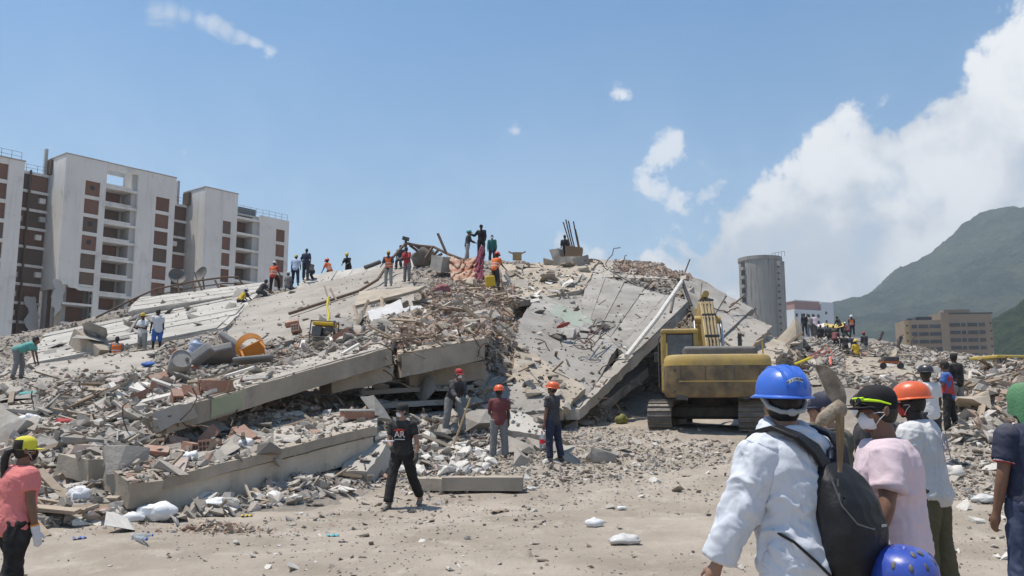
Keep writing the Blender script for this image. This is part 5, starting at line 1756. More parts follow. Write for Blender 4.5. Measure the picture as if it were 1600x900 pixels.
def joints(pose):
    g = pose.get
    lean, side, twist = R(g('lean', 3)), R(g('side', 0)), R(g('twist', 0))
    J = {}
    hip = Vector((0, 0, 0))
    u = (Matrix.Rotation(side, 3, 'Y') @ Matrix.Rotation(-lean, 3, 'X')) @ Vector((0, 0, 1))
    J['hip'] = hip
    J['u'] = u
    rt = Matrix.Rotation(side, 3, 'Y') @ Vector((1, 0, 0))
    rt2 = Matrix.Rotation(twist, 3, u) @ rt
    J['rt'], J['rt2'] = rt, rt2
    fw = u.cross(rt).normalized()
    J['fw'] = u.cross(rt2).normalized()
    J['neck'] = hip + u * .52
    up2 = (u * .55 + Vector((0, 0, 1)) * .45).normalized()
    up2 = (Matrix.Rotation(-R(g('nod', 0)), 3, rt) @ up2)
    J['headup'] = up2
    J['headc'] = J['neck'] + up2 * .168 + J['fw'] * 0.015
    J['yaw'] = R(g('yaw', 0))
    for s_, k in ((-1, 'L'), (1, 'R')):
        th, kn, out = g('leg' + k, (3, 5, 4))
        h = hip + rt * (s_ * .095) + Vector((0, 0, -.03))
        th, kn, out = R(th), R(kn), R(out)
        d1 = Vector((s_ * math.sin(out) * math.cos(th), math.sin(th), -math.cos(th) * math.cos(out))).normalized()
        d2 = Vector((s_ * math.sin(out) * .6 * math.cos(th - kn), math.sin(th - kn), -math.cos(th - kn))).normalized()
        J['hip' + k] = h
        J['knee' + k] = h + d1 * .43
        J['ankle' + k] = J['knee' + k] + d2 * .42
        J['shank' + k] = d2
        sh_ = hip + u * .455 + rt2 * (s_ * .175)
        a1, a2 = g('arm' + k, ((s_ * .18, .05, -1), (s_ * .05, .25, -1)))
        a1, a2 = Vector(a1).normalized(), Vector(a2).normalized()
        J['sho' + k] = sh_
        J['elb' + k] = sh_ + a1 * .29
        J['wri' + k] = J['elb' + k] + a2 * .255
        J['fore' + k] = a2
    if g('seat'):
        dz = .11
    else:
        dz = .085 - min(J['ankleL'].z, J['ankleR'].z)
    if 'dz' in pose:
        dz = pose['dz']
    for k, v in J.items():
        if isinstance(v, Vector) and k not in ('u', 'rt', 'rt2', 'fw', 'headup') and not k.startswith(('shank', 'fore')):
            J[k] = v + Vector((0, 0, dz))
    return J


TORSO = [(-.13, .115, .085), (-.06, .160, .115), (.02, .168, .118), (.10, .155, .112), (.19, .148, .108), (.29, .162, .118), (.38, .178, .118), (.44, .172, .105), (.485, .140, .088), (.52, .085, .068)]


def torso_rings(J, grow=0.0, lo=-.2, hi=.6, n=18, flare=0.0, w=1.0, belly=0.0):
    rs_ = []
    for (t, rx, ry) in TORSO:
        if t < lo or t > hi:
            continue
        k = np.clip((t + .05) / .45, 0, 1)
        rt_ = J['rt'].lerp(J['rt2'], float(k)).normalized()
        fw = J['u'].cross(rt_).normalized()
        c = J['hip'] + J['u'] * t
        gx = rx * w + grow + (flare if t < .0 else 0)
        gy = ry * w + grow + (flare if t < .0 else 0)
        bl = belly * math.exp(-((t - .12) / .12) ** 2)
        rs_.append([c + rt_ * (gx * math.cos(2 * math.pi * i / n)) + fw * ((gy + (bl if math.sin(2 * math.pi * i / n) > 0 else bl * .2)) * math.sin(2 * math.pi * i / n)) for i in range(n)])
    return rs_


def limb(mb, a, b, c, r_, n=10, grow=0.0, t0=0.0, t1=2.0, ends=None):
    """two-bone limb with a rounded joint; t runs 0..1 on the first bone, 1..2 on the second; r_: radii at t = 0, .35, .8, 1, 1.25, 2"""
    ts = [0, .2, .4, .6, .8, .92, 1.0, 1.08, 1.2, 1.4, 1.6, 1.8, 2.0]
    ts = [t for t in ts if t0 < t < t1]
    ts = [t0] + ts + [t1]
    key = [0, .35, .8, 1, 1.25, 2]
    pts_, rad = [], []
    for t in ts:
        p = a.lerp(b, t) if t <= 1 else b.lerp(c, t - 1)
        if .8 < t < 1.2:   # round the bend a little
            q = a.lerp(b, .8) if t < 1 else b.lerp(c, .2)
            w = 1 - abs(t - 1) / .2
            m_ = a.lerp(b, .8).lerp(b.lerp(c, .2), .5)
            p = p.lerp(m_, .35 * w)
        pts_.append(p)
        rad.append(float(np.interp(t, key, r_)) + grow)
    if ends:
        rad[-1] += ends
        rad[-2] += ends * .5
    mb.tube(pts_, rad, n)


def hand(mb, J, k, s_, size=1.0, curl=.5, n=6):
    w = J['wri' + k]
    f = J['fore' + k].normalized()
    side = J['rt2'] * s_
    pn = f.cross(Vector((0, 0, 1)))
    nrm = (side - f * side.dot(f))
    nrm = nrm.normalized() if nrm.length > 1e-4 else f.orthogonal().normalized()   # back of the hand looks outwards
    acr = f.cross(nrm).normalized()     # across the palm
    if acr.y < 0:
        acr = -acr                       # thumb side looks ahead
    q = w + f * (.05 * size)
    mb.tube([w - f * .02, w + f * .02, w + f * .055, w + f * (.09 * size)], [.026, .03, .036, .030], 10, ratio=1.0, up=acr)
    for i in range(4):
        b = w + f * (.082 * size) + acr * ((1.5 - i) * .0185)
        L = (.072, .082, .076, .06)[i] * size
        p1 = b + f * (L * .42)
        d2 = (f * math.cos(curl) - nrm * math.sin(curl))
        p2 = p1 + d2 * (L * .33)
        d3 = (f * math.cos(curl * 2) - nrm * math.sin(curl * 2))
        p3 = p2 + d3 * (L * .27)
        mb.tube([b - f * .02, b, p1, p2, p3], [.0095, .0098, .009, .0085, .0065], n)
    b = w + f * .03 + acr * .026
    d = (f * .75 + acr * .6 - nrm * .25).normalized()
    mb.tube([b - acr * .01, b + d * .03, b + d * .058 + f * .004, b + d * .08 + f * .012], [.014, .013, .011, .008], n)


def head_frame(J):
    up = J['headup'].normalized()
    fw = J['fw'] - up * J['fw'].dot(up)
    fw = (Matrix.Rotation(J['yaw'], 3, up) @ fw).normalized()
    rt = fw.cross(up).normalized()
    return Matrix.Translation(J['headc']) @ Matrix(((rt.x, fw.x, up.x), (rt.y, fw.y, up.y), (rt.z, fw.z, up.z))).to_4x4()


def head_mesh(mb, M_, n=22):
    """local: x right, y forward, z up; about .15 wide, .20 deep, .235 high"""
    rs_ = []
    nv = 16
    for j in range(1, nv):
        th = math.pi * j / nv
        z = -math.cos(th)
        r_ = math.sin(th)
        ring = []
        for i in range(n):
            ph = 2 * math.pi * i / n
            x, y = r_ * math.cos(ph), r_ * math.sin(ph)
            X, Y, Z = x * .077, y * .098, z * .118
            if z < 0:
                k = -z
                X *= 1 - .30 * k
                Y = Y * (1 - .22 * k) + (.030 * k if y > -.2 else .012 * k)
            else:
                Y -= .010 * z
            if y > .75 and -.05 < z < .2:
                Y -= .006
            ring.append(Vector((X, Y, Z)))
        rs_.append(ring)
    mb.rings(rs_, True, M_)
    mb.tube([(0, .083, .022), (0, .098, -.005), (0, .114, -.03), (0, .096, -.044)], [.008, .011, .016, .010], 8, M_)
    mb.ell((0, .092, -.066), (.024, .012, .008), 8, 6, M_)
    mb.ell((0, .088, -.078), (.021, .012, .008), 8, 6, M_)
    mb.ell((0, .076, -.10), (.026, .020, .018), 8, 6, M_)
    mb.ell((0, .088, .034), (.052, .012, .010), 10, 6, M_)
    for s_ in (-1, 1):
        mb.ell((s_ * .079, -.006, -.012), (.009, .019, .032), 8, 8, M_, rot=(R(12), 0, R(-18 * s_)))
        mb.ell((s_ * .086, -.012, -.008), (.006, .017, .028), 8, 8, M_, rot=(R(12), 0, R(-25 * s_)))
        mb.ell((s_ * .048, .062, -.028), (.022, .025, .02), 8, 6, M_)


def dome(prof, n=28, sx=1.0, sy=1.0, M=None, squash=None):
    mb = MB()
    rs_ = []
    for (r_, z) in prof:
        ring = []
        for k in range(n):
            a = 2 * math.pi * k / n
            f = squash(a, z) if squash else 1.0
            ring.append(Vector((r_ * f * math.cos(a) * sx, r_ * f * math.sin(a) * sy, z)))
        rs_.append(ring)
    mb.rings(rs_, True, M)
    return mb


def hard_hat(parent, M_, material, detail=False, tilt=0.0, peak=.05):
    Mh = M_ @ Matrix.Translation((0, -.008, .035)) @ Matrix.Rotation(R(tilt), 4, 'X')
    prof = [(.138, .0), (.139, .03), (.134, .06), (.122, .088), (.102, .112), (.074, .129), (.042, .139), (.012, .142)]
    inner = [(.010, .132), (.07, .120), (.098, .103), (.118, .08), (.130, .05), (.133, .0)]
    o = dome(prof + inner, 32, .90, 1.08, Mh).build('helmet', material, parent, smooth=True, angle=50)
    br = MB()
    rs_ = []
    for k in range(41):
        a = 2 * math.pi * k / 40
        ext = .016 + (peak * max(0, math.sin(a)) ** 3)
        c, s_ = math.cos(a), math.sin(a)
        rs_.append([Vector((.136 * .90 * c, .136 * 1.08 * s_, .006)), Vector(((.138 + ext) * .90 * c, (.138 + ext) * 1.08 * s_, -.004 - .010 * max(0, s_))), Vector(((.138 + ext) * .90 * c, (.138 + ext) * 1.08 * s_, -.010 - .010 * max(0, s_))), Vector((.134 * .90 * c, .134 * 1.08 * s_, -.004))])
    br.rings(rs_, False, Mh)
    br.build('brim', material, o, smooth=True, angle=45)
    if detail:
        for x in (-.048, 0, .048):
            half = []
            for (r_, z) in ((.139, .034), (.134, .06), (.122, .088), (.102, .112), (.074, .129), (.050, .1375)):
                if r_ * .9 <= abs(x):
                    continue
                half.append((math.sqrt(r_ * r_ - (x / .9) ** 2) * 1.08, z + .001))
            pts_ = [Mh @ Vector((x, -y, z)) for (y, z) in half] + [Mh @ Vector((x, 0, .1405 if x == 0 else .1345))] + [Mh @ Vector((x, y, z)) for (y, z) in reversed(half)]
            MB().tube(pts_, [.002] + [.0095] * (len(pts_) - 2) + [.002], 8, ratio=.75).build('ridge', material, o, smooth=True)
    return o


def cap_hat(parent, M_, material, visor=None, back=False, z=.03, tilt=0):
    Mh = M_ @ Matrix.Translation((0, -.004, z)) @ Matrix.Rotation(R(tilt), 4, 'X')
    prof = [(.098, -.03), (.100, .01), (.098, .04), (.088, .068), (.066, .090), (.036, .102), (.008, .105)]
    inner = [(.006, .098), (.06, .083), (.085, .06), (.093, .03), (.093, -.03)]
    o = dome(prof + inner, 26, .87, 1.08, Mh).build('cap', material, parent, smooth=True, angle=50)
    rs_ = []
    sgn = -1 if back else 1
    for k in range(15):
        a = R(25) + R(130) * k / 14
        c, s_ = math.cos(a), math.sin(a)
        ext = .075 * math.sin((a - R(25)) / R(130) * math.pi) ** .6
        rs_.append([Vector((.097 * .87 * c, sgn * .097 * 1.08 * s_, -.012)), Vector(((.097 * .87 + ext * .5) * c, sgn * (.097 * 1.08 + ext) * s_, -.022)), Vector(((.097 * .87 + ext * .5) * c, sgn * (.097 * 1.08 + ext) * s_, -.027)), Vector((.095 * .87 * c, sgn * .095 * 1.08 * s_, -.018))])
    MB().rings(rs_, True, Mh).build('visor', visor or material, o, smooth=True, fix=True)
    MB().ell((0, 0, .106), (.008, .008, .004), 8, 6, Mh).build('cap_button', visor or material, o)
    return o


def hair_cap(parent, M_, low=-.05, grow=1.05, material=None):
    """short hair over the crown, sides and nape"""
    mb = MB()
    n, nv = 24, 12
    rs_ = []
    for j in range(nv + 1):
        ring = []
        for i in range(n):
            ph = 2 * math.pi * i / n
            fr = max(0, math.sin(ph))
            zl = low + (.085 - low * .4) * fr ** 1.0
            z = .121 * grow - (.121 * grow - zl) * (j / nv) ** 1.0
            k = max(-1, min(1, z / (.121 * grow)))
            r_ = math.sqrt(max(0.0004, 1 - k * k))
            kk = max(0, -k)
            ring.append(Vector((.079 * grow * r_ * (1 - .22 * kk) * math.cos(ph), .100 * grow * r_ * (1 - .14 * kk) * math.sin(ph) - .006, z)))
        rs_.append(ring)
    mb.rings(rs_, True, M_)
    return mb.build('hair', material or F_HAIR, parent, smooth=True, fix=True, angle=80)


def face_mask(parent, M_, material=None, detail=True):
    mb = MB()
    rs_ = []
    for j, (z, y, w) in enumerate(((.002, .100, .018), (-.012, .110, .040), (-.034, .121, .056), (-.058, .117, .060), (-.084, .106, .055), (-.108, .092, .042))):
        ring = []
        for i in range(11):
            t = -1 + 2 * i / 10
            ring.append(Vector((t * w, y - .058 * abs(t) ** 2.0, z)))
        ring += [v + Vector((0, -.006, 0)) for v in reversed(ring)]
        rs_.append(ring)
    mb.rings(rs_, True, M_)
    o = mb.build('face_mask', material or M_MASK, parent, smooth=True, fix=True, angle=180)
    if detail:
        sb = o.modifiers.new('s', 'SUBSURF')
        sb.levels = sb.render_levels = 1
    if detail:
        for s_ in (-1, 1):
            for (z0, y0, x0) in ((-.02, .07, .055), (-.095, .058, .052)):
                MB().tube([(s_ * x0, y0, z0), (s_ * .078, .035, (z0 - .012) / 2), (s_ * .087, -.002, -.02)], .0022, 5, M_).build('ear_loop', M_MASK, o)
    return o


def person(label, loc, heading=0.0, H=1.75, pose=None, top=None, trousers=None, shoes=None, tone='brown', sleeve=.62, hat=None, vest=None, lod=2, group=None, mask=False, w=1.0, belly=0.0, hair=True, baggy=0.0,
           shorts=False, gloves=None, untuck=True, curl=.5, hatkw=None, fold=None, skirt=0.0, bandana=None):
    """a figure with its clothes; local y is the way it faces, heading turns that from 'away from the camera' anticlockwise"""
    pose = pose or {}
    root = empty('person', loc, R(heading), H / 1.75)
    tag(root, label, 'person', group)
    J = joints(pose)
    vox = {0: .0075, 1: .013, 2: .019}[lod]
    gr = {0: .010, 1: .013, 2: .017}[lod]
    n = {0: 20, 1: 14, 2: 10}[lod]
    # body
    mb = MB()
    mb.rings(torso_rings(J, -.006, w=w, belly=belly * .8, n=n))
    M_ = head_frame(J)
    mb.tube([J['neck'] - J['u'] * .05, J['neck'] + J['u'] * .01, J['headc'] - J['headup'] * .06], [.070, .062, .060], n)
    head_mesh(mb, M_, 22 if lod < 2 else 14)
    AR = [.056 * w, .050 * w, .042, .040, .041, .027]
    LR = [.088 * w, .083 * w, .058, .054, .056, .038]
    for s_, k in ((-1, 'L'), (1, 'R')):
        limb(mb, J['sho' + k], J['elb' + k], J['wri' + k], AR, n)
        mb.ell(J['sho' + k], (.062 * w, .06 * w, .062), 10, 8)
        hand(mb, J, k, s_, 1.0, curl, 6)
        limb(mb, J['hip' + k], J['knee' + k], J['ankle' + k], LR, n)
        a = J['ankle' + k]
        fw = J['fw'].copy()
        fw.z = 0
        fw = (fw.normalized() + J['rt'] * (s_ * .18)).normalized()
        mb.tube([a + Vector((0, 0, .0)), a + fw * .0 + Vector((0, 0, -.04)), a + fw * .07 + Vector((0, 0, -.055)), a + fw * .14 + Vector((0, 0, -.062))], [.036, .04, .036, .024], 8)
    body = mb.build('body', skin(tone), root, smooth=True)
    REMESH.append((body, vox, 2, 0, 1, 0))
    # shirt
    if top is not None:
        mb = MB()
        lo = -.14 if untuck else -.02
        mb.rings(torso_rings(J, gr + .004 + baggy, lo=lo, n=n + 4, flare=.006 + baggy * .3 + skirt, w=w, belly=belly))
        for s_, k in ((-1, 'L'), (1, 'R')):
            limb(mb, J['sho' + k], J['elb' + k], J['wri' + k], AR, n, gr + .004 + baggy * .8, 0, sleeve * 1.0 if sleeve <= 1 else sleeve, .008 if sleeve < 1 else 0.002)
            mb.ell(J['sho' + k] - J['u'] * .005, (.067 * w + gr, .062 * w + gr + baggy * .5, .064 + gr), 12, 8)
        o = mb.build('shirt', top, root, smooth=True)
        REMESH.append((o, vox * 1.05, 3, (.009 if lod == 0 else .013) if fold is None else fold, 1.0, len(REMESH)))
        if lod < 2 and sleeve < 1.5:
            rs_ = []
            fw_ = J['u'].cross(J['rt2']).normalized()
            for i in range(25):
                a_ = 2 * math.pi * i / 24
                o_ = J['rt2'] * math.cos(a_) + fw_ * math.sin(a_)
                c = J['neck'] + J['u'] * (.006 - .022 * max(0, math.sin(a_))) + J['rt2'] * (.083 * math.cos(a_)) + fw_ * (.078 * math.sin(a_) + .004)
                rs_.append([c + o_ * (.009 * math.cos(q)) + J['u'] * (.012 * math.sin(q)) for q in (0, 1.05, 2.1, 3.14, 4.2, 5.25)])
            MB().rings(rs_, False).build('collar', top, root, smooth=True, angle=180)
    # trousers
    if trousers is not None:
        mb = MB()
        mb.rings(torso_rings(J, gr - .004, lo=-.14, hi=.05, n=n + 2, w=w))
        for s_, k in ((-1, 'L'), (1, 'R')):
            R2 = [.098 * w, .092 * w, .070, .066, .066, .060]
            limb(mb, J['hip' + k] + Vector((0, 0, .03)), J['knee' + k], J['ankle' + k], R2, n, gr * .7 + baggy * .5, 0, 1.02 if shorts else 1.94, .004)
        o = mb.build('trousers', trousers, root, smooth=True)
        REMESH.append((o, vox * 1.1, 3, .012, 1.3, len(REMESH)))
    # shoes
    for s_, k in ((-1, 'L'), (1, 'R')):
        a = J['ankle' + k]
        fw = J['fw'].copy()
        fw.z = 0
        fw = (fw.normalized() + J['rt'] * (s_ * .18)).normalized()
        sd = fw.cross(Vector((0, 0, 1)))
        tiltv = J['shank' + k]
        pitch = max(-.6, min(.6, -(tiltv.y) * .5)) if abs(tiltv.y) > .3 else 0
        rs_ = []
        for (t, hw, zt, zb) in ((-.075, .022, -.01, -.075), (-.06, .036, .045, -.085), (-.01, .041, .055, -.085), (.05, .042, .0, -.085), (.11, .046, -.03, -.085), (.16, .043, -.042, -.083), (.19, .026, -.055, -.08)):
            c = a + fw * t
            dzp = -pitch * t
            rs_.append([c + sd * (hw * x_) + Vector((0, 0, zb + (zt - zb) * y_ + dzp)) for (x_, y_) in ((-1, 0), (1, 0), (1.05, .4), (.72, .85), (0, 1), (-.72, .85), (-1.05, .4))])
        MB().rings(rs_).build('shoe', shoes or F_BOOT, root, smooth=True, fix=True, angle=50)
    if vest is not None:
        mb = MB()
        mb.rings(torso_rings(J, gr + .016 + baggy, lo=-.08, hi=.46, n=n + 4, w=w, belly=belly))
        for s_, k in ((-1, 'L'), (1, 'R')):
            mb.ell(J['sho' + k] - J['rt2'] * (s_ * .035) - J['u'] * .0, (.055 + gr, .066 + gr + .012, .062 + gr), 10, 8)
        o = mb.build('vest', vest, root, smooth=True)
        REMESH.append((o, vox * 1.05, 2, .004, 1.0, len(REMESH)))
        if vest is F_ORANGE:
            for t in (.06, .2):
                rt_, fw = J['rt'], J['u'].cross(J['rt']).normalized()
                rx = float(np.interp(t, [q[0] for q in TORSO], [q[1] for q in TORSO])) * w + gr + .024 + baggy
                ry = float(np.interp(t, [q[0] for q in TORSO], [q[2] for q in TORSO])) * w + gr + .024 + baggy
                rs_ = []
                for i in range(29):
                    a_ = 2 * math.pi * i / 28
                    c = J['hip'] + rt_ * (rx * math.cos(a_)) + fw * (ry * math.sin(a_))
                    rs_.append([c + J['u'] * t, c + J['u'] * (t + .045), c * 1.0 + J['u'] * (t + .045) - (rt_ * math.cos(a_) + fw * math.sin(a_)) * .01, c + J['u'] * t - (rt_ * math.cos(a_) + fw * math.sin(a_)) * .01])
                MB().rings(rs_, False).build('reflective_strip', F_HIVIS, o, smooth=True)
    if gloves is not None:
        mb = MB()
        for s_, k in ((-1, 'L'), (1, 'R')):
            pass
        for s_, k in ((-1, 'L'), (1, 'R')):
            m2 = MB()
            hand(m2, J, k, s_, 1.06, curl, 7)
            f = J['fore' + k]
            m2.tube([J['wri' + k] - f * .05, J['wri' + k] + f * .02], [.038, .036], 10)
            V = np.array([tuple(v) for v in m2.v])
            o = m2.build('glove', gloves, root, smooth=True)
            o.data.update()
            REMESH.append((o, vox * .85, 1, -.0035, 1.0, 0))
    hk = hatkw or {}
    if hair:
        hair_cap(root, M_, low=-.075 if hair is True else hair)
    if hat is not None:
        kind, mt = hat
        if kind == 'hard':
            hard_hat(root, M_, mt, **hk)
        elif kind == 'cap':
            cap_hat(root, M_, mt, **hk)
    if mask:
        face_mask(root, M_, None if mask is True else mask, lod < 2)
    for s_ in (-1, 1):
        if lod < 2:
            ey = MB().ell((s_ * .031, .083, .012), (.012, .010, .008), 10, 8, M_).build('eye', mat('eye_white', (0.62, .58, .54), rough=.3), root, smooth=True)
            MB().ell((s_ * .031, .0915, .012), (.0055, .003, .0055), 8, 6, M_).build('iris', mat('iris', (0.02, .012, .008), rough=.2), ey)
            MB().tube([(s_ * .014, .097, .030), (s_ * .032, .098, .036), (s_ * .052, .082, .030)], [.003, .004, .002], 6, M_).build('eyebrow', F_HAIR, root)
    return root, J, M_


def finish_people():
    for (o, vox, sm, fold, fs, seed) in REMESH:
        m = o.modifiers.new('r', 'REMESH')
        m.mode = 'VOXEL'
        m.voxel_size = vox
        m.use_smooth_shade = True
        if sm:
            s_ = o.modifiers.new('s', 'SMOOTH')
            s_.iterations = sm
            s_.factor = .5
    dg = bpy.context.evaluated_depsgraph_get()
    out = []
    for rec in REMESH:
        o = rec[0]
        out.append(bpy.data.meshes.new_from_object(o.evaluated_get(dg)))
    for rec, me in zip(REMESH, out):
        o, vox, sm, fold, fs, seed = rec
        old = o.data
        o.modifiers.clear()
        m0 = old.materials[0]
        o.data = me
        me.name = o.name
        if not len(me.materials):
            me.materials.append(m0)
        if fold:
            nv_ = len(me.vertices)
            co = np.empty(nv_ * 3, np.float32)
            no = np.empty(nv_ * 3, np.float32)
            me.vertices.foreach_get('co', co)
            me.vertices.foreach_get('normal', no)
            co, no = co.reshape(-1, 3), no.reshape(-1, 3)
            if fold < 0:
                co = co + no * (-fold)
            else:
                q = co * np.array([7.0, 7.0, 3.2]) * fs + seed * 5.1
                q[:, 0] += q[:, 2] * .55
                q = q + np.stack([fbm(co * 5 + seed, seed, 2), fbm(co * 5 + 9 + seed, seed + 1, 2), fbm(co * 5 + 4 + seed, seed + 2, 2)], 1) * 2.6
                rdg = 1 - np.abs(fbm(q, seed + 3, 2, .45)) * 4.2
                lowf = fbm(co * 3.1 + seed, seed + 6, 2)
                h_ = np.clip(rdg, -.3, 1) * fold * (1 + 1.2 * lowf) + fold * .2
                if vox < .0095:   # close figures: finer creases across the big folds
                    q2 = co * np.array([9.0, 9.0, 17.0]) * fs + seed * 3.7
                    q2[:, 2] += q2[:, 0] * .9
                    q2 = q2 + np.stack([fbm(co * 9 + seed, seed + 11, 2), fbm(co * 9 + 5, seed + 12, 2), fbm(co * 9 + 8, seed + 13, 2)], 1) * 3.2
                    r2 = 1 - np.abs(fbm(q2, seed + 14, 2, .5)) * 5.0
                    h_ = h_ + np.clip(r2, -.4, 1) * fold * .38 * np.clip(.5 + 2.2 * fbm(co * 4 + 3, seed + 15, 2), 0, 1)
                co = co + no * h_[:, None]
            me.vertices.foreach_set('co', co.ravel().astype(np.float32))
            me.update()
        me.polygons.foreach_set('use_smooth', [True] * len(me.polygons))
        bpy.data.meshes.remove(old)


def stand_at(px, row, d):
    return P(px, row, d)


# ------------------------------------------------------------------ walking man in black, the two and the stooping one
SIT = dict(seat=True, legL=(75, 80, 8), legR=(70, 75, 8))
HANG = dict(armL=((-.2, .02, -1), (-.08, .25, -1)), armR=((.2, .02, -1), (.08, .25, -1)))


def up_z(px, d):
    """the surface height on the line of sight column px at distance d"""
    x = (px - 800.0) / F * d
    l_, n_, w_ = drop(x, d)
    return Vector((x, d, l_.z))


pb, JB, MBk = person('walking man in black printed t-shirt and trousers, face mask and cap', up_z(632, 14.6), 158, 1.70,
                     dict(lean=2, legL=(-16, 22, 5), legR=(17, 6, 5), armR=((.22, .10, -1), (-.55, .62, -.35)), armL=((-.34, -.02, -1), (-.10, .28, -1)), yaw=-48, twist=10),
                     F_BLACK, F_BLACK, F_BOOT, 'tan', .62, ('cap', F_BLACK), None, 1, mask=True, gloves=fabric('work_glove', (0.10, 0.10, 0.085), amt=.4, bs=30), fold=.007)
# the print on the shirt front
m_pr = mat('red_print', (0.55, 0.06, 0.03), rough=.8)
m_pw = mat('white_print', (0.62, 0.62, 0.60), rough=.8)


def text_on(parent, txt, size, M_, material, name='print', thick=.002):
    cu = bpy.data.curves.new('t', 'FONT')
    cu.body = txt
    cu.size = size
    cu.align_x = 'CENTER'
    cu.extrude = thick
    cu.resolution_u = 2
    t_ = bpy.data.objects.new('t', cu)
    COL.objects.link(t_)
    dg = bpy.context.evaluated_depsgraph_get()
    me = bpy.data.meshes.new_from_object(t_.evaluated_get(dg))
    bpy.data.objects.remove(t_)
    me.transform(M_)
    me.materials.clear()
    me.materials.append(material)
    o = link(name, me, parent)
    return o


def chest_frame(J, t, out, front=True, x=0.0):
    """frame on the chest or back: X across, Y up, Z out of the cloth"""
    z = J['fw'] if front else -J['fw']
    y = J['u']
    xx = y.cross(z).normalized()
    c = J['hip'] + J['u'] * t + z * out + xx * x
    return Matrix(((xx.x, y.x, z.x, c.x), (xx.y, y.y, z.y, c.y), (xx.z, y.z, z.z, c.z), (0, 0, 0, 1)))


PRINTS = []
PRINTS += [(pb, 'AR', .15, chest_frame(JB, .25, .163), m_pw, 'print'), (pb, '+', .14, chest_frame(JB, .255, .166), m_pr, 'print')]
mbp = MB()
Mc = chest_frame(JB, .37, .158)
for (x, y, a, b) in ((-.06, 0, .07, .018), (0, .012, .10, .02), (.055, 0, .07, .016), (.0, -.014, .14, .012)):
    mbp.box((x, y, 0), (a, b, .003), (0, 0, R(8 if x < 0 else -8)), M=Mc)
mbp.build('print', m_pr, pb)
mbp = MB()
Mc = chest_frame(JB, .215, .16)
for k in range(11):
    mbp.box((-.085 + .017 * k, 0, 0), (.013, .016, .003), M=Mc)
mbp.build('print', m_pw, pb)
# the phone or tablet held flat in his hand
ph = tag(MB().box((0, 0, 0), (.20, .13, .012)).build('tablet', mat('pale_tablet', (0.68, .66, .72), rough=.4), None, bevel=.004), 'white tablet held flat by the walking man in black', 'tablet')
ph.matrix_world = Matrix.Translation(P(606, 689, 14.3))

person('worker in maroon shirt and orange helmet with his back turned, grey trousers', up_z(780, 19.2), 8, 1.56,
       dict(lean=2, legL=(2, 4, 5), legR=(-2, 4, 5), yaw=12, armL=((-.22, .2, -1), (.3, .9, -.25)), armR=((.22, .05, -1), (.05, .35, -1))), F_MAROON, F_GREY, F_BOOT, 'dark', .75, ('hard', H_ORANGE), None, 1, fold=.008, baggy=.012)
p4, J4, M4 = person('worker in charcoal t-shirt and orange helmet holding a red-labelled bottle', up_z(864, 19.0), 52, 1.68,
                    dict(lean=4, legL=(4, 8, 4), legR=(-5, 6, 4), yaw=20, nod=-12, armL=((-.15, .05, -1), (-.05, .15, -1)), armR=((.15, -.05, -1), (.05, .2, -1)), **{}), F_CHAR, F_NAVY, F_BOOT, 'brown', .62, ('hard', H_ORANGE), None, 1, fold=.008)
bt = tag(empty('bottle', P(847, 700, 18.6)), 'clear bottle with red label held by the worker in charcoal', 'bottle')
m_clear = mat('clear_plastic', (0.72, 0.76, 0.78), (0.66, 0.70, 0.72), 4.0, .12, trans=.75)
MB().lathe([(.005, 0), (.05, 0), (.055, .02), (.055, .2), (.05, .24), (.02, .3), (.018, .33), (.005, .33)], 18).build('body', m_clear, bt, smooth=True)
MB().lathe([(.0575, .09), (.0575, .18), (.0565, .18), (.0565, .09)], 18).build('label', mat('red_label', (.6, .03, .04), rough=.5), bt, smooth=True)
MB().lathe([(.005, .33), (.021, .33), (.021, .35), (.005, .35)], 12).build('cap', mat('red_label', (.6, .03, .04)), bt)
p2_, J2, M2 = person('stooping worker in dark top, red cap and dust mask digging with a shovel', up_z(708, 21.2), -150, 1.70,
                     dict(lean=34, legL=(28, 30, 10), legR=(8, 20, 10), nod=-10, armL=((-.1, .35, -1), (.25, .8, -.35)), armR=((.1, .55, -1), (-.1, .75, -.55)), twist=10), F_CHAR, F_GREY, F_BOOT, 'brown', 1.6, ('cap', F_RED), None, 1, mask=True, gloves=F_LGREY)
sv = tag(empty('shovel', P(705, 704, 20.0)), 'shovel with pale wooden handle leaning across the stooping worker', 'shovel')
MB().tube([rel(sv, 735, 622, 19.9), rel(sv, 720, 664, 19.95), rel(sv, 707, 700, 20.0)], .021, 8).build('handle', mat('pale_wood', (.50, .37, .18), (.42, .30, .15), 4.0, .7), sv, smooth=True)
blade = MB()
rs = []
for (t, w_) in ((0, .04), (.06, .11), (.2, .12), (.28, .08), (.32, .015)):
    c_ = rel(sv, 707, 700, 20.0).lerp(rel(sv, 699, 722, 20.0), t / .32)
    rs.append([c_ + Vector((-w_, .02, .01)), c_ + Vector((0, .05, 0)), c_ + Vector((w_, .02, .01)), c_ + Vector((w_, .005, .01)), c_ + Vector((0, .035, 0)), c_ + Vector((-w_, .005, .01))])
blade.rings(rs).build('blade', m_steel, sv, fix=True)

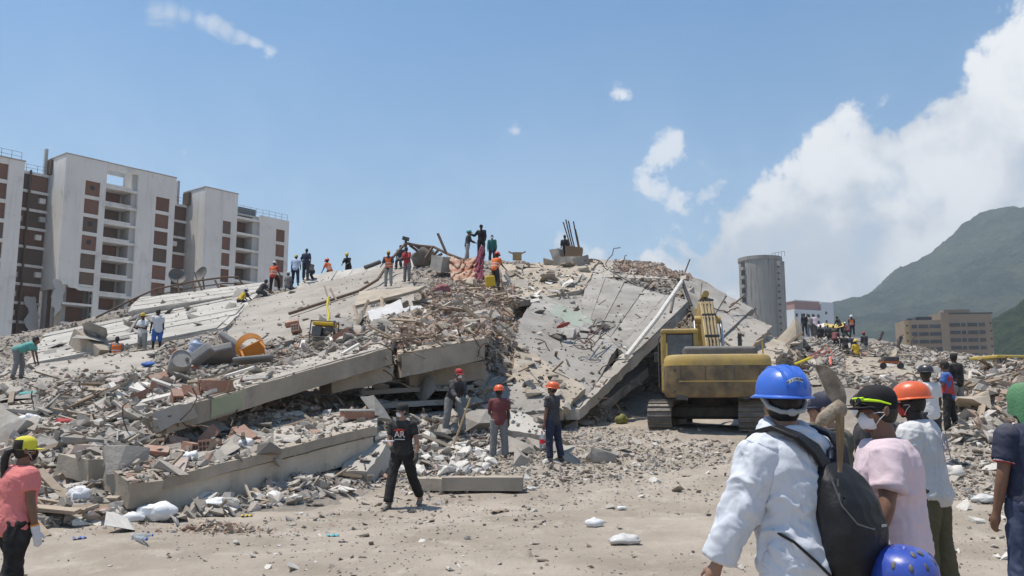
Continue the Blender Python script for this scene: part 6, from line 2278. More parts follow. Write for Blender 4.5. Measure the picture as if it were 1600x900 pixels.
# ------------------------------------------------------------------ foreground group
# man in white coverall with blue helmet
D1 = 4.15
pw, JW, MW = person('man in white hooded coverall and blue helmet seen from behind with a backpack', P(1228, 640, D1) * 1.0, 36, 1.76,
                    dict(lean=7, yaw=-24, twist=-4, nod=-4, legL=(4, 6, 6), legR=(-4, 6, 6), armL=((-.42, .22, -1), (-.25, .38, -1)), armR=((.28, .25, -1), (.1, .7, -.5))),
                    F_COVER, F_COVER, F_BOOT, 'tan', 1.93, None, None, 0, fold=.020, baggy=.030, w=1.06, hair=-.085)
pw.location.z = 0.0
pw.location.x = P(1252, 800, D1).x
pw.location.z = -.02
hh = hard_hat(pw, MW, H_BLUE, True, tilt=3, peak=.05)
# sticker on the helmet back
m_stk = mat('sticker', (.66, .66, .62), rough=.4)
m_stk2 = mat('sticker_print', (.03, .05, .14), rough=.5)
st_ = MB()
rs = []
for k in range(13):
    t = k / 12
    a = R(-112 + 36 * t)
    z0 = .054 + .012 * math.sin(t * math.pi) + .012 * t
    h_ = .018
    rs.append([Vector((.1392 * .9 * math.cos(a) * q, .1392 * 1.08 * math.sin(a) * q, zz)) for (q, zz) in ((1.0, z0), (.985, z0 + h_), (.975, z0 + h_), (.99, z0))])
Ms_ = MW @ Matrix.Translation((0, -.008, .035)) @ Matrix.Rotation(R(3), 4, 'X')
st_.rings(rs, True, Ms_)
sto = st_.build('sticker', m_stk, hh, fix=True)
for k, glyph in enumerate('BIJOUM'):
    t = (k + .5) / 6
    a = R(-112 + 36 * t)
    z0 = .0545 + .012 * math.sin(t * math.pi) + .012 * t
    c = Vector((.140 * .9 * math.cos(a), .140 * 1.08 * math.sin(a), z0 + .003))
    nrm = Vector((math.cos(a), math.sin(a) * .9, .25)).normalized()
    xx = Vector((-nrm.y, nrm.x, 0)).normalized()
    yy = nrm.cross(xx)
    Mg = Ms_ @ Matrix(((xx.x, yy.x, nrm.x, c.x), (xx.y, yy.y, nrm.y, c.y), (xx.z, yy.z, nrm.z, c.z), (0, 0, 0, 1)))
    PRINTS.append((sto, glyph, .017, Mg, m_stk2, 'print'))
# chin strap round the nape
MB().tube([MW @ Vector(v) for v in ((-.10, .01, .03), (-.092, -.05, -.02), (-.055, -.098, -.042), (0, -.114, -.045), (.055, -.098, -.036), (.095, -.04, .0), (.10, .01, .035))], .0125, 8, ratio=.9).build('nape_strap', M_STRAP, hh, smooth=True)
MB().ell((-.01, -.118, -.045), (.026, .012, .018), 12, 8, MW).build('ratchet_knob', M_STRAP, hh, smooth=True)
# hood: soft rolls round the neck
hd_ = MB()
nk = JW['neck']
for (rx, ry, dz, th, dy, tl) in ((.105, .095, .035, .036, -.01, .25), (.120, .105, .0, .042, -.022, .3), (.125, .10, -.045, .04, -.045, .45)):
    rs = []
    for k in range(29):
        a = 2 * math.pi * k / 28
        c = nk + Vector((rx * math.cos(a), ry * math.sin(a) + dy, dz + tl * ry * math.sin(a) * .9 + .012 * math.sin(3 * a + dz * 40)))
        o_ = Vector((math.cos(a), math.sin(a), 0))
        rs.append([c + o_ * (th * math.cos(q)) + Vector((0, 0, th * .8 * math.sin(q))) for q in [2 * math.pi * i / 8 for i in range(8)]])
    hd_.rings(rs, False)
ho = hd_.build('hood', F_COVER, pw, smooth=True)
REMESH.append((ho, .008, 1, .011, 1.6, 91))

# backpack
F_PACK = mat('black_nylon', (0.010, 0.010, 0.012), (0.017, 0.017, 0.019), 9.0, .5, .4, 70.0, .3, bdist=.008)
bp_ = tag(empty('backpack', pw.location), 'black backpack worn by the man in white coverall', 'backpack')
bp_.rotation_euler = pw.rotation_euler.copy()
S_ = 1.76 / 1.75
bp_.scale = (S_,) * 3
b_back = -JW['fw']
mbk = MB()
rs = []
for (t, wx, wy, off) in ((-.17, .05, .03, .10), (-.14, .13, .07, .12), (-.05, .165, .10, .135), (.08, .17, .115, .14), (.20, .165, .11, .135), (.31, .145, .085, .125), (.38, .10, .055, .115), (.405, .05, .03, .11)):
    c = JW['hip'] + JW['u'] * t + b_back * (off + wy * .75) + JW['rt'] * .085 + JW['rt'] * (.03 * (.3 - t))
    rs.append([c + JW['rt'] * (wx * math.copysign(abs(math.cos(a)) ** .7, math.cos(a))) + b_back * (wy * math.copysign(abs(math.sin(a)) ** .75, math.sin(a))) for a in [2 * math.pi * i / 24 for i in range(24)]])
mbk.rings(rs)
bko_ = mbk.build('body', F_PACK, bp_, smooth=True)
REMESH.append((bko_, .009, 2, .006, .9, 33))
def bpnt(x, t, o_):
    return JW['hip'] + JW['u'] * t + JW['rt'] * x + b_back * o_
for s_ in (-1, 1):
    pts_ = [bpnt(.085 + s_ * .07, .37, .19), bpnt(.055 + s_ * .10, .45, .19), bpnt(.02 + s_ * .135, .515, .155), bpnt(.0 + s_ * .145, .565, .06), bpnt(s_ * .14, .555, -.07), bpnt(s_ * .15, .42, -.20)]
    mb = MB()
    rs = []
    for i, p in enumerate(pts_):
        t = (pts_[min(i + 1, 5)] - pts_[max(i - 1, 0)]).normalized()
        sd = (JW['rt'] - t * JW['rt'].dot(t)).normalized()
        nn = t.cross(sd)
        rs.append([p + sd * (.036 * a) + nn * (.011 * b) for (a, b) in ((-1, -1), (1, -1), (1, 1), (-1, 1))])
    mb.rings(rs)
    mb.build('strap', F_PACK, bp_, smooth=True, bevel=.004, fix=True)
    mb = MB()
    MB().tube([bpnt(.085 + s_ * .13, -.12, .19), bpnt(.03 + s_ * .165, -.03, .172), bpnt(s_ * .20, .06, .115), bpnt(s_ * .215, .11, .02)], .012, 8, ratio=.5).build('lower_strap', F_PACK, bp_, smooth=True)
MB().tube([bpnt(.06, .395, .17), bpnt(.055, .445, .185), bpnt(.085, .46, .19), bpnt(.115, .445, .185), bpnt(.11, .395, .17)], .008, 8).build('grab_loop', F_NAVY, bp_, smooth=True)
M_ZIP = mat('zip_metal', (.10, .10, .10), (.2, .2, .19), 20.0, .35, metal=.6)
MB().tube([bpnt(-.055, .33, .255), bpnt(-.06, .2, .295), bpnt(-.02, .12, .33), bpnt(.07, .09, .345), bpnt(.17, .10, .33)], .0045, 6).build('zip', M_ZIP, bp_, smooth=True)
MB().box(bpnt(.15, .10, .352), (.035, .004, .010)).build('badge', M_STRAP, bp_)
for (x, t) in ((-.055, .30), (-.06, .24)):
    MB().box(bpnt(x, t, .29), (.006, .004, .03)).build('zip_pull', M_ZIP, bp_)

# mattock carried in the pack: pale worn blade, lashed eye, wooden handle
pk = tag(empty('mattock', P(1301, 760, 3.78)), 'worn mattock carried head up in the backpack', 'mattock')
m_blade = mat('worn_blade', (.33, .28, .215), (.17, .135, .10), 16.0, .75, .7, 45, .3, c3=(.44, .40, .35), s3=28.0, w3=.8, contrast=.12, bdist=.01)
def rk(px, py, d=3.80):
    return P(px, py, d) - pk.location
MB().rings([[rk(x0, y, 3.80), rk(x1, y, 3.79), rk(x1, y, 3.815), rk(x0, y, 3.825)] for (y, x0, x1) in ((570, 1273, 1290), (578, 1275, 1301), (592, 1281, 1312), (608, 1288, 1320), (622, 1295, 1323), (632, 1303, 1322))]).build('blade', m_blade, pk, bevel=.002, fix=True)
MB().tube([rk(1316, 632, 3.79), rk(1300, 645, 3.79), rk(1285, 656, 3.79), rk(1276, 664, 3.80)], [.030, .034, .030, .014], 10).build('pick_end', m_blade, pk, smooth=True)
MB().ell(rk(1313, 640, 3.76), (.030, .022, .034), 14, 10).build('eye_knob', m_blade, pk, smooth=True)
MB().tube([rk(1312, 650, 3.77), rk(1313, 690, 3.77), rk(1312, 738, 3.77)], [.020, .017, .009], 10).build('handle', mat('worn_handle', (.17, .115, .065), (.34, .26, .17), 22.0, .7, .5, 60, stretch=(1, 1, .15), contrast=.14, bdist=.006), pk, smooth=True)

# man in pale pink t-shirt, profile to the left
D2 = 4.55
pp_, JP, MP = person('man in pale pink t-shirt with dark cap, white mask and neon glasses on his cap', Vector((P(1392, 700, D2).x, D2, 0.0)), 62, 1.70,
                     dict(lean=3, yaw=22, nod=3, twist=10, legL=(4, 6, 5), legR=(-4, 6, 5), armL=((-.52, .06, -1), (-.15, .42, -1)), armR=((.35, -.02, -1), (.02, .42, -1))),
                     F_PINK, F_DJEAN, F_BOOT, 'brown', .68, ('cap', fabric('black_cap_cotton', (.016, .017, .022), dust=.0)), None, 0, mask=True, fold=.013, w=1.14, belly=.03, baggy=.012, hatkw=dict(z=.028, tilt=4))
PRINTS.append((pp_, 'Fiore', .032, chest_frame(JP, .33, .175, True, .07), m_stk2, 'print'))
m_neon = mat('neon_plastic', (.55, .85, .03), rough=.35)
gl = tag(empty('safety_glasses', pp_.location), 'neon yellow sunglasses resting on the dark cap', 'glasses')
gl.rotation_euler = pp_.rotation_euler.copy()
gl.scale = pp_.scale.copy()
for s_ in (-1, 1):
    MB().tube([MP @ Vector(v) for v in ((s_ * .045, .112, .056), (s_ * .085, .085, .052), (s_ * .096, .03, .042), (s_ * .095, -.03, .022))], [.007, .008, .006, .004], 8).build('temple', m_neon, gl, smooth=True)
    MB().ell((s_ * .036, .116, .050), (.030, .006, .020), 14, 8, MP).build('lens', mat('dark_lens', (.02, .02, .025), rough=.1), gl, smooth=True)
MB().tube([MP @ Vector(v) for v in ((-.07, .103, .064), (0, .121, .066), (.07, .103, .064))], .006, 8).build('brow_bar', m_neon, gl, smooth=True)

# blue climbing helmet held at his hip
bh = tag(empty('climbing_helmet', P(1413, 905, 3.95)), 'deep blue vented climbing helmet at the bottom edge below the pink t-shirt', 'helmet')
bh.rotation_euler = (R(8), R(-6), R(15))
dome([(.138, -.02), (.142, .02), (.138, .06), (.122, .098), (.095, .122), (.06, .136), (.02, .141), (.01, .131), (.06, .126), (.115, .09), (.13, .05), (.134, -.02)], 32, 1.0, 1.08).build('shell', H_DBLUE, bh, smooth=True, angle=50)
for (a, e_) in ((-150, 38), (-118, 36), (-86, 36), (-54, 38), (-100, 60), (-70, 60), (-20, 40)):
    v = Vector((math.cos(R(a)) * math.cos(R(e_)), math.sin(R(a)) * math.cos(R(e_)), math.sin(R(e_))))
    c = Vector((v.x * .152, v.y * .163, v.z * .150 + .006))
    MB().ell((0, 0, 0), (.010, .018, .004), 12, 6, Matrix.Translation(c) @ v.to_track_quat('Z', 'Y').to_matrix().to_4x4()).build('vent', m_dark, bh, smooth=True)

# man with orange helmet and white printed t-shirt
D3 = 7.3
po, JO, MO = person('man in orange helmet and white printed t-shirt with olive trousers, back turned', Vector((P(1447, 700, D3).x, D3, float(gz(np.array([4.0]), np.array([D3]))[0]))), 50, 1.80,
                    dict(lean=7, yaw=10, legL=(3, 5, 5), legR=(-3, 5, 5), armL=((-.18, .12, -1), (.0, .8, -.7)), armR=((.22, .05, -1), (.1, .8, -.6))), F_WHITE, F_KHAKI, F_BOOT, 'black', .62, ('hard', H_ORANGE), None, 0,
                    fold=.014, baggy=.028, hatkw=dict(peak=.065), mask=F_RED)
m_line = mat('grey_print', (.36, .36, .40), rough=.8)
Mc = chest_frame(JO, .29, .184, False, .0)
mbp = MB()
for k in range(20):
    a0, a1 = 2 * math.pi * k / 20, 2 * math.pi * (k + 1) / 20
    mbp.tube([Mc @ Vector((.07 * math.cos(a0), .06 + .07 * math.sin(a0), 0)), Mc @ Vector((.07 * math.cos(a1), .06 + .07 * math.sin(a1), 0))], .0045, 4)
for (a, b) in (((-.09, -.08), (.09, -.08)), ((-.09, -.08), (-.09, .14)), ((.09, -.08), (.09, .14)), ((-.06, -.105), (.06, -.105)), ((-.05, .03), (.05, .09)), ((-.04, .10), (.04, .02))):
    mbp.tube([Mc @ Vector((*a, 0)), Mc @ Vector((*b, 0))], .0045, 4)
mbp.build('print', m_line, po)

# man at the right edge with green towel
D4 = 6.2
pn_, JN, MN = person('man in navy polo shirt and jeans with a green towel on his head, right edge', Vector((P(1614, 700, D4).x, D4, .0)), 12, 1.76,
                     dict(lean=3, yaw=10, legL=(5, 6, 5), legR=(-5, 6, 5), armL=((-.25, .0, -1), (-.06, .25, -1)), armR=((.2, .0, -1), (.05, .3, -1))), F_NAVY, F_JEAN, F_BOOT, 'brown', .62, None, None, 0, fold=.012, w=1.06, hair=True, belly=.02, baggy=.01)
tw_ = MB()
rs = []
for j in range(12):
    t = j / 11
    ring = []
    for i in range(26):
        a = 2 * math.pi * i / 26
        back = max(0, -math.sin(a))
        r_ = math.sin(min(1, t * 1.7) * math.pi / 2)
        z = .135 - .42 * max(0, t - .25) * (0.25 + .75 * back + .35 * abs(math.cos(a)))
        z = z - .05 * (1 - math.cos(min(1, t * 1.7) * math.pi / 2))
        wv = 1 + .05 * math.sin(7 * a + t * 3) * t
        ring.append(MN @ Vector((.103 * r_ * wv * math.cos(a), (.125 * r_ * wv) * math.sin(a) - .01, z)))
    rs.append(ring)
tw_.rings(rs)
tw_.build('towel', F_GREEN, pn_, smooth=True, fix=True, angle=70)
for k in ('L', 'R'):
    pr = JN['sho' + k].lerp(JN['elb' + k], .66)
    d = (JN['elb' + k] - JN['sho' + k]).normalized()
    MB().tube([pr - d * .006, pr + d * .002], .0715, 20).build('cuff_stripe', F_WHITE, pn_)
    MB().tube([pr + d * .003, pr + d * .008], .072, 20).build('cuff_stripe', F_RED, pn_)

# woman at the left edge
D5 = 7.7
pf_, JF, MF = person('woman in coral t-shirt and black leggings with a ponytail and yellow cap, left edge', Vector((P(34, 700, D5).x, D5, float(gz(np.array([-4.4]), np.array([D5]))[0]))), -38, 1.55,
                     dict(lean=2, yaw=-14, legL=(10, 6, 4), legR=(-10, 8, 5), armL=((-.25, -.05, -1), (-.1, .2, -1)), armR=((.26, .02, -1), (.06, .22, -1))), F_CORAL, F_BLACK, F_BOOT, 'brown', .55, None, None, 0, mask=F_BLACK, fold=.011, w=1.20, hair=-.085, gloves=fabric('white_glove', (.62, .62, .66), amt=.9, dust=0.0))
F_CAPY = fabric('yellow_cap', (.72, .66, .05))
cp = cap_hat(pf_, MF, F_CAPY, F_CAPY)
Mh = MF @ Matrix.Translation((0, -.004, .03))
for (a0, a1, c_) in ((200, 262, F_BLACK), (278, 340, F_BLACK)):
    rs = []
    for k in range(9):
        a = R(a0 + (a1 - a0) * k / 8)
        rs.append([Vector((.1005 * .87 * math.cos(a) * q, .1005 * 1.08 * math.sin(a) * q, z)) for (q, z) in ((1.01, -.028), (1.02, .01), (1.0, .04), (.905, .066), (.885, .066), (.98, .04), (.99, .01), (.99, -.028))])
    MB().rings(rs, True, Mh).build('cap_panel', c_, cp, smooth=True, fix=True)
MB().tube([MF @ Vector(v) for v in ((0, -.10, .005), (-.01, -.15, -.02), (-.02, -.17, -.10), (-.03, -.165, -.2), (-.05, -.15, -.30), (-.07, -.13, -.38))], [.02, .034, .038, .034, .026, .006], 12).build('ponytail', F_HAIR, pf_, smooth=True)
MB().tube([JF['wriR'] - JF['foreR'] * .062, JF['wriR'] - JF['foreR'] * .045], .040, 14).build('wristband', fabric('orange_band', (.7, .25, .03)), pf_)
Mc = chest_frame(JF, -.02, .15, False, .05)
MB().box((0, 0, 0), (.10, .03, .006), M=Mc).build('waist_patch', F_CORAL, pf_)

# people packed behind the coverall and the pink t-shirt
def grd(px, d):
    x = (px - 800.0) / F * d
    return Vector((x, d, float(gz(np.array([x]), np.array([d]))[0])))


person('man in light blue shirt mostly hidden left of the white coverall', grd(1224, 5.3), 30, 1.60, dict(yaw=20, armL=((-.05, .2, -1), (.9, .4, .1)), armR=((.05, .2, -1), (-.9, .4, .1))), F_LBLUE, F_JEAN, None, 'brown', 1.7, None, None, 1, hair=True)
person('man in navy cap facing away between coverall and pink t-shirt', grd(1292, 6.6), 35, 1.72, dict(yaw=25), F_CAMO, F_NAVY, None, 'tan', .62, ('cap', F_NAVY), None, 1)
person('soldier in navy cap and camouflage farther behind the mattock blade', grd(1269, 10.8), -10, 1.78, dict(yaw=0), F_CAMO, F_CAMO, None, 'brown', 1.9, ('cap', F_NAVY), None, 1)
person('man in black cap and white mask behind the neon glasses', grd(1352, 8.8), 70, 1.78, dict(yaw=20), F_CHAR, F_NAVY, None, 'tan', .62, ('cap', F_BLACK), None, 1, mask=True)
person('dark-haired man beside the orange helmet, head only showing', grd(1375, 10.2), 20, 1.76, dict(yaw=-10), F_CHAR, F_NAVY, None, 'dark', .62, None, None, 2)
person('person in red cap seen small above the dark cap', grd(1359, 14.5), 10, 1.72, dict(), F_GREY, F_NAVY, None, 'brown', .62, ('cap', F_RED), None, 2)
# the three farther right
person('man in white t-shirt and black helmet behind the orange helmet', up_z(1446, 16.5), 10, 1.84, dict(yaw=10, armR=((.3, .1, -1), (.2, .6, -.6))), F_WHITE, F_CHAR, None, 'dark', .62, ('hard', H_BLACK), None, 1)
person('man in red vest and black cap with blue sleeve standing on the dirt', up_z(1477, 21.6), 55, 1.76, dict(yaw=-20, lean=3, legL=(6, 5, 5), legR=(-6, 5, 5), armL=((-.2, .3, -1), (.3, .8, .3))), F_BLUE, F_BLACK, None, 'brown', .62, ('cap', F_BLACK), F_RED, 1)
person('man in black behind the man in red vest', up_z(1491, 24.5), 20, 1.78, dict(), F_BLACK, F_GREY, None, 'dark', 1.9, ('cap', F_BLACK), None, 2)

# ------------------------------------------------------------------ people on the heap
WORK = dict(lean=25, legL=(20, 25, 8), legR=(-5, 15, 8), armL=((-.15, .5, -1), (.1, .6, -.8)), armR=((.15, .5, -1), (-.1, .6, -.8)))
BEND = dict(lean=70, legL=(18, 20, 8), legR=(5, 15, 8), nod=-30, armL=((-.1, .3, -1), (0, .25, -1)), armR=((.1, .3, -1), (0, .25, -1)))
CROUCH = dict(lean=35, legL=(85, 120, 14), legR=(70, 115, 14), armL=((-.1, .7, -.8), (.1, .7, -.5)), armR=((.1, .7, -.8), (-.1, .7, -.5)))
G_H = 'rescue workers on the heap'
LIST = [
    # label, px, row of feet, metres, heading, height, pose, top, trousers, tone, sleeve, hat, vest
    ('person in teal shirt bending over at the far left of the heap', 24, 592, 27.5, -75, 1.7, BEND, F_TEAL, F_GREY, 'brown', .6, None, None),
    ('seated worker in orange vest on the pale roof beside the tan beam', 181, 561, 33.5, 15, 1.7, SIT, F_GREY, F_GREY, 'dark', .7, None, F_ORANGE),
    ('worker in white shirt and yellow cap standing on the pale roof', 221, 559, 34.0, 160, 1.74, dict(yaw=10, armL=((-.2, .2, -1), (.3, .7, .1)), armR=((.2, .2, -1), (-.3, .7, .1))), F_WHITE, F_LGREY, 'dark', .6, ('cap', F_YELLOW), None),
    ('man in white jersey and blue shorts beside the yellow-capped worker', 244, 553, 34.0, 40, 1.76, dict(yaw=20), F_WHITE, F_BLUE, 'black', .6, None, None),
    ('worker with yellow back pouch climbing the grey roof strip', 374, 485, 44.5, -40, 1.7, CROUCH, F_CHAR, F_NAVY, 'dark', .7, ('cap', F_WHITE), F_YELLOW),
    ('worker in dark clothes crouching low on the roof edge', 404, 471, 45.5, -60, 1.7, CROUCH, F_CHAR, F_CHAR, 'dark', .7, None, None),
    ('worker in orange vest stepping up the roof edge, white cap', 426, 458, 46.5, -20, 1.76, dict(lean=6, legL=(0, 4, 4), legR=(55, 60, 8), armR=((.2, .3, -1), (0, .7, -.5))), F_RED, F_BLACK, 'dark', .7, ('cap', F_WHITE), F_ORANGE),
    ('seated worker in white cap and grey shirt below the pair on the ridge', 449, 449, 47.0, -30, 1.7, SIT, F_GREY, F_JEAN, 'brown', .7, ('cap', F_WHITE), None),
    ('worker with light blue backpack shirt and tan cap on the ridge', 461, 446, 47.5, 10, 1.76, dict(lean=14, legL=(12, 14, 5), legR=(-8, 10, 6), armR=((.25, .3, -1), (.0, .8, -.4)), yaw=25), F_LBLUE, F_NAVY, 'dark', .7, ('cap', F_YELLOW), None),
    ('tall worker all in dark blue standing on the ridge against the sky', 477, 437, 48.5, -15, 1.80, dict(lean=4, legL=(8, 4, 6), legR=(-6, 4, 8), yaw=30, armR=((.35, -.1, -1), (-.2, .35, -1)), armL=((-.45, -.1, -1), (.35, .3, -.8))), F_NAVY, F_CHAR, 'dark', .9, None, None),
    ('dark crouching worker behind the tall dark blue one', 487, 438, 49.0, 40, 1.7, CROUCH, F_CHAR, F_CHAR, 'dark', .9, None, None),
    ('worker in orange vest half hidden behind the skyline, red helmet', 515, 446, 51.6, 60, 1.7, WORK, F_ORANGE, F_CHAR, 'dark', .9, ('hard', H_RED), F_ORANGE),
    ('worker in black with yellow helmet half hidden behind the skyline', 544, 440, 51.8, 160, 1.72, dict(lean=22, armL=((-.2, .5, -1), (.2, .7, -.5)), armR=((.2, .5, -1), (-.2, .7, -.5))), F_BLACK, F_BLACK, 'dark', .9, ('hard', H_YEL), None),
    ('worker in open orange vest and yellow cap facing downhill', 607, 447, 41.5, 170, 1.72, dict(lean=12, legL=(14, 16, 6), legR=(-6, 8, 8), armL=((-.3, .2, -1), (-.1, .7, -.6)), armR=((.3, .2, -1), (.1, .7, -.6)), nod=-12), F_NAVY, F_LGREY, 'dark', .9, ('cap', F_YELLOW), F_ORANGE),
    ('worker in red shirt facing downhill with hands together', 636, 440, 42.5, 150, 1.72, dict(lean=10, armL=((-.2, .3, -1), (.5, .7, .0)), armR=((.2, .3, -1), (-.5, .7, .0))), F_RED, F_GREY, 'dark', .9, ('cap', F_CHAR), None),
    ('dark seated worker under the buckled frame', 626, 407, 48.2, 170, 1.7, SIT, F_CHAR, F_CHAR, 'dark', .9, None, None),
    ('worker in dark shirt and teal helmet standing on the crest', 730, 409, 47.5, -70, 1.76, dict(yaw=-20, lean=8, legL=(8, 8, 4), legR=(-8, 6, 5), armR=((.1, .35, -1), (-.2, .8, -.2))), F_CHAR, F_LGREY, 'brown', 1.9, ('hard', H_TEAL), None),
    ('tall dark worker on the crest holding out an arm above the blanket', 752, 404, 45.2, 165, 1.80, dict(armR=((.6, .3, -.8), (.7, .6, .25)), armL=((-.2, .05, -1), (.1, .3, -1))), F_BLACK, F_BLACK, 'dark', 1.9, ('cap', F_BLACK), None),
    ('worker in dark teal top and white mask behind the crest', 769, 414, 48.6, 175, 1.72, dict(lean=12, nod=-10), F_DTEAL, F_CHAR, 'brown', 1.9, None, None),
    ('worker in orange vest and red helmet bending beside the jerry can', 773, 450, 40.6, -35, 1.76, dict(lean=18, legL=(35, 40, 8), legR=(10, 20, 8), armL=((-.1, .4, -1), (.1, .5, -.8)), armR=((.2, .4, -1), (.3, .6, -.6))), F_ORANGE, F_CHAR, 'dark', .7, ('hard', H_RED), F_ORANGE),
    ('dark-haired worker peering over the rusty column on the crest', 884, 413, 46.8, 160, 1.62, dict(lean=15), F_CHAR, F_CHAR, 'dark', .9, None, None),
]
for (lb, px, row, d, hd_deg, Hh, ps, tp_, tr_, tn, sl_, ht, vs_) in LIST:
    person(lb, P(px, row, d), hd_deg, Hh, ps, tp_, tr_, None, tn, sl_, ht, vs_, 2, G_H, shorts=(tr_ is F_BLUE), mask=('white mask' in lb))

FAR = [
    ('worker in white helmet and orange vest standing on top of the far heap', 1332, 525, 75, 150, 1.78, dict(lean=8), F_BLACK, F_NAVY, 'dark', .9, ('hard', H_WHITE), F_ORANGE),
    ('worker in yellow shirt and yellow helmet walking away on the flat slab', 1339, 574, 56, 5, 1.76, dict(lean=3, legL=(14, 20, 3), legR=(-10, 10, 3)), F_YELLOW, F_CHAR, 'dark', .9, ('hard', H_YEL), None),
    ('worker in dark clothes with a pack left of the yellow shirt', 1322, 563, 57, 10, 1.78, dict(lean=15, legL=(10, 15, 4), legR=(-8, 8, 4)), F_BLACK, F_CAMO, 'dark', .9, None, None),
    ('worker in red cap, grey shirt and pale trousers right of the yellow shirt', 1353, 560, 58, 15, 1.78, dict(lean=6), F_CHAR, F_LGREY, 'dark', .9, ('cap', F_RED), None),
    ('worker between the dark one and the yellow shirt, half hidden', 1331, 561, 60, 0, 1.72, dict(lean=12), F_NAVY, F_CHAR, 'dark', .9, None, None),
    ('dark crouching worker by the yellow pole', 1262, 561, 40, 60, 1.7, CROUCH, F_CHAR, F_CHAR, 'dark', .9, None, None),
    ('worker in maroon kneeling at the tape', 1304, 541, 60, -40, 1.7, CROUCH, F_MAROON, F_CHAR, 'dark', .9, None, None),
    ('dark standing figure left of the far tarpaulin', 1258, 524, 68, 0, 1.74, dict(), F_BLACK, F_CHAR, 'dark', .9, None, None),
    ('pale-shirted figure left of the far tarpaulin', 1266, 525, 69, 0, 1.72, dict(), F_LGREY, F_GREY, 'brown', .9, None, None),
    ('pink-shirted figure under the far tarpaulin', 1274, 524, 69, 10, 1.72, dict(lean=10), F_PINK, F_GREY, 'brown', .9, None, None),
    ('dark seated figure in red cap under the far tarpaulin', 1283, 525, 68, 0, 1.7, SIT, F_BLACK, F_CHAR, 'dark', .9, ('cap', F_RED), None),
    ('dark seated figure right of the red cap under the tarpaulin', 1294, 525, 68, 0, 1.7, SIT, F_CHAR, F_CHAR, 'dark', .9, None, None),
    ('camouflage figure seated at the middle of the far tarpaulin', 1303, 526, 68, 0, 1.7, SIT, F_CAMO, F_CAMO, 'brown', .9, None, None),
    ('black figure bending at the right end of the tarpaulin', 1314, 526, 69, 40, 1.74, WORK, F_BLACK, F_CHAR, 'dark', .9, None, None),
    ('crouching figure in white helmet at the foot of the standing worker', 1326, 526, 73, 30, 1.7, CROUCH, F_MAROON, F_CHAR, 'dark', .9, ('hard', H_WHITE), None),
]
for (lb, px, row, d, hd_deg, Hh, ps, tp_, tr_, tn, sl_, ht, vs_) in FAR:
    person(lb, P(px, row, d), hd_deg, Hh, ps, tp_, tr_, None, tn, sl_, ht, vs_, 2, 'workers on the far rubble')

finish_people()
for (pa_, tx_, sz_, M_, mt_, nm_) in PRINTS:
    text_on(pa_, tx_, sz_, M_, mt_, nm_)
# ================================================================== loose rubble
rng = np.random.default_rng(7)


def chunk_shape(seed, npts=9, flat=1.0):
    r_ = random.Random(seed)
    bm = bmesh.new()
    for k in range(npts):
        v = Vector((r_.gauss(0, 1), r_.gauss(0, 1), r_.gauss(0, 1))).normalized()
        v = Vector((max(-.62, min(.62, v.x)), max(-.62, min(.62, v.y)), max(-.62, min(.62, v.z)) * flat))
        bm.verts.new(v)
    g = bmesh.ops.convex_hull(bm, input=bm.verts)
    loose = [v for v in bm.verts if not v.link_faces]
    bmesh.ops.delete(bm, geom=loose, context='VERTS')
    bmesh.ops.triangulate(bm, faces=bm.faces)
    bmesh.ops.recalc_face_normals(bm, faces=bm.faces)
    bm.verts.index_update()
    V = np.array([v.co[:] for v in bm.verts])
    Fq = np.array([[v.index for v in f.verts] for f in bm.faces])
    bm.free()
    return V, Fq


SH = [chunk_shape(100 + k, rnd.choice((8, 9, 10)), rnd.choice((1, .8, .55))) for k in range(14)]
BOX = (np.array([(-.5, -.5, -.5), (.5, -.5, -.5), (.5, .5, -.5), (-.5, .5, -.5), (-.5, -.5, .5), (.5, -.5, .5), (.5, .5, .5), (-.5, .5, .5)]),
       np.array([(0, 2, 1), (0, 3, 2), (4, 5, 6), (4, 6, 7), (0, 1, 5), (0, 5, 4), (1, 2, 6), (1, 6, 5), (2, 3, 7), (2, 7, 6), (3, 0, 4), (3, 4, 7)]))


def rot_batch(n, tilt=math.pi):
    """random turns; tilt limits how far pieces lean"""
    a = rng.uniform(0, 2 * math.pi, n)
    b = rng.normal(0, tilt, n)
    c = rng.normal(0, tilt, n)
    ca, sa, cb, sb, cc_, sc_ = np.cos(a), np.sin(a), np.cos(b), np.sin(b), np.cos(c), np.sin(c)
    Z = np.zeros(n)
    O = np.ones(n)
    Rz = np.array([[ca, -sa, Z], [sa, ca, Z], [Z, Z, O]]).transpose(2, 0, 1)
    Rx = np.array([[O, Z, Z], [Z, cb, -sb], [Z, sb, cb]]).transpose(2, 0, 1)
    Ry = np.array([[cc_, Z, sc_], [Z, O, Z], [-sc_, Z, cc_]]).transpose(2, 0, 1)
    return Rz @ Rx @ Ry


def scatter_mesh(name, pos, size, aniso, material, shapes, tilt=.5, tint=None, parent=None):
    n = len(pos)
    Rm = rot_batch(n, tilt)
    VV, FF, TT = [], [], []
    off = 0
    which = rng.integers(0, len(shapes), n)
    for k, (V, Fq) in enumerate(shapes):
        idx = np.where(which == k)[0]
        if not len(idx):
            continue
        v = V[None] * (size[idx, None, None] * aniso[idx][:, None, :])
        v = np.einsum('nij,nkj->nki', Rm[idx], v) + pos[idx][:, None, :]
        m = len(V)
        f = Fq[None] + (np.arange(len(idx)) * m)[:, None, None] + off
        VV.append(v.reshape(-1, 3))
        FF.append(f.reshape(-1, 3))
        if tint is not None:
            TT.append(np.repeat(tint[idx], len(Fq)))
        off += m * len(idx)
    return np_mesh(name, np.concatenate(VV), np.concatenate(FF), material, False, parent, np.concatenate(TT) if tint is not None else None)


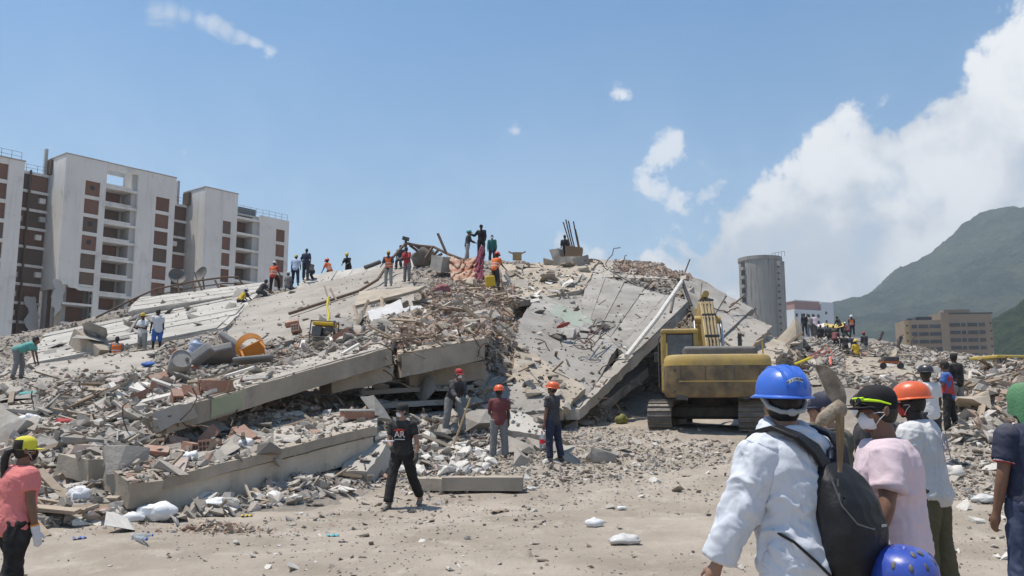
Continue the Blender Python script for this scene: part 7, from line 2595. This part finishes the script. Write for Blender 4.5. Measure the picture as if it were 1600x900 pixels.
def inside(poly, x, y):
    c = np.zeros(len(x), bool)
    n = len(poly)
    for i in range(n):
        x1, y1 = poly[i]
        x2, y2 = poly[(i + 1) % n]
        c ^= ((y1 > y) != (y2 > y)) & (x < (x2 - x1) * (y - y1) / (y2 - y1 + 1e-9) + x1)
    return c


CLEAN = {}
for k, o in enumerate(SOLID):
    CLEAN[k] = 1.0
    if k >= 2:
        lb = o.get('label', '') or (o.parent.get('label', '') if o.parent else '')
        CLEAN[k] = 0.10
        if any(s in lb for s in ('great smooth', 'steep panelled', 'folded grey', 'pale roof', 'ribbed')):
            CLEAN[k] = 0.07
        if any(s in lb for s in ('piled with', 'low grey floor', 'crest', 'crushed')):
            CLEAN[k] = 0.45


def sample_pixels(poly, n, grd_ok=False, clean=True):
    """points of the heap seen inside a picture polygon"""
    xs = [p[0] for p in poly]
    ys = [p[1] for p in poly]
    out = []
    o = Vector((0, 0, EYE))
    m_ = n * 12
    PX, PY = rng.uniform(min(xs), max(xs), m_), rng.uniform(min(ys), max(ys), m_)
    ok = inside(poly, PX, PY)
    for px, py in zip(PX[ok].tolist(), PY[ok].tolist()):
        if len(out) >= n:
            break
        loc, nn, idx, dist = TREE.ray_cast(o, sdir(px, py))
        if loc is None:
            continue
        ow = OWNER[idx]
        if ow == 0 and not grd_ok:
            continue
        if clean and ow >= 2 and rng.random() > CLEAN[ow]:
            continue
        if nn.z < 0:
            nn = -nn
        if nn.z < .25 and ow >= 2:
            continue
        out.append((loc.x, loc.y, loc.z, nn.x, nn.y, nn.z, dist, ow))
    return np.array(out) if out else np.zeros((0, 8))


HEAP = [(-5, 515), (60, 505), (250, 462), (400, 445), (540, 410), (700, 405), (860, 400), (1060, 420), (1110, 455), (1200, 520), (1240, 545), (1240, 600), (1000, 690), (900, 700), (700, 745), (560, 765), (400, 800), (200, 830), (-5, 835)]
LOWL = [(-5, 575), (60, 575), (200, 580), (300, 560), (420, 540), (560, 520), (600, 540), (430, 590), (250, 650), (300, 690), (420, 690), (200, 765), (200, 830), (-5, 835)]
BRICKH = [(600, 530), (640, 500), (680, 440), (740, 430), (800, 445), (815, 480), (800, 540), (770, 560), (740, 528), (610, 548)]
CREST = [(960, 408), (1000, 404), (1060, 412), (1085, 440), (1060, 436), (960, 426)]
RIGHT = [(1200, 545), (1280, 525), (1400, 540), (1500, 548), (1605, 560), (1605, 690), (1490, 690), (1440, 640), (1380, 610), (1240, 600)]
RPILE = [(1460, 640), (1520, 590), (1605, 560), (1605, 665), (1500, 665)]

TINT = [(0.0, (0.20, 0.175, 0.15)), (0.3, (0.33, 0.295, 0.25)), (0.6, (0.42, 0.38, 0.33)), (0.85, (0.52, 0.48, 0.43)), (0.93, (0.36, 0.22, 0.16)), (1.0, (0.62, 0.59, 0.55))]
m_rub = mat('rubble_mix', (0.4, 0.37, 0.33), (0.25, 0.23, 0.205), 5.0, 0.95, 0.6, 22.0, 0.1, tint=TINT, detail=6.0, bdist=.02)
TINTB = [(0.0, (0.22, 0.14, 0.10)), (0.35, (0.34, 0.24, 0.18)), (0.6, (0.42, 0.33, 0.26)), (0.85, (0.50, 0.45, 0.39)), (1.0, (0.62, 0.58, 0.53))]
m_rubb = mat('brick_rubble_mix', (0.36, 0.26, 0.2), (0.30, 0.245, 0.20), 5.0, 0.95, 0.6, 22.0, 0.1, tint=TINTB, detail=6.0, bdist=.02)
TINTW = [(0.0, (0.14, 0.10, 0.075)), (0.4, (0.30, 0.235, 0.17)), (0.75, (0.44, 0.39, 0.32)), (1.0, (0.60, 0.58, 0.54))]
m_spl = mat('splinter_mix', (0.3, 0.24, 0.18), (0.25, 0.2, 0.15), 5.0, 0.95, 0.3, 22.0, 0.1, tint=TINTW, detail=4.0)
TINTG = [(0.0, (0.22, 0.185, 0.15)), (0.5, (0.36, 0.315, 0.265)), (0.85, (0.50, 0.46, 0.41)), (1.0, (0.66, 0.63, 0.59))]
m_grv = mat('gravel_mix', (0.36, 0.31, 0.26), (0.27, 0.235, 0.19), 6.0, 0.95, 0.4, 30.0, 0.1, tint=TINTG, detail=4.0)


def stuff(name, S, lo, hi, px_min, material, shapes, an=(1, 1, 1), jit=.35, tilt=.5, label=None, sink=.15, mu=.45):
    if not len(S):
        return None
    n = len(S)
    size = lo * (hi / lo) ** (rng.beta(1.1, 2.6, n))
    size = np.maximum(size, S[:, 6] / 1350.0 * px_min)
    pos = S[:, :3] + S[:, 3:6] * (size * (mu - sink))[:, None] * .5
    aniso = np.array(an)[None] * rng.uniform(1 - jit, 1 + jit, (n, 3))
    o = scatter_mesh(name, pos, size, aniso, material, shapes, tilt, rng.random(n))
    return tag(o, label, None, None, 'stuff')


stuff('rubble', np.concatenate([sample_pixels(HEAP, 9000), sample_pixels(LOWL, 9500)]), .05, .34, 2.6, m_rub, SH, (1.15, .9, .6), label='crushed grey concrete fragments covering the heap')
stuff('fine_rubble', np.concatenate([sample_pixels(HEAP, 8500), sample_pixels(LOWL, 8500), sample_pixels([(600, 690), (900, 650), (1000, 690), (880, 720), (700, 745), (600, 760)], 2500, True)]), .03, .12, 1.8, m_rub, SH, (1.1, .9, .7), label='fine grey concrete crumbs between the larger fragments')
stuff('brick_rubble', np.concatenate([sample_pixels(BRICKH, 5200, clean=False), sample_pixels(CREST, 1300, clean=False)]), .06, .30, 3.0, m_rubb, SH + [BOX, BOX], (1.2, .9, .6), tilt=.8, label='reddish crushed brick heaped above the tan beam and along the crest')
stuff('far_rubble', sample_pixels(RIGHT, 6500, True), .08, .55, 3.0, m_rub, SH, (1.2, .9, .6), label='grey rubble field right of the excavator')
stuff('pile_rubble', sample_pixels(RPILE, 2600, True, clean=False), .06, .34, 2.6, m_rubb, SH + [BOX], (1.3, .9, .55), tilt=.7, label='brown rubble pile at the right edge')
SPL = np.concatenate([sample_pixels(HEAP, 700), sample_pixels(LOWL, 500), sample_pixels(BRICKH, 450, clean=False), sample_pixels(RPILE, 260, True), sample_pixels(RIGHT, 500, True)])
stuff('splinters', SPL, .35, 1.4, 9.0, m_spl, [BOX], (1.0, .075, .055), .5, .35, label='splintered laths and trim strewn over the rubble', mu=.2)


# open ground: gravel and crumbs, world-spread, denser toward the heap
def ground_points(n, x0, x1, y0, y1, power=1.0):
    x = rng.uniform(x0, x1, n)
    y = y0 + (y1 - y0) * rng.random(n) ** power
    out, out_try = [], []
    clump = fbm(xyz3(x * .55, y * .55), 61, 3) * 2.6 + rng.uniform(-.35, .45, n)
    for a, b in zip(x, y):
        if clump is not None and clump[len(out_try)] < 0:
            out_try.append(0)
            continue
        out_try.append(0)
        l_, nn, ow = drop(a, b)
        if l_ is None or ow >= 2:
            continue
        out.append((l_.x, l_.y, l_.z, nn.x, nn.y, nn.z, b, ow))
    return np.array(out)


stuff('gravel', np.concatenate([ground_points(9000, -9, 9, 5, 17, .8), ground_points(6500, -2, 14, 14, 25, 1.0)]), .012, .06, 1.1, m_grv, SH, (1.1, .9, .6), label='gravel and plaster crumbs strewn on the dirt')
GP = ground_points(2300, -1, 13, 15.5, 24.5, .6)
stuff('scattered_rubble', np.concatenate([GP, ground_points(400, -8, 2, 12.0, 16, .7)]), .035, .15, 1.8, m_rub, SH, (1.2, .95, .55), label='loose concrete pieces on the dirt before the heap')

SPILL = [(560, 752), (700, 735), (880, 690), (1000, 682), (1180, 690), (1150, 722), (900, 760), (650, 775)]
stuff('spilled_rubble', sample_pixels(SPILL, 2000, True), .025, .15, 1.6, m_grv, SH, (1.2, .95, .6), label='broken pieces spilling from the heap onto the dirt')
stuff('track_rubble', sample_pixels([(1440, 690), (1605, 680), (1605, 800), (1480, 780)], 1100, True), .03, .16, 1.8, m_grv, SH, (1.2, .95, .6), label='small rubble on the dirt at right behind the navy polo man')

# ------------------------------------------------------------------ pieces one can pick out
CM = []
for k, (V, Fq) in enumerate(SH):
    me = bpy.data.meshes.new('concrete_chunk')
    me.from_pydata(V.tolist(), [], Fq.tolist())
    bm = bmesh.new()
    bm.from_mesh(me)
    bmesh.ops.subdivide_edges(bm, edges=bm.edges[:], cuts=1, use_grid_fill=True)
    for v in bm.verts:
        q = np.array([v.co[:]]) * 2.6 + k * 9
        v.co += Vector((fbm(q, k, 2)[0], fbm(q + 5, k, 2)[0], fbm(q + 9, k, 2)[0])) * .16
    bm.to_mesh(me)
    bm.free()
    me.materials.append(m_conc)
    CM.append(me)


def mesh_with(me, material):
    m2 = me.copy()
    m2.materials.clear()
    m2.materials.append(material)
    return m2


CMW = [mesh_with(m, m_white) for m in CM]
CMT = [mesh_with(m, m_conc_tan) for m in CM]
CMG = [mesh_with(m, m_conc_grey) for m in CM]


def pieces(name, label, cat, group, poly, n, lo, hi, meshes, an=(1.2, 1, .6), tilt=.4, grd_ok=False, sink=.1, clean=True):
    S = sample_pixels(poly, n, grd_ok, clean)
    for s_ in S:
        o = bpy.data.objects.new(name, meshes[int(rng.integers(0, len(meshes)))])
        COL.objects.link(o)
        size = lo * (hi / lo) ** rng.beta(1.1, 2.2)
        o.location = Vector(s_[:3]) + Vector(s_[3:6]) * (size * an[2] * .5 - size * sink)
        o.scale = [size * a * rng.uniform(.75, 1.3) for a in an]
        nv = Vector(s_[3:6])
        q = Vector((0, 0, 1)).rotation_difference(nv)
        o.rotation_euler = (q @ Euler((rng.normal(0, tilt), rng.normal(0, tilt), rng.uniform(0, 6.28))).to_quaternion()).to_euler()
        tag(o, label, cat, group)


for (lb, gp_, poly, n) in (
        ('grey concrete chunk at the left edge of the heap above the woman in coral', 'chunks at the left edge', [(-5, 605), (110, 588), (110, 670), (-5, 690)], 20),
        ('grey concrete chunk between the left edge and the green-painted beam', 'chunks left of the green-painted beam', [(110, 600), (260, 600), (250, 700), (110, 700)], 22),
        ('grey chunk around the foam blocks and the tipped orange chair', 'chunks around the foam blocks', [(200, 560), (440, 540), (440, 590), (250, 620)], 16),
        ('grey chunk lying on the low floor slab', 'chunks on the low floor slab', [(200, 690), (420, 655), (430, 690), (210, 755)], 16),
        ('grey chunk in the rubble right behind the woman in coral', 'chunks behind the woman', [(70, 690), (200, 700), (195, 800), (90, 810)], 20),
        ('grey chunk on the slope beside the generator', 'chunks beside the generator', [(430, 520), (600, 500), (620, 535), (440, 560)], 12)):
    pieces('concrete_chunk', lb, 'concrete chunk', gp_, poly, n, .22, .58, CM + CMG, an=(1.25, 1, .5), clean=False)
for (lb, gp_, poly, n, ms) in (
        ('concrete chunk on the slope around the white sheets', 'chunks around the white sheets', [(540, 470), (640, 445), (680, 480), (640, 520), (560, 520)], 14, CM + CMT),
        ('concrete chunk lying on the brick heap below the blanket', 'chunks on the brick heap', [(650, 450), (760, 440), (810, 470), (790, 530), (650, 520)], 14, CM + CMT),
        ('concrete chunk on the sandy crest slab left of the rebar', 'chunks on the crest slab', [(780, 410), (930, 405), (910, 450), (800, 470)], 18, CM + CMT),
        ('concrete chunk beside the flat slab with walking people', 'chunks beside the flat slab', [(1200, 550), (1330, 530), (1320, 600), (1230, 600)], 24, CM + CMT),
        ('concrete chunk in the rubble below the tan apartment building', 'chunks below the tan building', [(1380, 545), (1500, 550), (1500, 600), (1400, 600)], 24, CM + CMT),
        ('concrete chunk on the pile at the right edge', 'chunks on the right pile', [(1490, 600), (1605, 560), (1605, 680), (1480, 680)], 16, CM + CMT)):
    pieces('concrete_chunk', lb, 'concrete chunk', gp_, poly, n, .28, .8, ms, an=(1.25, 1, .5), grd_ok=True, clean=False)
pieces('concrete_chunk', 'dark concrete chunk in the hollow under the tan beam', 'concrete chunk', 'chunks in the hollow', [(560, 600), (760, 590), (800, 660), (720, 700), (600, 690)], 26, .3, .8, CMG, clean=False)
pieces('concrete_chunk', 'chunk at the foot of the folded slabs near the workers in orange helmets', 'concrete chunk', 'chunks by the orange helmets', [(780, 660), (900, 660), (1000, 690), (960, 720), (800, 730)], 30, .15, .6, CM, grd_ok=True)
pieces('plaster_lump', 'white plaster lump in the pile behind the walking man', 'plaster lump', 'white plaster lumps', [(600, 650), (640, 670), (700, 700), (780, 700), (800, 720), (760, 738), (650, 742), (600, 735)], 95, .10, .34, CMW, an=(1.1, 1, .8), grd_ok=True)
pieces('plaster_lump', 'white plaster lump along the foot of the low slab', 'plaster lump', 'white lumps at the slab foot', [(110, 790), (200, 800), (420, 770), (560, 745), (600, 755), (430, 800), (200, 835), (110, 830)], 34, .10, .36, CMW, an=(1.2, 1, .6), grd_ok=True, clean=False)
pieces('stone', 'small stone lying alone on the open dirt', 'stone', 'stones on the open dirt', [(120, 835), (500, 800), (900, 730), (1150, 720), (1140, 890), (120, 895)], 46, .05, .16, CMW + CMT, grd_ok=True)
pieces('stone', 'stone on the dirt right of the man in olive trousers', 'stone', 'stones on the dirt at right', [(1480, 690), (1600, 690), (1600, 890), (1490, 890)], 30, .05, .18, CMW + CMT, grd_ok=True)
pieces('slab_fragment', 'flat slab fragment on the pale panelled roof', 'slab fragment', 'fragments on the pale roof', [(60, 545), (250, 480), (390, 460), (330, 520), (60, 570)], 22, .4, 1.2, CMG, an=(1.5, 1, .3), clean=False)

pieces('concrete_chunk', 'dark chunk in the broken hole around the wrecked bicycle', 'concrete chunk', 'chunks around the bicycle', [(866, 500), (900, 520), (940, 490), (952, 505), (930, 528), (870, 528)], 34, .18, .6, CMG, grd_ok=True, clean=False)
pieces('slab_fragment', 'fragment along the ragged upper edge of the green-floored slab', 'concrete chunk', 'chunks along the ragged edge', [(790, 462), (850, 440), (900, 425), (915, 445), (860, 465), (800, 480)], 36, .2, .75, CM + CMW, an=(1.3, 1, .4), clean=False)
pieces('slab_fragment', 'fragment lying along the torn lip of the sandy wedged slab', 'concrete chunk', 'chunks on the torn lip', [(790, 525), (830, 560), (900, 610), (880, 640), (790, 600)], 22, .12, .45, CM + CMT, clean=False)

# hollow clay blocks
bm_ = MB().box((0, 0, 0), (.40, .20, .20))
HB = bm_.mesh('hollow_block')
HB.materials.append(m_brick)
holes = MB()
for i in (-1, 0, 1):
    for j in (-.5, .5):
        holes.box((.2005, i * .058, j * .075), (.004, .042, .055)).box((-.2005, i * .058, j * .075), (.004, .042, .055))
HO = holes.mesh('core_holes')
HO.materials.append(m_void)


def hollow_blocks(label, group, poly, n, sc=(1.0, 1.5)):
    for s_ in sample_pixels(poly, n, False, False):
        o = bpy.data.objects.new('hollow_block', HB)
        COL.objects.link(o)
        h = bpy.data.objects.new('core_holes', HO)
        COL.objects.link(h)
        h.parent = o
        h['kind'] = 'stuff'
        o.location = Vector(s_[:3]) + Vector((0, 0, .10))
        o.rotation_euler = (rng.normal(0, .4), rng.normal(0, .4), rng.uniform(0, 6.28))
        o.scale = (float(rng.uniform(*sc)),) * 3
        tag(o, label, 'brick', group)


hollow_blocks('reddish hollow clay block on the rubble by the foam blocks', 'clay blocks on the left', [(220, 560), (330, 560), (420, 580), (360, 610), (220, 640)], 9, (1.0, 1.5))
hollow_blocks('reddish hollow clay block on the low floor slab', 'clay blocks on the low slab', [(230, 690), (420, 660), (400, 700), (240, 740)], 7, (.8, 1.2))
hollow_blocks('hollow clay block near the generator', 'clay blocks near the generator', [(430, 500), (500, 500), (560, 530), (460, 545)], 4, (1.0, 1.6))

# boards
bdm = MB()
bdm.box((0, 0, 0), (1, .10, .05))
BDM = [bdm.mesh('board')]
BDM[0].materials.append(m_wood)
bw = MB().box((0, 0, 0), (1, .16, .06)).mesh('board')
bw.materials.append(m_white)
for (lb, gp_, poly, n, ms) in (('splintered board among the rubble at the left', 'boards on the left slope', LOWL, 20, BDM), ('board sticking out of the brick heap', 'boards in the brick heap', BRICKH, 22, BDM), ('board strewn over the right rubble pile', 'boards on the right pile', RPILE, 22, BDM),
                                ('pale trim board on the slope', 'pale trim boards', [(80, 640), (300, 570), (600, 520), (640, 520), (430, 600), (200, 700)], 22, [bw]), ('board on the far rubble field', 'boards on the far field', RIGHT, 26, BDM)):
    for s_ in sample_pixels(poly, n, True, False):
        o = bpy.data.objects.new('board', ms[0])
        COL.objects.link(o)
        L = rng.uniform(.5, 1.1) if ms[0] is bw else rng.uniform(.6, 1.7)
        o.location = Vector(s_[:3]) + Vector((0, 0, .08 + .06 * L))
        o.scale = (L, rng.uniform(.5, .9) if ms[0] is bw else rng.uniform(.7, 1.6), 1)
        q = Vector((0, 0, 1)).rotation_difference(Vector(s_[3:6]))
        o.rotation_euler = (q @ Euler((rng.normal(0, .3), rng.normal(0, .22), rng.uniform(0, 6.28))).to_quaternion()).to_euler()
        tag(o, lb, 'board', gp_)

# bent reinforcing bars
def wire(label, group, px, py, L, n_seg=5, r_=.014, up=.3, d=None):
    loc, nn = hit(px, py)
    if loc is None:
        return
    p = loc.copy()
    v = Vector((rng.normal(0, 1), -.6 + rng.normal(0, .4), up + rng.normal(0, .5))).normalized()
    pts_ = [p - v * .15]
    for k in range(n_seg):
        pts_.append(pts_[-1] + v * (L / n_seg))
        v = (v + Vector((rng.normal(0, .35), rng.normal(0, .35), -.22 + rng.normal(0, .3)))).normalized()
    o = MB().tube(pts_, r_, 5).build('steel_bar', m_steel, smooth=True)
    tag(o, label, 'rebar', group)


for (lb, gp_, box_, n, L, r_) in (('bent steel bar hanging at the break between the two tan beams', 'bars at the beam break', (592, 540, 640, 610), 16, 1.0, .016), ('bent steel bar at the torn right end of the tan beam', 'bars at the beam end', (740, 525, 800, 575), 16, .9, .016),
                                  ('steel bar poking from the left rubble slope', 'bars on the left slope', (20, 600, 420, 740), 26, .9, .013), ('steel bar poking from the crest', 'bars on the crest', (780, 402, 1060, 430), 16, 1.3, .025),
                                  ('steel bar poking from the slabs right of the boom', 'bars right of the boom', (1120, 470, 1230, 570), 12, 1.2, .025), ('steel bar in the far rubble field', 'bars in the far field', (1250, 540, 1560, 600), 16, 1.5, .03),
                                  ('steel bar lying on the folded slabs', 'bars on the folded slabs', (800, 480, 940, 640), 14, 1.2, .018)):
    for k in range(n):
        wire(lb, gp_, rng.uniform(box_[0], box_[2]), rng.uniform(box_[1], box_[3]), L * rng.uniform(.6, 1.5), r_=r_)

# white sacks and plastic bags
def sack(label, px, py, size, seed, material=None, flat=.5, name='plastic_bag', cat='bag', turn=0.0, group=None):
    loc, nn = hit(px, py)
    while loc is None:
        py += 2
        loc, nn = hit(px, py)
    mb = MB().ell((0, 0, 0), (.5, .34, .5 * flat), 20, 14)
    V = np.array([tuple(v) for v in mb.v])
    nrm = V / (np.linalg.norm(V, axis=1)[:, None] + 1e-6)
    V = V + nrm * (fbm(V * 3.2 + seed * 7, seed, 4, .6) * .5)[:, None]
    V[:, 2] = np.maximum(V[:, 2], -.42 * flat)
    mb.v = [Vector(v) for v in V]
    o = mb.build(name, material or m_bag, smooth=True, angle=60)
    o.location = loc + Vector((0, 0, .40 * flat * size))
    o.scale = (size,) * 3
    o.rotation_euler = (0, 0, turn)
    return tag(o, label, cat, group)


sack('large white plastic sack lying at the foot of the cracked beam', 243, 812, 0.55, 3, flat=.55, turn=.3)
sack('white crumpled bag beside the large sack at the beam foot', 205, 816, 0.37, 4, flat=.4)
sack('white bag hung on the rubble beside the woman in coral', 121, 790, 0.37, 5, flat=.9)
sack('long off-white bag flattened before the low slab', 345, 792, 0.52, 6, flat=.28, turn=.4)
sack('white bag among plaster near the dark gap', 430, 780, 0.30, 7, flat=.4)
sack('white plastic lump on the open dirt near the centre', 928, 823, 0.25, 8, flat=.55)
sack('crumpled clear-white plastic on the dirt left of the coverall', 975, 850, 0.37, 9, mat('thin_plastic', (.6, .6, .58), (.5, .48, .45), 4.0, .35), .3)
sack('white small bag on the dirt beyond the centre', 972, 797, 0.16, 10, flat=.5)
sack('white bag on the dirt right of the long beam', 830, 766, 0.19, 11, flat=.45)
sack('white container lying on the left rubble', 45, 662, 0.46, 12, flat=.45)
sack('white sack on the rubble between slab and clay block', 385, 700, 0.30, 13, flat=.7)
sack('white bag on the low slab edge', 297, 722, 0.31, 14, flat=.7, turn=1.0)
sack('red cloth bundle on the left rubble', 101, 666, .36, 15, F_RED, .5, 'cloth_bundle', 'cloth')
sack('teal cloth scrap in the left rubble', 45, 622, .5, 16, F_TEAL, .35, 'cloth_bundle', 'cloth')
sack('pinkish red bundle in the brick heap', 690, 457, .7, 17, fabric('faded_red_cloth', (.26, .10, .11)), .5, 'cloth_bundle', 'cloth')
sack('black cloth scrap at the edge of the low slab', 372, 680, .7, 18, F_BLACK, .22, 'cloth_bundle', 'cloth')
sack('blue cloth scrap below the worker in white jersey', 232, 573, .45, 19, F_BLUE, .4, 'cloth_bundle', 'cloth')
sack('big boulder-like plaster sack on the dirt beside olive trousers', 1488, 747, .42, 20, m_white, .6, 'sack', 'sack')
sack('crumpled plastic on the dirt beside the navy polo man', 1540, 785, .40, 21, MATS['thin_plastic'], .3)
sack('dark round bundle of debris under the buckled frame', 663, 410, 1.35, 22, mat('brown_debris', (.12, .10, .08), (.2, .17, .14), 6, .95, .8, 12), .9, 'debris_bundle', 'debris')
hl2, _n = hit(338, 828)
q_ = rng.normal(0, 1, (260, 2)) * np.array([.30, .16])
S_h = np.array([(hl2.x + a, hl2.y + b, hl2.z + .10 * math.exp(-(a / .3) ** 2 - (b / .16) ** 2), 0, 0, 1, 12.0, 0) for a, b in q_])
stuff('brick_crumbs', S_h, .02, .10, 1.5, m_rubb, SH, (1.2, .9, .7), label='small brown heap of crushed brick on the dirt')
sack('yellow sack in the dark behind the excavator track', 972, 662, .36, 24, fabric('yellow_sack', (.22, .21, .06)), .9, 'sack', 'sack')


def pet_bottle(label, px, py, turn, capc, lying=True):
    loc, nn = hit(px, py)
    e = tag(empty('plastic_bottle', loc + Vector((0, 0, .04 if lying else 0))), label, 'bottle')
    e.rotation_euler = (0, R(90) if lying else 0, turn)
    MB().lathe([(.004, 0), (.034, 0), (.037, .015), (.034, .07), (.037, .08), (.037, .15), (.03, .19), (.014, .225), (.013, .24), (.004, .24)], 16).build('body', m_clear, e, smooth=True)
    MB().lathe([(.004, .24), (.016, .24), (.016, .258), (.004, .258)], 12).build('cap', mat('cap_' + capc, {'blue': (.03, .12, .5), 'white': (.7, .7, .7)}[capc], rough=.4), e)


pet_bottle('clear bottle with blue cap lying on the dirt at left, nearer the woman', 205, 843, .4, 'blue')
pet_bottle('clear bottle with blue cap lying on the dirt beside another', 213, 845, -.7, 'blue')
pet_bottle('green-tinted bottle standing on the dirt near the man in red vest', 1529, 672, 0, 'white', False)
pet_bottle('bottle with blue cap beside the crumpled plastic at right', 1515, 781, .3, 'blue')
def scrap(label, px, py, c, size=(.16, .10, .02), name='plastic_scrap', cat='litter', turn=.5):
    loc, nn = hit(px, py)
    rs_ = []
    mb = MB()
    n = 9
    for k in range(n + 1):
        t = k / n - .5
        z = .012 * math.sin(k * 1.7) + .008
        rs_.append([Vector((t * size[0], -size[1] / 2 * (1 - .5 * t * t), z)), Vector((t * size[0], size[1] / 2 * (1 + .3 * t), z + .012 * math.cos(k))), Vector((t * size[0], size[1] / 2 * (1 + .3 * t), z + .012 * math.cos(k) - .004)), Vector((t * size[0], -size[1] / 2 * (1 - .5 * t * t), z - .004))])
    mb.rings(rs_)
    o = mb.build(name, mat('litter_' + '_'.join('%02d' % int(v * 99) for v in c), c, rough=.5), smooth=True, fix=True)
    o.location = loc + Vector((0, 0, .008))
    o.rotation_euler = (0, 0, turn)
    return tag(o, label, cat)


scrap('blue wrapper on the dirt beside the woman', 124, 842, (.10, .16, .42))
scrap('turquoise wrapper on the dirt before the walking man', 520, 838, (.08, .38, .42))
scrap('yellow wrapper at the foot of the low slab', 385, 807, (.6, .45, .05))
scrap('dark twisted rag on the dirt left of the walking man', 492, 790, (.08, .06, .05), (.3, .14, .02))
scrap('brown cardboard scrap on the dirt at centre', 780, 800, (.22, .15, .09), (.3, .12, .02))
scrap('dark green scrap at the rubble foot by the woman', 178, 815, (.06, .10, .04), (.3, .16, .02))

# tarpaulin in the far distance, sheltering the seated workers
tpe = tag(empty('tarpaulin_shelter', P(1290, 530, 69)), 'yellow and white tarpaulin shelter on the far rubble', 'shelter')
def tpc(name, material, c, th=.03):
    o = slab_mesh(name, [P(*q) - tpe.location for q in c], th, material, 77, .1, .12, .4, .15, tpe)
    return o
tpc('yellow_sheet', fabric('yellow_tarp', (.62, .45, .10)), ((1286, 505, 71), (1318, 503.5, 71), (1318, 509, 68), (1290, 510, 68)))
tpc('white_sheet', F_WHITE, ((1273, 504, 71), (1287, 505, 71), (1290, 510, 68.2), (1275, 508, 68.2)))
tpc('hanging_sheet', F_WHITE, ((1289, 511, 70.5), (1313, 510.5, 70.5), (1313, 525, 70.8), (1289, 525, 70.8)))
for (px, py, d) in ((1274, 504, 70), (1318, 504, 70), (1289, 507, 69)):
    MB().tube([rel(tpe, px, py, d), rel(tpe, px, 527, d)], .05, 6).build('pole', m_steel, tpe)
# wheelbarrow-like debris, tumbled chairs: bent tangled frames near the walkers
tg = tag(empty('tangled_frame', P(1295, 566, 40)), 'tangle of bent black and red tubes beside the flat slab', 'metal frame')
for seg, m_ in (([(1287, 563, 40), (1296, 572, 39.6), (1300, 562, 40)], m_dark), ([(1297, 558, 40), (1298, 570, 39.5)], m_tape), ([(1290, 566, 40), (1306, 570, 39.6), (1312, 560, 40)], m_dark), ([(1286, 570, 39.6), (1294, 560, 40.2)], m_dark)):
    MB().tube([rel(tg, *q) for q in seg], .06, 6).build('tube', m_, tg, smooth=True)
cr = tag(empty('cart', P(1392, 577, 43)), 'low orange and black cart loaded on the flat slab', 'cart')
MB().box((0, 0, .35), (.9, .5, .08)).build('tray', mat('orange_cart', (.45, .13, .04), rough=.6), cr)
MB().box((0, 0, .5), (.75, .4, .25)).build('load', m_dark, cr, bevel=.04)
for x in (-.5, .35):
    MB().lathe([(.02, -.05), (.16, -.05), (.16, .05), (.02, .05)], 14, Matrix.Translation((x, -.3, .16)) @ Matrix.Rotation(math.pi / 2, 4, 'X')).build('wheel', m_rubber, cr)
